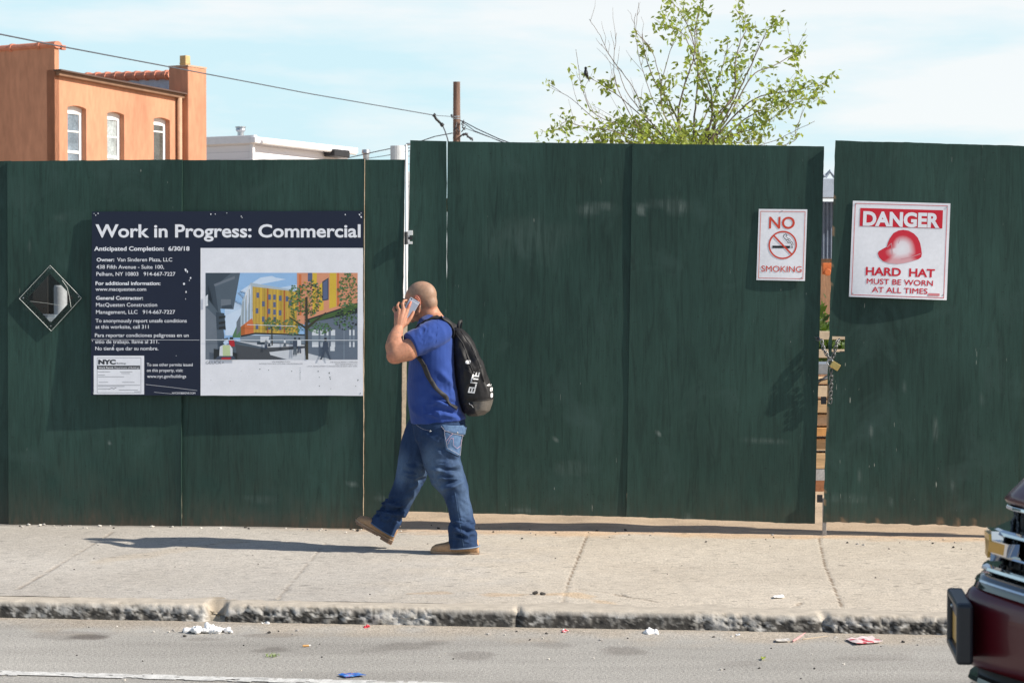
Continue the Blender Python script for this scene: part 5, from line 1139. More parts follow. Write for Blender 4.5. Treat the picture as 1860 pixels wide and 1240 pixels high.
# ---------------------------------------------------------------- behind the fence: houses, pole, wires, tree, what the gaps show
STUCCO = mat('orange_stucco', (.53, .255, .155), .9, var=.15, vs=.8, vs2=7, stretch=(1, 1, .3), bmp=.3, bs=30, bd=.01, spec=.2)
TILE = mat('terracotta_coping', (.52, .20, .125), .75, var=.15, vs=3)
BROWN_TRIM = mat('brown_weathered_fascia', (.22, .12, .07), .7, var=.2, vs=3)
WIN_WHITE = mat('white_window_paint', (.78, .78, .77), .45, var=.03)
def window_glass(name, c): return mat(name, c, .06, var=.35, vs=2.2, spec=.8)
def stucco_house():
    base = D(100, 290, 58); base.z = -.05
    A = Vector((math.cos(R(61)), math.sin(R(61)), 0)); B = Vector((-A.y, A.x, 0))         # A: along the windowed side, B: along the street end
    Nn = Vector((A.y, -A.x, 0))                                                            # out of the windowed side
    t = thing('house', 'orange stucco house with three white sash windows above the left fence', 'house', base)
    def PA(px, py, off=0.0):                                                               # point on the windowed wall
        return hit(px, py, base + Nn * off, Nn)
    def ab(px, py): p = PA(px, py); return ((p - base).dot(A), p.z)
    Wz = ab(105, 128)[1]; Wz2 = ab(329, 171)[1]; Hz = ab(98, 83)[1]
    L = ab(331.5, 200)[0]; par = ab(107, 100)[0]
    wins = []
    for x0, x1, y0a, y0b, ya in ((122.5, 156.5, 190, 192, 184), (194.5, 225.5, 201.5, 203, 197), (279, 308.5, 212, 213, 208)):
        a0, z0 = ab(x0, y0a); a1, z1 = ab(x1, y0b); top = (z0 + z1) / 2; wins.append((a0, a1, top - .02))
    # wall with three arched openings: strips between and columns over/under each opening
    mb = MB(); d = -.28
    def slab(a0, a1, z0, z1, out=0):
        q = [base + A * a + Z * (z - base.z) + Nn * out for a, z in ((a0, z0), (a1, z0), (a1, z1), (a0, z1))]
        for p, z in zip(q, (z0, z0, z1, z1)): p.z = z
        mb.prism(q, Nn * d)
    eps = [0] + [v for w in wins for v in w[:2]] + [L]
    def topz(a): return Wz + (Wz2 - Wz) * (a - par) / (L - par)
    for i in range(0, len(eps), 2):
        a0, a1 = eps[i], eps[i + 1]; q = [(a0, -.05), (a1, -.05), (a1, topz(a1)), (a0, topz(a0))]
        P = []
        for a, z in q: p = base + A * a; p.z = z; P.append(p)
        mb.prism(P, Nn * d)
    for a0, a1, tp in wins:
        K = 8; w = a1 - a0; rise = .06
        for k in range(K):
            u0, u1 = k / K, (k + 1) / K; f = lambda u: tp - rise * (2 * u - 1) ** 2
            P = []
            for u, z in ((u0, f(u0)), (u1, f(u1)), (u1, topz(a0 + w * u1)), (u0, topz(a0 + w * u0))): p = base + A * (a0 + w * u); p.z = z; P.append(p)
            mb.prism(P, Nn * d)
        P = []
        for u, z in ((0, -.05), (1, -.05), (1, tp - 2.05), (0, tp - 2.05)): p = base + A * (a0 + w * u); p.z = z; P.append(p)
        mb.prism(P, Nn * d)
    # street end: taller parapet wall
    q = []
    for b, z in ((-.0, -.05), (9, -.05), (9, Hz - .05), (0, Hz)): p = base + B * b; p.z = z; q.append(p)
    mb.prism(q, A * par)
    mb.build('wall', STUCCO, t)
    mb = MB()
    for a, z in ((L, 0),):
        q = []
        for a_, b in ((par, .28), (L, .28), (L, 8.6), (par, 8.6)): p = base + A * a_ + B * b; p.z = topz(a_) - .06; q.append(p)
        mb.prism(q, Vector((0, 0, -.1)))
    mb.build('roof', mat('grey_roof_felt', (.25, .25, .26), .9), t)
    # clay coping with collars along the parapet
    mb = MB(); a = base + A * (par / 2) - B * .05; b = base + A * (par / 2) + B * 9; a.z, b.z = Hz + .03, Hz - .02
    mb.tube([a, b], .16, 10, ry=.10); n = 9
    for k in range(n): p = a.lerp(b, (k + .55) / n); mb.tube([p, p + (b - a).normalized() * .09], .185, 10, ry=.125)
    mb.box(a + A * .18 - Z * .06, (.16, .10, .12), (A, B, Z)); mb.build('coping', TILE, t)
    # sloping fascia / gutter on the windowed side
    mb = MB(); p, q = PA(104, 132, .06), PA(333, 175, .06); dv = (q - p).normalized(); mb.box((p + q) / 2, ((q - p).length, .16, .17), (dv, Nn, dv.cross(Nn))); mb.build('gutter', BROWN_TRIM, t, bevel=.02)
    mb = MB(); p, q = PA(104, 128, .10), PA(334, 170.5, .10); mb.box((p + q) / 2, ((q - p).length, .26, .04), (dv, Nn, dv.cross(Nn))); mb.build('roof_edge', mat('dark_roof_edge', (.10, .06, .045), .8), t)
    mb = MB(); p = PA(326, 178, .09); q = p.copy(); q.z = 0; mb.tube([p, q], .075, 10); mb.build('drainpipe', mat('tan_painted_pipe', (.50, .30, .19), .6), t, smooth=True)
    gl = [window_glass('window_glass_sky', (.20, .25, .30)), window_glass('window_glass_curtain', (.36, .40, .40)), window_glass('window_glass_dark', (.10, .10, .09))]
    for wi, (a0, a1, tp) in enumerate(wins):
        o = bpy.data.objects.new('window', None); COL.objects.link(o); o.location = base + A * a0; put(o, t)
        w = a1 - a0; ins = -.19
        def bar(mb, u0, u1, z0, z1, out, th=.05):
            q = []
            for u, z in ((u0, z0), (u1, z0), (u1, z1), (u0, z1)): p = base + A * (a0 + u) + Nn * out; p.z = z; q.append(p)
            mb.prism(q, Nn * -th)
        mb = MB(); f = .075
        bar(mb, -.02, f, tp - 2.05, tp - .02, ins + .03); bar(mb, w - f * 1.5, w + .02, tp - 2.05, tp - .02, ins + .03); bar(mb, f, w - f * 1.5, tp - .22, tp, ins + .028); bar(mb, f, w - f * 1.5, tp - 2.05, tp - 1.96, ins + .028)
        bar(mb, f, w - f * 1.5, tp - 1.30, tp - 1.22, ins + .018); bar(mb, f, w - f * 1.5, tp - .72 + .1 * (wi == 2) * 3, tp - .675 + .1 * (wi == 2) * 3, ins + .016)
        mb.build('frame', WIN_WHITE, o)
        mb = MB(); bar(mb, f * .5, w - f, tp - 2.0, tp - .15, ins, .012); mb.build('pane', gl[wi], o)
        mb = MB(); bar(mb, -.06, w + .06, tp - 2.13, tp - 2.05, .06, .25); mb.build('sill', STUCCO, o)
        if wi == 0:
            mb = MB(); bar(mb, f, w * .7, tp - 1.96, tp - 1.76, ins + .01, .006); mb.build('lace_curtain', WIN_WHITE, o)
        mb = MB(); bar(mb, f * .5, w * .55, tp - 1.1, tp - .2, ins - .02, .01); mb.build('blind', mat('pale_blind', (.5, .5, .47), .8), o)
    # chimney block at the far end, standing proud of the side wall
    c = hit(342, 200, base + Nn * .26, Nn); c.z = -.05; top = hit(342, 121, c, Vector((0, 1, 0))).z
    e = hit(375.5, 200, base + Nn * .26, Nn); e.z = -.05
    q = [c, e, e - Nn * .72, c - Nn * .72]
    m2 = MB(); m2.loft([[p.copy() for p in q], [Vector((p.x, p.y, top)) for p in q]]); o = m2.build('chimney', STUCCO, t, bevel=.03)
    m2 = MB(); cap = [Vector((p.x, p.y, top + .002)) for p in q]; cc = sum(cap, Vector()) / 4; cap = [cc + (p - cc) * 1.02 for p in cap]; m2.prism(cap, Vector((0, 0, .05))); m2.build('chimney_cap', mat('mortar_cap', (.50, .34, .24), .9), o)
    m2 = MB(); g0 = D(336, 122, c.y + .5); m2.box(g0 + Z * .12, (.22, .22, .42), (A, Nn, Z)); m2.box(g0 + Z * .10, (.24, .24, .03), (A, Nn, Z)); m2.build('flue', mat('buff_clay_flue', (.55, .37, .17), .8, var=.15), o, bevel=.01)
    # far parapet seen over the sloping roof
    m2 = MB(); p, q = D(150, 141, 68), D(312, 136.5, 66); dv = (q - p).normalized(); m2.tube([p, q], .19, 10, ry=.13); n = 9
    for k in range(n): r = p.lerp(q, (k + .5) / n); m2.tube([r, r + dv * .10], .22, 10, ry=.16)
    m2.build('rear_coping', TILE, t)
    m2 = MB(); p2, q2 = p - Z * .1, q - Z * .1; m2.prism([p2, q2, Vector((q.x, q.y, 0)), Vector((p.x, p.y, 0))], Vector((0, .3, 0))); m2.build('rear_wall', mat('blue_grey_render', (.42, .46, .54), .9), t)
stucco_house()
def white_building():
    t = thing('building', 'low white building with vinyl siding right of the orange house', 'building', D(458, 290, 78) * 1.0)
    sd, nt, b = new_mat('white_vinyl_siding'); tc = node(nt, 'TexCoord'); sx = node(nt, 'SeparateXYZ'); nt.links.new(tc.outputs['Object'], sx.inputs[0])
    mm = node(nt, 'Math', operation='MULTIPLY'); mm.inputs[1].default_value = 4.2; fr = node(nt, 'Math', operation='FRACT'); nt.links.new(sx.outputs['Z'], mm.inputs[0]); nt.links.new(mm.outputs[0], fr.inputs[0])
    nt.links.new(ramp(nt, fr.outputs[0], [(.0, (.46, .45, .47)), (.10, (.72, .71, .74)), (1, (.76, .75, .78))]), b.inputs['Base Color']); bump(nt, b, fr.outputs[0], .6, .03); b.inputs['Roughness'].default_value = .6
    A = Vector((math.cos(R(62)), math.sin(R(62)), 0)); B = Vector((-A.y, A.x, 0)); Nn = Vector((A.y, -A.x, 0))
    c = D(458, 290, 78); c.z = 0; top = D(458, 256, 78).z
    e = hit(632, 290, c, Nn); L = (e - c).dot(A)
    mb = MB(); q = [c, c + A * L, c + A * L + B * 9, c + B * 9]
    mb.loft([[Vector((p.x, p.y, -.1)) for p in q], [Vector((p.x, p.y, top)) for p in q]]); mb.build('wall', sd, t)
    wm = mat('white_roof_trim', (.76, .75, .76), .5, var=.05)
    mb = MB(); p = c + B * -.1 + Nn * .10; p.z = top + .02; mb.box(p + A * (L / 2), (L + .5, .22, .22), (A, Nn, Z)); mb.tube([p + Nn * .14 + Z * -.06 + A * .1, p + Nn * .14 - Z * .10 + A * L], .09, 8); mb.build('eaves_gutter', wm, t, bevel=.02)
    mb = MB(); p = c - A * .06 + Nn * .1; p.z = top + .05; mb.box(p + B * 4.5, (.2, 9.2, .30), (A, B, Z)); mb.build('parapet', wm, t, bevel=.02)
    mb = MB(); p = c + Nn * .02 - A * .02; mb.box(Vector((p.x, p.y, top / 2)), (.14, .14, top - .1), (A, Nn, Z)); mb.build('corner_board', wm, t)
    mb = MB(); p = hit(612, 279, c + Nn * .3, Nn); mb.box(p, (1.1, .5, .28), (A, Nn, Z)); mb.build('rooftop_unit', DARK_METAL, t, bevel=.03)
    mb = MB(); p = D(437, 254, 82); mb.tube([p - Z * .3, p + Z * .36], .12, 12); mb.tube([p + Z * .30, p + Z * .36, p + Z * .46], [.14, .19, .17], 12); mb.tube([p + Z * .46, p + Z * .5], .21, 12); mb.build('vent_pipe', STEEL, t)
white_building()
def vent(px, y0, y1, Y, r, name, label, cat, m):
    a, b = D(px, y0, Y), D(px, y1, Y); mb = MB(); mb.tube([Vector((a.x, a.y, 0)), Vector((a.x, a.y, a.z - .25))], r, 14); t = thing(name, label, cat, (a.x, a.y, 0)); mb.build('pipe', m, t, smooth=False)
    mb = MB(); mb.tube([a - Z * .25, a - Z * .12, a - Z * .1, a], [r, r * 1.05, r * 1.5, r * 1.3], 14); mb.build('cowl', m, t)
vent(665, 272, 290, 60, .085, 'vent_pipe', 'thin grey vent pipe with a cowl just above the fence top', 'pipe', STEEL)
def concrete_post():
    a = D(722, 265, 34); mb = MB(); mb.tube([Vector((a.x, a.y, 0)), Vector((a.x, a.y, a.z - .006)), a], [.113, .113, .110], 20)
    o = mb.build('post', mat('pale_grey_painted_post', (.56, .58, .60), .6, var=.18, vs=5, stretch=(1, 1, .3)), smooth=False, bevel=.006); tag(o, 'thick pale grey round post poking up beside the tall gate panel', 'post')
concrete_post()
def mesh_frame():
    t = thing('wire_fence_frame', 'thin white metal frame with stretched wires in the gap left of the gate', 'fence', D(738, 600, 20))
    x0, x1 = D(738, 262, 20), D(815, 258, 20); mb = MB(); mb.tube([Vector((x0.x, 20, 0)), x0], .011, 8); mb.tube([x0, D(775, 259, 20)], .010, 6); mb.build('frame', WHITE_METAL, t, smooth=True)
    for y in (268, 283, 297, 330):
        m = MB(); m.tube([D(736, y + 2, 20), D(790, y - 6, 20.2)], .004, 5); m.build('wire', STEEL, t)
    mb = MB(); mb.box(D(742, 365, 20.1), (.06, .03, .55)); mb.build('white_board', WHITE_METAL, t, bevel=.004)
mesh_frame()
POLE_X = D(829, 200, 57)
def utility_pole():
    t = thing('utility_pole', 'brown wooden utility pole standing beyond the tall gate', 'utility pole', (POLE_X.x, 57, 0))
    a = D(829.5, 149, 57); mb = MB(); mb.tube([Vector((a.x, a.y, 0)), Vector((a.x, a.y, a.z * .6)), a], [.125, .105, .092], 14)
    mb.build('pole', mat('creosoted_wood', (.19, .115, .085), .85, var=.3, vs=4, stretch=(4, 4, .4), bmp=.5, bs=30), t, smooth=False)
    hw = mat('pole_hardware', (.10, .10, .11), .6, .3)
    def P(px, py, dy=-.12): return D(px, py, 57 + dy)
    for pts, r in ((((829, 214), (823, 212), (820, 210)), .02), (((820, 208), (822, 214)), .03), (((836, 219), (842, 222), (840, 232), (845, 236)), .018), (((843, 218), (838, 226), (846, 230), (838, 240)), .014), (((834, 250), (842, 243), (850, 247), (856, 254)), .022), (((840, 246), (846, 243), (850, 244)), .03), (((848, 248), (858, 252), (858, 256)), .025), (((824, 236), (828, 232), (835, 240)), .012), (((823, 252), (830, 222)), .012)):
        m = MB(); m.tube([P(*p) for p in pts], r, 7); m.build('bracket', hw, t, smooth=True)
    m = MB()
    for y in (212, 216): m.tube([P(829.5, y, .0) + Z * .012, P(829.5, y, .0) - Z * .012], .106, 14)
    m.build('band', STEEL, t)
utility_pole()
WIRE = mat('black_cable', (.07, .08, .10), .6)
def cable(label, pts, r, m=WIRE):
    P = [D(*p) for p in pts]; dense = []
    for i in range(len(P) - 1):
        for k in range(8): dense.append(P[i].lerp(P[i + 1], k / 8))
    dense.append(P[-1]); n = len(dense)
    mb = MB(); mb.tube(dense, r, 6); tag(mb.build('cable', m, smooth=True), label, 'cable')
cable('long dark overhead cable running down from upper left to the utility pole', [(-260, 20, 26), (0, 62.5, 32), (105, 83.5, 34.5), (330, 126, 41), (560, 170, 49), (788, 209.5, 56)], .012)
cable('thin pale cable end linking the overhead cable to the pole', [(788, 209.5, 56), (806, 211, 56.4), (822, 212, 56.8)], .008)
def strain():
    t = thing('cable_insulator', 'dark strain insulator with drop wire hanging left of the pole top', 'insulator', D(788, 209, 56))
    m = MB(); m.tube([D(788, 209, 56), D(792, 216, 56), D(803, 227, 56)], [.03, .035, .03], 8); m.tube([D(787, 208, 56), D(790, 210.5, 56)], .05, 8); m.tube([D(801, 225, 56), D(805, 229, 56)], .05, 8); m.build('insulator', DARK_METAL, t, smooth=True)
    m = MB(); m.tube([D(804, 228, 56), D(809, 240, 56), D(813, 252, 56), D(815, 262, 56)], .016, 6); m.build('drop_wire', WIRE, t, smooth=True)
strain()
cable('thin cable climbing from the white building roof towards the pole', [(632, 287, 60), (690, 274, 59), (745, 263, 58), (790, 248, 57.4), (822, 242, 57)], .013)
cable('thinner cable sagging just under the one climbing to the pole', [(640, 292, 60), (700, 283, 59), (745, 274, 58)], .009)
cable('upper thin cable going right and down from the pole', [(840, 220, 57), (866, 234, 55), (905, 252, 52), (960, 272, 50)], .013)
cable('middle thin cable going right and down from the pole', [(840, 222, 57), (862, 238, 55), (892, 250, 52), (930, 266, 50)], .011)
cable('lowest loose cable looping behind the gate right of the pole', [(842, 232, 57), (880, 246, 54), (925, 262, 52), (980, 280, 50)], .008)

# ---- young tree behind the gate: many whippy stems, leaf tufts towards their ends, bare twigs on the left
def tree():
    Y = 29.0; S = Y / F_PX
    root = D(1262, 330, Y); t = thing('tree', 'sprawling young tree with sparse yellow green leaves above the gate', 'tree', (root.x, Y, 0))
    T = lambda px, py, dy=0.0: D(px, py, Y + dy)
    bark = mat('grey_brown_bark', (.21, .165, .135), .85, var=.25, vs=8); r_ = random.Random(11)
    trunk = MB(); trunk.tube([Vector((root.x + .1, Y, -.1)), Vector((root.x + .03, Y, .9)), T(1258, 400), T(1255, 300)], [.13, .10, .085, .07], 10)
    leaves = []; tufts = []
    def branch(pts, r0, r1, dy, leafy, twigs=0, tw_len=60):
        P = [T(p[0], p[1], dy * i / max(1, len(pts) - 1)) for i, p in enumerate(pts)]; d = []
        for i in range(len(P) - 1):
            p0, p1, p2, p3 = P[max(i - 1, 0)], P[i], P[i + 1], P[min(i + 2, len(P) - 1)]
            for k in range(6):
                s = k / 6; d.append(.5 * ((2 * p1) + (p2 - p0) * s + (2 * p0 - 5 * p1 + 4 * p2 - p3) * s * s + (3 * p1 - p0 - 3 * p2 + p3) * s ** 3))
        d.append(P[-1]); n = len(d)
        d = [p + Vector((r_.gauss(0, .003), r_.gauss(0, .008), r_.gauss(0, .003))) if 0 < i < n - 1 else p for i, p in enumerate(d)]
        trunk.tube(d, [(r0 + (r1 - r0) * (i / (n - 1)) ** .7) * .72 for i in range(n)], 6)
        for i, p in enumerate(d):
            f = i / (n - 1)
            for (f0, f1, k, sp) in leafy:
                if f0 <= f <= f1: tufts.append((p, sp, k))
        for k in range(twigs):
            i = r_.randint(n // 4, n - 2); p = d[i]; dr = (d[i + 1] - d[i]).normalized(); a = Vector((r_.uniform(-1, 1), r_.uniform(-1, 1), r_.uniform(-.1, 1))).normalized()
            v = (dr * .8 + a * .8).normalized(); ln = tw_len * S * r_.uniform(.35, 1.0); q = [p + v * ln * s + Z * (.10 * ln * s * s) + Vector((r_.gauss(0, .01), r_.gauss(0, .01), 0)) * (s > 0) for s in (0, .35, .7, 1)]
            trunk.tube(q, [r1 * .7, r1 * .6, r1 * .5, r1 * .35], 5)
            if leafy and leafy[0][2] > 0:
                for s in (1, 2, 3):
                    if r_.random() < .55: tufts.append((q[s], .07, leafy[0][2] * .8))
    b = (1256, 300)
    full = [(.30, 1, 9, .10)]; tip = [(.55, 1, 10, .10)]; ends = [(.8, 1, 10, .09)]
    for pts, r0, dy, lf, tw in (
        ([b, (1240, 245), (1218, 190), (1190, 150), (1172, 100), (1166, 62)], .028, .3, [(.28, .75, 11, .12), (.80, .92, 5, .08)], 6),
        ([b, (1232, 220), (1245, 150), (1262, 95), (1248, 45), (1225, 8)], .026, -.4, [(.35, .66, 11, .11), (.82, 1, 12, .10)], 7),
        ([b, (1262, 210), (1268, 130), (1262, 60), (1272, 10), (1276, -20)], .024, .5, [(.40, .62, 8, .10), (.70, .85, 12, .10), (.9, 1, 8, .07)], 6),
        ([b, (1290, 225), (1292, 170), (1280, 130), (1268, 90), (1262, 30)], .030, -.2, [(.30, .55, 9, .12)], 5),
        ([b, (1296, 240), (1294, 200), (1276, 158), (1262, 112), (1240, 62), (1200, 45)], .034, .1, [(.25, .6, 6, .11), (.86, 1, 10, .09)], 8),
        ([b, (1305, 215), (1335, 165), (1335, 120), (1345, 75), (1355, 50), (1335, 15)], .030, .6, [(.42, .62, 11, .11), (.80, 1, 11, .09)], 7),
        ([b, (1310, 225), (1345, 160), (1375, 95), (1395, 55), (1420, 38)], .024, -.5, [(.45, .70, 6, .09), (.78, 1, 9, .08)], 6),
        ([b, (1318, 220), (1365, 140), (1400, 122), (1440, 100), (1440, 90)], .022, .4, [(.5, .72, 4, .08), (.80, 1, 13, .09)], 6),
        ([b, (1330, 215), (1375, 178), (1420, 168), (1465, 160), (1502, 152)], .024, -.3, [(.45, .60, 10, .12), (.66, .78, 6, .08), (.85, 1, 10, .08)], 8),
        ([b, (1330, 235), (1372, 205), (1415, 192), (1455, 180), (1498, 182)], .022, .3, [(.35, .7, 13, .12), (.8, .95, 8, .09)], 8),
        ([b, (1320, 250), (1365, 235), (1395, 220), (1430, 196)], .020, -.6, [(.3, .75, 13, .12), (.9, 1, 6, .08)], 6),
        ([b, (1210, 262), (1170, 235), (1125, 222), (1090, 238)], .022, .5, [(.2, .75, 12, .12), (.8, 1, 6, .09)], 5),
        ([b, (1190, 262), (1120, 240), (1060, 230), (1025, 222), (1016, 238)], .018, -.4, [(.3, .62, 9, .11), (.72, 1, 9, .10)], 6),
        ([b, (1180, 268), (1110, 255), (1062, 258)], .016, .3, [(.2, 1, 11, .12)], 5),
        ([b, (1290, 262), (1350, 258), (1395, 246)], .018, .4, [(.2, 1, 13, .14)], 6),
        ([b, (1280, 240), (1310, 200), (1332, 178), (1336, 130)], .028, -.1, [(.2, .6, 7, .10), (.85, 1, 9, .1)], 4),
        ([b, (1240, 255), (1210, 215), (1200, 165), (1215, 100), (1230, 62)], .020, -.7, [(.2, .55, 11, .12), (.88, 1, 9, .09)], 5),
        ([b, (1268, 240), (1290, 190), (1310, 130), (1322, 80), (1318, 70)], .018, .8, [(.5, .8, 7, .10)], 5),
        # the bare left half
        ([b, (1190, 235), (1130, 180), (1095, 155), (1068, 140)], .018, .3, [(.66, .72, 8, .06)], 6), ([b, (1175, 245), (1135, 190), (1115, 130), (1120, 60)], .014, -.5, [], 6), ([b, (1180, 220), (1150, 160), (1110, 105), (1090, 65), (1070, 35)], .013, .4, [], 4),
        ([b, (1185, 225), (1140, 170), (1120, 120), (1092, 80)], .012, -.3, [], 7), ([b, (1150, 255), (1080, 215), (1045, 185), (1000, 155)], .012, .5, [(.25, .4, 6, .08)], 5), ([b, (1160, 240), (1085, 210), (1060, 170), (1046, 90)], .011, -.2, [(.3, .4, 5, .08)], 6), ([b, (1195, 200), (1165, 120), (1155, 60), (1160, 5)], .010, .2, [], 3), ([b, (1210, 180), (1185, 95), (1154, 55), (1155, 25)], .010, -.6, [], 4),
        ([b, (1430, 262), (1445, 235), (1462, 195)], .010, .2, [(.55, .75, 3, .06)], 3), ([b, (1400, 258), (1430, 245), (1480, 220)], .008, -.3, [(.4, .6, 5, .06)], 2)):
        branch(pts, r0, .0045, dy, lf, tw)
    for k in range(150):                                 # dense skirt just above the fence line
        px = r_.gauss(1250, 85); py = 268 - abs(r_.gauss(0, 22)); 
        if px < 1380: tufts.append((T(px, py, r_.uniform(-1.0, 1.0)), .13, 13))
    trunk.build('trunk', bark, t, smooth=True)
    V = []; Fc = []; cl = []
    for p, sp, k in tufts:
        tone = r_.random()
        for _ in range(max(1, int(k * r_.uniform(.6, 1.2) * .74))):
            c = p + Vector((r_.gauss(0, sp * .78), r_.gauss(0, sp), r_.gauss(0, sp * .72))); s = r_.uniform(.024, .046)
            n = Vector((r_.gauss(0, 1), r_.gauss(0, 1), r_.gauss(.5, .8))).normalized(); a = n.orthogonal().normalized(); a = (Matrix.Rotation(r_.uniform(0, 6.28), 3, n) @ a); b_ = n.cross(a)
            i0 = len(V); V += [tuple(c - a * s * 1.2), tuple(c + b_ * s * .62 - a * s * .1 + n * s * .12), tuple(c + a * s * 1.3 - n * s * .15), tuple(c - b_ * s * .62 - a * s * .1 + n * s * .12)]
            Fc.append((i0, i0 + 1, i0 + 2, i0 + 3)); g = .75 + .5 * r_.random(); y = r_.random() * .6 + tone * .4
            col = (np.array([.19, .275, .06]) * (1 - y) + np.array([.37, .41, .11]) * y) * g; cl += [col] * 4
    mb = MB(); mb.v = V; mb.f = Fc; mb.m = [0] * len(Fc); me = mb.mesh('crown'); set_col(me, np.array(cl))
    m, nt, bs = new_mat('spring_leaves'); out = nt.nodes['Material Output']; at = node(nt, 'Attribute', attribute_name='col'); nt.links.new(at.outputs['Color'], bs.inputs['Base Color']); bs.inputs['Roughness'].default_value = .5
    tl = node(nt, 'BsdfTranslucent'); nt.links.new(mix(nt, at.outputs['Color'], (1.3, 1.35, .6), 1, 'MULTIPLY'), tl.inputs[0]); ms = node(nt, 'MixShader'); ms.inputs[0].default_value = .45; nt.links.new(bs.outputs[0], ms.inputs[1]); nt.links.new(tl.outputs[0], ms.inputs[2]); nt.links.new(ms.outputs[0], out.inputs['Surface'])
    link('crown', me, m, t)
    return m
LEAF = tree()
def bird():
    c = D(1064, 134, 29); mb = MB(); mb.limb([c - Z * .03 + Vector((.02, 0, 0)), c, c + Z * .05], [.018, .035, .02], 8); mb.ball(c + Z * .075, .02); mb.limb([c - Z * .03 + Vector((.02, 0, 0)), c - Z * .11 + Vector((.05, 0, 0))], [.015, .006], 6); mb.limb([c + Z * .075, c + Z * .072 - Vector((.03, 0, 0))], [.009, .003], 6)
    me = remesh(mb, .006, 1); tag(link('bird', me, DARK_METAL, smooth=True), 'small dark bird perched on a bare twig at the left of the tree', 'bird')
bird()

# ---- what the gaps in the fence show
def site_things():
    # grey metal shed with a sign-like panel under its roof, right gap
    t = thing('shed', 'blue grey corrugated metal shed seen through the gap beside the hard hat notice', 'shed', D(1520, 560, 30))
    mb = MB(); x0, x1 = D(1440, 480, 30).x, D(1580, 480, 30).x; z1 = D(1500, 366, 30).z; zt = D(1500, 330, 30).z
    n = 40; vs = []
    for k in range(n + 1): vs.append((x0 + (x1 - x0) * k / n, 30 + .05 * (k % 2)))
    for k in range(n): a, b = vs[k], vs[k + 1]; mb.poly([(a[0], a[1], D(1500, 470, 30).z), (b[0], b[1], D(1500, 470, 30).z), (b[0], b[1], z1), (a[0], a[1], z1)])
    mb.build('wall', mat('blue_grey_sheet', (.22, .26, .33), .5, var=.15), t)
    mb = MB(); mb.box(((x0 + x1) / 2, 30.1, D(1500, 470, 30).z / 2), (x1 - x0, .1, D(1500, 470, 30).z)); mb.build('plank_base', mat('reddish_planks', (.34, .19, .11), .8, var=.3, vs=3, stretch=(6, 1, .5)), t)
    mb = MB(); mb.box(((x0 + x1) / 2, 29.8, (z1 + D(1500, 327, 30).z) / 2 + .02), (x1 - x0, .3, .27)); mb.build('fascia', mat('pale_blue_grey_fascia', (.40, .46, .56), .6), t, bevel=.01)
    mb = MB()
    for k in range(9): xx = x0 + (x1 - x0) * k / 8; mb.tube([(xx, 29.7, zt + .05), (xx + (x1 - x0) / 16, 29.7, zt + .13), (xx + (x1 - x0) / 8, 29.7, zt + .05)], .03, 6)
    mb.build('roof_edge', mat('grey_blue_roof', (.25, .30, .38), .6), t)
    lamp = D(1502, 488, 29.7); mb = MB(); mb.box(lamp, (.13, .08, .16)); mb.tube([lamp - Z * .05 - Vector((0, .05, 0)), lamp - Z * .05 - Vector((0, .09, 0))], .05, 10); tag(mb.build('orange_box', mat('orange_plastic', (.62, .16, .04), .5), bevel=.01), 'small orange box on the reddish planks behind the gap', 'box')
    # stacked boards
    g = 'boards stacked behind the gate gap'; r_ = random.Random(3)
    bd = [mat('fresh_pine', (.55, .38, .21), .75, var=.2, vs=3, stretch=(.4, 1, 6)), mat('orange_pine', (.56, .29, .10), .75, var=.2, vs=3), mat('pale_board', (.60, .48, .34), .75, var=.15, vs=3)]
    z = .30; k = 0
    names = ['lowest pale board of the stack seen through the gate gap', 'second board from the bottom of the stack in the gap', 'orange board low in the stack seen through the gap', 'middle pale board of the stack in the gate gap', 'third board from the top of the stack in the gap', 'second board from the top of the stack in the gap', 'topmost board of the stack seen through the gate gap']
    ys = [(852, 822), (818, 796), (792, 776), (774, 752), (750, 726), (722, 700), (697, 686)]
    cxp = D(1490, 800, 17.2)
    for i, (ya, yb) in enumerate(ys):
        za, zb = D(1490, ya, 17.2).z, D(1490, yb, 17.2).z
        mb = MB(); mb.box((cxp.x + r_.uniform(-.05, .05), 17.35 + r_.uniform(-.04, .04), (za + zb) / 2), (1.5, .3, abs(zb - za) * .93)); tag(mb.build('board', bd[(0, 0, 1, 2, 0, 2, 0)[i]], bevel=.004), names[i], 'board', g)
    mb = MB(); mb.box((cxp.x, 17.4, D(1490, 862, 17.2).z / 1), (1.6, .4, .09)); tag(mb.build('plank', mat('grey_old_plank', (.38, .39, .41), .8, var=.2)), 'grey weathered plank under the stacked boards in the gap', 'plank')
    mb = MB(); mb.box((cxp.x, 17.4, D(1490, 885, 17.2).z), (1.6, .4, .12)); tag(mb.build('beam', mat('red_brown_beam', (.30, .13, .06), .8, var=.2), bevel=.006), 'red brown beam lying under the grey plank in the gap', 'beam')
    mb = MB(); mb.tube([D(1478, 702, 17.0), D(1490, 690, 17.0), D(1504, 686, 17.0)], .012, 8); mb.tube([D(1480, 698, 16.95), D(1506, 680, 17.1)], .008, 8); tag(mb.build('hose', DARK_METAL, smooth=True), 'black hose draped over the top of the stacked boards', 'hose')
    mb = MB(); mb.box(D(1492, 668, 17.8), (1.0, .5, .09)); tag(mb.build('metal_sheet', mat('dull_zinc', (.30, .34, .38), .5, .5), bevel=.004), 'dull grey metal sheet above the stacked boards in the gap', 'metal sheet')
    for y, lab in ((609, 'upper pale rail among the weeds behind the chained gap'), (642, 'lower pale rail among the weeds behind the chained gap')):
        mb = MB(); mb.box(D(1492, y, 19), (1.2, .05, .075)); tag(mb.build('wooden_rail', bd[2], bevel=.004), lab, 'rail')
    # weeds
    V = []; Fc = []; cl = []
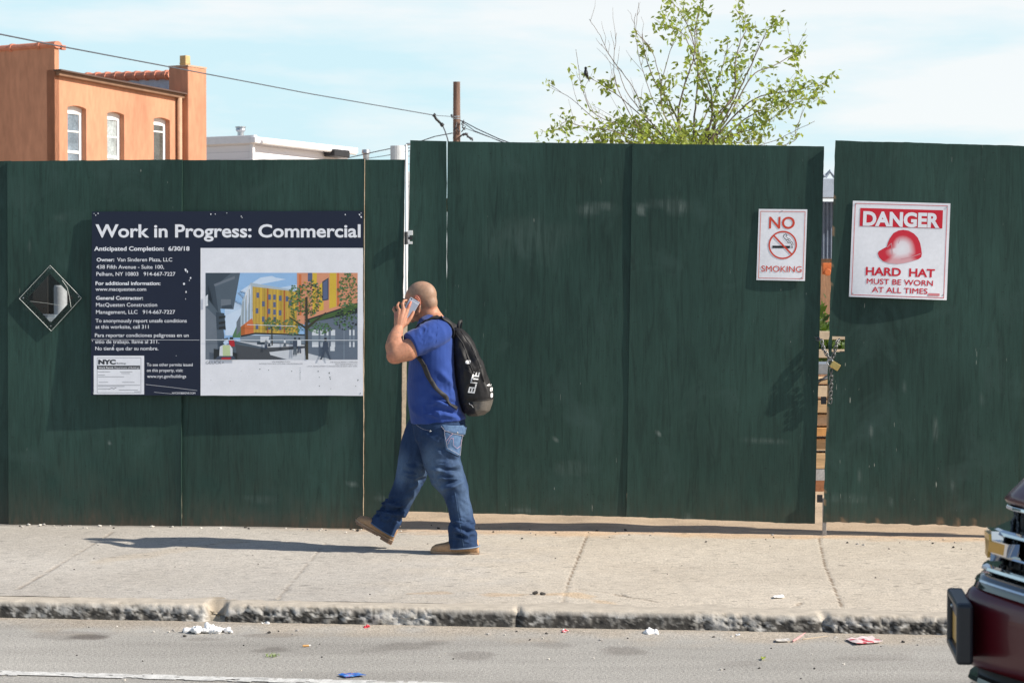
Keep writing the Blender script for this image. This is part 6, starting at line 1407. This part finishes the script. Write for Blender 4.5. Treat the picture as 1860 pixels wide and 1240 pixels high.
    for k in range(1500):
        px = r_.uniform(1470, 1550); py = 660 - abs(r_.gauss(0, 42)); 
        if py < 520: continue
        c = D(px, py, 20.5 + r_.uniform(-.8, .8)); s = r_.uniform(.03, .06); n = Vector((r_.gauss(0, 1), r_.gauss(-.5, 1), r_.gauss(.6, 1))).normalized(); a = n.orthogonal().normalized(); b_ = n.cross(a)
        i0 = len(V); V += [tuple(c - a * s), tuple(c + b_ * s * .5), tuple(c + a * s), tuple(c - b_ * s * .5)]; Fc.append((i0, i0+1, i0+2, i0+3)); g_ = r_.uniform(.6, 1.3); cl += [np.array([.09, .15, .03]) * g_] * 4
    mb = MB(); mb.v, mb.f, mb.m = V, Fc, [0] * len(Fc); me = mb.mesh('weeds'); set_col(me, np.array(cl)); o = link('weeds', me, LEAF); tag(o, 'green weeds growing behind the chained gate gap', 'weeds', kind='stuff')
    # left gap: pale post, brick pile, beige board
    c = D(731, 700, 19); mb = MB(); mb.box((c.x, 19, .75), (.10, .1, 1.5)); tag(mb.build('timber_post', mat('pale_timber_post', (.55, .47, .36), .8, var=.2), bevel=.006), 'pale timber post in the gap left of the gate', 'post')
    t = thing('brick_pier', 'orange brick pier glimpsed in the gap behind the walking man', 'pier', D(731, 800, 21))
    m, nt, b = new_mat('orange_bricks'); tc = node(nt, 'TexCoord'); mp = node(nt, 'Mapping'); mp.inputs['Rotation'].default_value = (R(90), 0, 0); bt = node(nt, 'TexBrick'); bt.inputs['Scale'].default_value = 3.2; bt.inputs['Color1'].default_value = (.52, .17, .07, 1); bt.inputs['Color2'].default_value = (.62, .33, .20, 1); bt.inputs['Mortar'].default_value = (.30, .13, .08, 1); bt.inputs['Mortar Size'].default_value = .03
    nt.links.new(tc.outputs['Object'], mp.inputs[0]); nt.links.new(mp.outputs[0], bt.inputs['Vector']); nt.links.new(bt.outputs['Color'], b.inputs['Base Color']); b.inputs['Roughness'].default_value = .9
    mb = MB(); mb.box((D(735, 700, 21).x, 21.2, D(735, 668, 21).z / 2), (.5, .4, D(735, 668, 21).z)); mb.build('brickwork', m, t); mb = MB(); mb.box((D(735, 700, 21).x, 21.2, D(735, 664, 21).z), (.56, .46, .06)); mb.build('cap', mat('pier_cap', (.5, .4, .32), .9), t)
    # dark container behind the diamond window
    t = thing('site_container', 'dark brown site container seen through the diamond window', 'container', (D(60, 600, 16.4).x, 16.4, 0))
    c = D(60, 560, 16.2); mb = MB(); n = 30; x0, x1 = c.x - 2.2, c.x + 1.1
    for k in range(n): a, b_ = x0 + (x1 - x0) * k / n, x0 + (x1 - x0) * (k + 1) / n; mb.prism([(a, 16.2 + .04 * (k % 2), 0), (b_, 16.2 + .04 * (k % 2), 0), (b_, 16.2 + .04 * (k % 2), 1.95), (a, 16.2 + .04 * (k % 2), 1.95)], (0, .06, 0))
    mb.build('wall', mat('dark_brown_steel', (.016, .013, .013), .7, .1), t); mb = MB(); mb.box(((x0 + x1) / 2, 17.3, 1.98), (x1 - x0 + .06, 2.3, .05)); mb.build('roof', DARK_METAL, t)
    p = D(110, 560, 15.9); mb = MB(); mb.tube([(p.x, p.y, 0), (p.x, p.y, D(110, 520, 15.9).z - .01), (p.x, p.y, D(110, 518, 15.9).z)], [.05, .05, .045], 12); tag(mb.build('white_pipe', mat('grey_white_pipe', (.42, .43, .46), .6), smooth=True), 'upright grey white pipe seen through the diamond window', 'pipe')
    p = D(95, 580, 15.8); mb = MB(); zt = D(95, 571, 15.8).z; mb.tube([(p.x, p.y, 0), (p.x, p.y, zt - .02), (p.x, p.y, zt)], [.14, .16, .165], 20); mb.tube([(p.x, p.y, zt - .05), (p.x, p.y, zt - .02)], .172, 20); tag(mb.build('bucket', mat('pale_blue_bucket', (.36, .42, .50), .5), smooth=False), 'pale blue drum behind the lower corner of the diamond window', 'drum')
site_things()
# ---------------------------------------------------------------- dark red SUV nosing in from the right, close to the camera
CO = Vector((1.171, 5.6, -0.13)); CF = -FT.copy(); CL = FN.copy()                        # forward (left along the street) and its camera side
def K(a, l, z): return CO + CF * a + CL * l + Z * z
def bowed(l): return -.33 * (math.sqrt(l * l + .0016) - .04) - .05 * l * l - .4 * max(0, abs(l) - .68) ** 2                   # the nose is bowed in plan
def car():
    t = thing('suv', 'dark red SUV front with chrome barred grille cutting in at the right edge', 'suv', CO)
    paint, nt, b = new_mat('dark_red_metallic'); b.inputs['Base Color'].default_value = (.095, .0075, .012, 1); b.inputs['Metallic'].default_value = 0; b.inputs['Roughness'].default_value = .35; b.inputs['Coat Weight'].default_value = .3; b.inputs['Specular IOR Level'].default_value = .3; b.inputs['Coat Roughness'].default_value = .03
    chrome = mat('chrome', (.62, .63, .65), .07, 1, var=0); blk = mat('black_plastic', (.012, .012, .013), .45, var=.1); gloss = mat('gloss_black', (.008, .010, .012), .12, var=0, coat=.5)
    rub = mat('tyre_rubber', (.014, .014, .014), .8, var=.15); gls = mat('dark_window_glass', (.012, .014, .016), .04, var=0, spec=.8)
    lens = mat('headlamp_lens', (.55, .57, .60), .08, .4, var=0); amber = mat('amber_lens', (.65, .25, .03), .15, var=0)
    ls = np.linspace(-.98, .98, 45)
    def sheet(mb, prof, l0=-.98, l1=.98, m=0, k=1.0, n=41):              # profile (a, z) swept across the nose
        L = np.linspace(l0, l1, n); rows = [[K(a + bowed(l) * k, l, z) for (a, z) in prof] for l in L]; mb.loft(rows, cap=False, m=m, closed=False)
    def beam(mb, prof, l0, l1, n=33, m=0):
        L = np.linspace(l0, l1, n); rows = [[K(a + bowed(l), l, z) for (a, z) in prof] for l in L]; mb.loft(rows, cap=True, m=m)
    # hood
    mb = MB(); hp = [(-.128, 1.176), (-.122, 1.186), (-.135, 1.20), (-.173, 1.238), (-.26, 1.268), (-.45, 1.285), (-.9, 1.305), (-1.32, 1.315)]
    L = np.linspace(-.90, .90, 37); rows = []
    for l in L: e = abs(l) / .9; rows.append([K(a + bowed(l) * max(0, 1 + a / 1.0), l * (1 - .0 * e), z - .05 * e ** 3 + .012 * math.exp(-((abs(l) - .45) / .1) ** 2) * (a < -.25)) for a, z in hp])
    mb.loft(rows, cap=False, closed=False); o = mb.build('hood', paint, t, smooth=True); sm = o.modifiers.new('t', 'SOLIDIFY'); sm.thickness = .012; sm.offset = -1
    mb = MB(); beam(mb, [(-.150, 1.172), (-.128, 1.170), (-.126, 1.160), (-.150, 1.158)], -.86, .86); mb.build('hood_trim', chrome, t, smooth=False, bevel=.002)
    # body shell: fenders, doors, tail (mostly beyond the frame)
    mb = MB()
    side = [(-.18, .95), (-.20, 1.05)]
    st = [(-.30, .90, .32, 1.20), (-.45, .97, .30, 1.24), (-1.3, 1.0, .30, 1.27), (-2.0, 1.0, .30, 1.12), (-4.3, 1.0, .32, 1.14), (-4.95, .96, .40, 1.12), (-5.1, .88, .55, 1.05)]
    rows = [[K(a, s * hw * w_, z0 + (z1 - z0) * v) for s, w_, v in ((1, .90, 0), (1, 1, .25), (1, 1.0, .6), (1, .985, .85), (1, .93, 1.0), (-1, .93, 1.0), (-1, .985, .85), (-1, 1.0, .6), (-1, 1, .25), (-1, .90, 0))] for a, hw, z0, z1 in st]
    mb.loft(rows); mb.build('body', paint, t, smooth=False, bevel=.03, seg=3)
    mb = MB(); rows = []
    for a, hw, z0, z1 in ((-1.35, .86, 1.10, 1.24), (-2.15, .80, 1.10, 1.86), (-2.5, .79, 1.10, 1.92), (-4.4, .78, 1.10, 1.90), (-4.95, .80, 1.08, 1.30)): rows.append([K(a, hw * 1.1, z0), K(a, hw, z1 - .04), K(a, hw * .85, z1), K(a, -hw * .85, z1), K(a, -hw, z1 - .04), K(a, -hw * 1.1, z0)])
    mb.loft(rows); mb.build('cabin', paint, t, bevel=.03, seg=3)
    mb = MB(); mb.prism([K(-1.46, .70, 1.32), K(-2.10, .66, 1.82), K(-2.10, -.66, 1.82), K(-1.46, -.70, 1.32)], K(.02, 0, .02) - K(0, 0, 0)); mb.build('windscreen', gls, t)
    for s in (1, -1):
        for a0, a1 in ((-2.2, -3.0), (-3.08, -3.9), (-3.98, -4.55)):
            mb = MB(); mb.prism([K(a0, s * .895, 1.27), K(a0 - .10, s * .815, 1.80), K(a1, s * .805, 1.80), K(a1, s * .895, 1.27)], CL * (s * .012)); mb.build('side_window', gls, t)
        mb = MB(); mb.limb([K(-2.05, s * 1.02, 1.28), K(-2.02, s * 1.12, 1.30)], [.07, .085]); mb.build('wing_mirror', paint, t, smooth=True)
        for a in (-.95, -3.95):
            w = bpy.data.objects.new('wheel', None); COL.objects.link(w); w.location = K(a, s * .86, .425); put(w, t); bpy.context.view_layer.update()
            mb = MB(); c0, c1 = K(a, s * .72, .425), K(a, s * 1.0, .425); ax = (c1 - c0); mb.tube([c0, c0 + ax * .12, c0 + ax * .88, c1], [.36, .40, .40, .36], 36, up=Z); mb.build('tyre', rub, w, bevel=.01)
            mb = MB(); mb.tube([c1 - ax * .1, c1 + ax * .02], [.26, .255], 28, up=Z)
            for k in range(6): an = k * math.pi / 3; p = c1 + ax * .03; d = CF * math.cos(an) + Z * math.sin(an); mb.box(p + d * .14, (.22, .07, .03), (d, ax.normalized().cross(d), ax.normalized()))
            mb.build('rim', mat('alloy', (.45, .46, .48), .3, .9, var=0), w, bevel=.004)
            mb = MB(); mb.tube([K(a, s * .99, .425), K(a, s * 1.015, .425)], [.47, .45], 30, up=Z); mb.build('wheel_arch', blk, t)
    # grille: black cavity with honeycomb, four chrome bars, bow-shaped gold badge
    g = bpy.data.objects.new('grille', None); COL.objects.link(g); g.location = K(-.1, 0, 1.08); put(g, t); bpy.context.view_layer.update()
    mb = MB(); sheet(mb, [(-.170, 1.165), (-.165, 1.12), (-.150, 1.06), (-.130, 1.00), (-.105, .955)], -.84, .84); mb.build('backing', blk, g, smooth=True)
    mb = MB()
    for row, (a, z) in enumerate(((-.132, 1.145), (-.124, 1.118), (-.110, 1.078), (-.100, 1.052), (-.095, 1.030), (-.075, .99), (-.066, .972))):
        for k in range(30):
            l = -.80 + k * .055 + (.0275 if row % 2 else 0)
            if abs(l) > .82: continue
            pts = [K(a - .02 + bowed(l) , l + .022 * math.cos(q), z + .011 * math.sin(q)) for q in np.linspace(0, 2 * math.pi, 7)]; mb.tube(pts, .0042, 5, cap=False)
    mb.build('honeycomb', blk, g)
    for (a, z, h) in ((-.094, 1.100, .014), (-.082, 1.046, .009), (-.066, 1.006, .015)):
        mb = MB(); beam(mb, [(a - .05, z + h * .5), (a - .012, z + h * .62), (a, z + h * .30), (a + .003, z - h * .2), (a - .006, z - h * .6), (a - .05, z - h * .7)], -.83, .83); mb.build('chrome_bar', chrome, g, smooth=False)
    # badge: horizontal bow outline, gold in a chrome rim
    bow = [(-.155, .018), (-.05, .018), (-.045, .040), (.055, .040), (.058, .018), (.155, .018), (.145, -.018), (.05, -.018), (.045, -.040), (-.055, -.040), (-.058, -.018), (-.145, -.018)]
    bz, ba = 1.066, -.074
    mb = MB(); mb.prism([K(ba + bowed(l) , l * 1.02, bz + z * .98) for l, z in bow], CF * -.03); mb.build('badge_rim', chrome, g)
    mb = MB(); mb.prism([K(ba + .006 + bowed(l), l * .9, bz + z * .78) for l, z in bow], CF * -.015); mb.build('badge', mat('gold_badge', (.60, .36, .08), .3, .6, var=.05), g)
    # gloss surround under the grille, then bumper
    mb = MB(); sheet(mb, [(-.115, .985), (-.064, .990), (-.052, .978), (-.046, .962), (-.043, .955)], -.92, .92); mb.build('grille_surround', gloss, t, smooth=True)
    mb = MB(); beam(mb, [(-.075, .978), (-.049, .978), (-.046, .973), (-.075, .970)], -.75, .75); mb.build('surround_trim', chrome, t)
    mb = MB(); sheet(mb, [(-.10, .957), (-.045, .956), (-.030, .944), (-.020, .925), (-.014, .89), (-.014, .83), (-.018, .775), (-.030, .752), (-.10, .735)], -.97, .97, n=81, k=1.45)
    o = mb.build('bumper', paint, t, smooth=True); sm = o.modifiers.new('t', 'SOLIDIFY'); sm.thickness = .01; sm.offset = -1
    mb = MB(); sheet(mb, [(-.09, .755), (-.055, .745), (-.06, .60), (-.05, .50), (-.08, .40), (-.16, .30)], -.95, .95, n=81, k=1.4); mb.build('lower_valance', blk, t, smooth=True)
    for z, a in ((.715, -.030), (.675, -.026), (.635, -.024), (.595, -.026)):
        mb = MB(); beam(mb, [(a - .04, z + .010), (a - .004, z + .012), (a, z), (a - .006, z - .010), (a - .04, z - .010)], -.62, .62); mb.build('lower_bar', gloss, t)
    for s in (1, -1):
        mb = MB(); beam(mb, [(-.05, .76), (-.016, .752), (-.012, .66), (-.020, .52), (-.06, .50)], s * .66 if s < 0 else .66, s * .97, n=9); mb.build('bumper_corner', paint, t, smooth=True)
        mb = MB(); sheet(mb, [(-.150, 1.165), (-.112, 1.13), (-.085, 1.06), (-.066, 1.00), (-.10, .985)], s * .84, s * .975, n=9); mb.build('headlight', lens, t, smooth=True)
        mb = MB(); beam(mb, [(-.10, .98), (-.06, .985), (-.05, .965), (-.10, .96)], s * .84, s * .97, n=7); mb.build('turn_signal', amber, t)
    # plate holder standing out from the bumper, gold plate in it
    p = bpy.data.objects.new('licence_plate', None); COL.objects.link(p); p.location = K(0, 0, .85); put(p, t); bpy.context.view_layer.update()
    H0, H1 = .772, .928
    mb = MB(); W_ = .157
    def bx(a0, a1, l0, l1, z0, z1): mb.box(K((a0 + a1) / 2, (l0 + l1) / 2, (z0 + z1) / 2), (abs(a1 - a0), abs(l1 - l0), abs(z1 - z0)), (CF, CL, Z))
    bx(-.03, .013, W_ - .016, W_ + .004, H0, H1); bx(-.03, .013, -W_ - .004, -W_ + .016, H0, H1); bx(-.03, .013, -W_ + .016, W_ - .016, H1 - .022, H1); bx(-.03, .013, -W_ + .016, W_ - .016, H0, H0 + .022); bx(-.03, -.005, -W_ + .016, W_ - .016, H0 + .022, H1 - .022)
    mb.build('plate_holder', mat('slate_black_plastic', (.020, .023, .030), .38, var=.08), p, bevel=.009, seg=3)
    mb = MB(); mb.box(K(-.0025, 0, (H0 + H1) / 2), (.002, W_ * 2 - .036, H1 - H0 - .048), (CF, CL, Z)); mb.build('plate', mat('gold_plate', (.66, .36, .06), .4, var=.08), p)
    mb = MB(); mb.box(K(-.0005, 0, H1 - .045), (.0012, W_ * 2 - .05, .022), (CF, CL, Z)); mb.build('plate_band', mat('navy_plate_band', (.02, .025, .06), .4, var=0), p)
    for l in (-.13, .13): mb = MB(); mb.ball(K(-.0002, l, H1 - .045), .006); mb.build('plate_bolt', STEEL, p, smooth=True)
car()
# ---------------------------------------------------------------- litter, pebbles, butts
def gr(px, py): return G(px, py, ROAD_Z)
PAPER = mat('white_tissue', (.82, .81, .80), .9, var=.04)
def crumple(name, label, cat, px, py, wpx, hpx, seed, m=PAPER, lumps=9, z=ROAD_Z):
    c = G(px, py, z); k = c.y / F_PX; r_ = random.Random(seed); mb = MB()
    for i in range(lumps):
        u = (i + .5) / lumps * 2 - 1; r = hpx * k * .5 * r_.uniform(.55, 1.0) * (1.05 - .55 * max(0, u)); mb.ball(c + Vector((u * wpx * k * .5, r_.uniform(-.03, .03), r * .75)), (r * 1.3, r * 1.3, r * .85), nu=10, nv=7)
    me = remesh(mb, .0045, 1); v = coords(me); n = normals(me); d = np.abs(fbm(v * 32, seed, 3)); set_coords(me, v + n * ((d - .3) * .018)[:, None])
    tag(link(name, me, m, smooth=False), label, cat)
crumple('tissue', 'long crumpled white tissue lying in the road near the broken kerb', 'tissue', 381, 1148, 84, 17, 3, lumps=11)
crumple('paper_ball', 'small crumpled white paper ball by the kerb right of centre', 'paper', 1185, 1153.5, 23, 13, 5, lumps=4)
def flat(name, label, cat, pts, m, z=ROAD_Z, lift=.012, th=.002, sag=.008, group=None, seed=0):
    P = [G(x, y, z) for x, y in pts]; c = sum(P, Vector()) / len(P); N = 5; mb = MB(); rows = []
    for i in range(N + 1):
        u = i / N; a = P[0].lerp(P[1], u); b = P[3].lerp(P[2], u)
        rows.append([a.lerp(b, j / N) + Z * (lift * .45 + abs(mnoise.noise((u * 2.3 + seed, j / N * 2.3, seed))) * sag * 2) for j in range(N + 1)])
    mb.loft(rows, cap=False, closed=False); o = mb.build(name, m, smooth=False); s = o.modifiers.new('t', 'SOLIDIFY'); s.thickness = th; tag(o, label, cat, group); return o
def two_tone(name, a, b, sc, th=.5, c3=None):
    m, nt, bs = new_mat(name); col = mix(nt, a, b, ramp(nt, tex_noise(nt, sc, (1, 1, 1), 1, .4), [(th, 0), (th + .03, 1)]))
    if c3: col = mix(nt, col, c3, ramp(nt, tex_noise(nt, sc * 1.7, (1, 1.3, 1), 1, .4), [(.60, 0), (.63, 1)]))
    nt.links.new(col, bs.inputs['Base Color']); bs.inputs['Roughness'].default_value = .35; return m
flat('snack_wrapper', 'flat red and white wrapper in the gutter near the dark red car', 'wrapper', [(1536, 1163), (1584, 1159), (1604, 1168), (1556, 1172)], two_tone('red_white_wrapper', (.58, .06, .09), (.74, .62, .60), 22, .42), sag=.012, seed=3)
flat('blue_wrapper', 'flat blue packet lying on the road beside the white line', 'wrapper', [(614, 1227), (650, 1223.5), (665, 1228.5), (628, 1231.5)], two_tone('blue_wrapper_print', (.03, .14, .50), (.14, .32, .66), 30, .5, (.60, .12, .20)), lift=.016, sag=.004, seed=5)
flat('paper_scrap', 'tiny white folded paper scrap between the tissue and the kerb', 'paper', [(474, 1135), (484, 1133.5), (495, 1136), (480, 1137)], PAPER, sag=.012, seed=2)
flat('paper_strip', 'thin white paper scrap on the pavement near the kerb at right', 'paper', [(1404, 1084), (1422, 1082), (1425, 1085.5), (1406, 1087)], PAPER, z=0, sag=.006, seed=8)
flat('pale_scrap', 'pale torn paper lying beside the pink straw in the gutter', 'paper', [(1408, 1163), (1432, 1161), (1436, 1166), (1410, 1167)], mat('dirty_paper', (.58, .54, .49), .9, var=.2, vs=30), sag=.005, seed=9)
RED_PL = mat('red_plastic', (.62, .03, .05), .4, var=.05)
flat('bottle_cap_scrap', 'small red plastic scrap in the gutter left of centre', 'scrap', [(660, 1141), (670, 1139.5), (672, 1142), (662, 1143)], RED_PL, sag=.01, seed=4)
flat('red_scrap', 'tiny red and white scrap under the middle kerb stone', 'scrap', [(1020, 1148), (1030, 1146.5), (1033, 1150), (1022, 1151)], two_tone('red_white_scrap', (.62, .04, .06), (.75, .70, .70), 50), sag=.01, seed=6)
flat('white_scrap', 'tiny white scrap in the gutter under the rough kerb at right', 'scrap', [(1336, 1155), (1343, 1154), (1345, 1156.5), (1338, 1157)], PAPER, sag=.008, seed=7)
def stick(name, label, cat, a, b, r, m, z=ROAD_Z, group=None):
    p, q = G(*a, z) + Z * (r + .002), G(*b, z) + Z * (r + .004); mb = MB(); mb.tube([p, q], r, 8); tag(mb.build(name, m), label, cat, group)
stick('straw', 'pink drinking straw in the gutter beside the red wrapper', 'straw', (1440, 1166), (1463, 1152), .0042, mat('pink_plastic', (.72, .38, .38), .4))
stick('twig', 'thin pale twig lying in the gutter right of the pink straw', 'twig', (1458, 1162), (1505, 1157), .003, mat('dry_twig', (.48, .39, .28), .8))
BUTT = mat('cigarette_filter', (.60, .33, .12), .8, var=.12); BUTTW = mat('cigarette_paper', (.74, .71, .66), .8)
def butt(px, py, ang, label, z=ROAD_Z):
    c = G(px, py, z); d = Vector((math.cos(ang), math.sin(ang), 0)); t = thing('cigarette_butt', label, 'cigarette butt', c, 'cigarette butts in the gutter'); mb = MB(); mb.tube([c - d * .019 + Z * .0055, c + d * .011 + Z * .0055], .0048, 8); mb.build('filter', BUTT, t, smooth=False)
    mb = MB(); mb.tube([c + d * .0112 + Z * .0055, c + d * .019 + Z * .0055], .0046, 8); mb.build('paper_end', BUTTW, t)
butt(549, 1134.5, .2, 'orange cigarette butt against the kerb, left of two close together'); butt(588, 1135.5, .35, 'orange cigarette butt against the kerb, right of two close together'); butt(717, 1139.5, .0, 'cigarette butt under the pale broken part of the kerb'); butt(557, 1174, .3, 'cigarette butt out on the road between the tissue and blue packet'); butt(796, 1140.5, -.2, 'cigarette butt at the end of the broken kerb stretch')
flat('leaf_scrap', 'small yellow green leaf lying on the road right of centre', 'leaf', [(1382, 1197), (1388, 1195.5), (1391, 1198.5), (1385, 1200)], mat('yellow_green_leaf', (.36, .42, .05), .6), sag=.014, seed=12)
def tuft():
    r_ = random.Random(4); c = gr(493, 1193); mb = MB()
    for k in range(26):
        a = r_.uniform(0, 6.28); p = c + Vector((r_.gauss(0, .014), r_.gauss(0, .014), .004)); ln = r_.uniform(.006, .016); d = Vector((math.cos(a) * .8, math.sin(a) * .8, 1)); mb.tube([p, p + d * ln * .5, p + d * ln], [.0022, .0018, .0006], 4)
    tag(mb.build('grass_tuft', mat('young_grass', (.26, .34, .12), .7)), 'tiny green grass tuft sprouting from the asphalt', 'grass')
tuft()
def stones():
    r_ = random.Random(9); protos = []
    ms = [mat('grey_pebble', (.34, .32, .30), .9, var=.2, vs=40), mat('dark_pebble', (.05, .045, .04), .9, var=.2, vs=40), mat('pale_pebble', (.62, .58, .52), .9, var=.15, vs=40)]
    for k in range(6):
        mb = MB(); mb.ball((0, 0, .4), (1, .8, .55), nu=10, nv=7); me = mb.mesh('pebble'); v = coords(me); set_coords(me, v * (1 + .28 * fbm(v * 1.7 + k * 9, k, 2))[:, None]); me.materials.append(ms[k % 3]); protos.append(me)
    def drop(p, s, k, label, group):
        o = bpy.data.objects.new('pebble', protos[k]); COL.objects.link(o); o.location = p; o.scale = (s, s, s); o.rotation_euler = (0, 0, r_.uniform(0, 6.28)); tag(o, label, 'pebble', group)
    for i in range(46):                                   # along the left fence foot
        px = r_.uniform(5, 730); b = 951 + (px - 17) * .0132; p = G(px, b + abs(r_.gauss(0, 2.6)) + 1.5); drop(p, r_.choice((.006, .007, .008, .010, .013)), r_.choice((0, 2, 2, 3, 5, 1)), 'small pebble in the line of grit at the foot of the left fence', 'pebbles along the left fence foot')
    for i in range(44):                                   # in the sand under and before the gate
        px = r_.uniform(760, 1770); p = G(px, 952 + (px - 745) * .028 + abs(r_.gauss(0, 9))); drop(p, r_.choice((.005, .006, .008, .011)), r_.choice((0, 1, 4, 1, 3)), 'small pebble on the sandy strip in front of the gate', 'pebbles on the sandy strip by the gate')
    for i in range(46):
        px = r_.uniform(0, 1720); y0 = 1120 + px * .0185; p = gr(px, y0 + 10 + abs(r_.gauss(0, 8))); drop(p, r_.choice((.005, .006, .007, .010)), r_.choice((0, 1, 2, 3, 4, 5)), 'small pebble in the gutter below the kerb', 'pebbles in the gutter')
    for i in range(26):
        px = r_.uniform(0, 1720); p = gr(px, r_.uniform(1168, 1236)); drop(p, r_.choice((.004, .005, .007)), r_.choice((1, 1, 2, 5)), 'small dark or pale pebble out on the asphalt', 'pebbles out on the asphalt')
    for i in range(34):
        px = r_.uniform(0, 1700); p = G(px, r_.uniform(985, 1080)); drop(p, r_.choice((.004, .005, .006)), r_.choice((1, 1, 4, 0)), 'small dark bit on the open pavement slabs', 'dark bits on the pavement')
    for px, py, lab in ((972, 1078, 'black crumb on the tan pavement repair, left of two'), (986, 1080, 'black crumb on the tan pavement repair, right of two'), (229, 1045, None)):
        if lab: drop(G(px, py), .016, 1, lab, None)
stones()
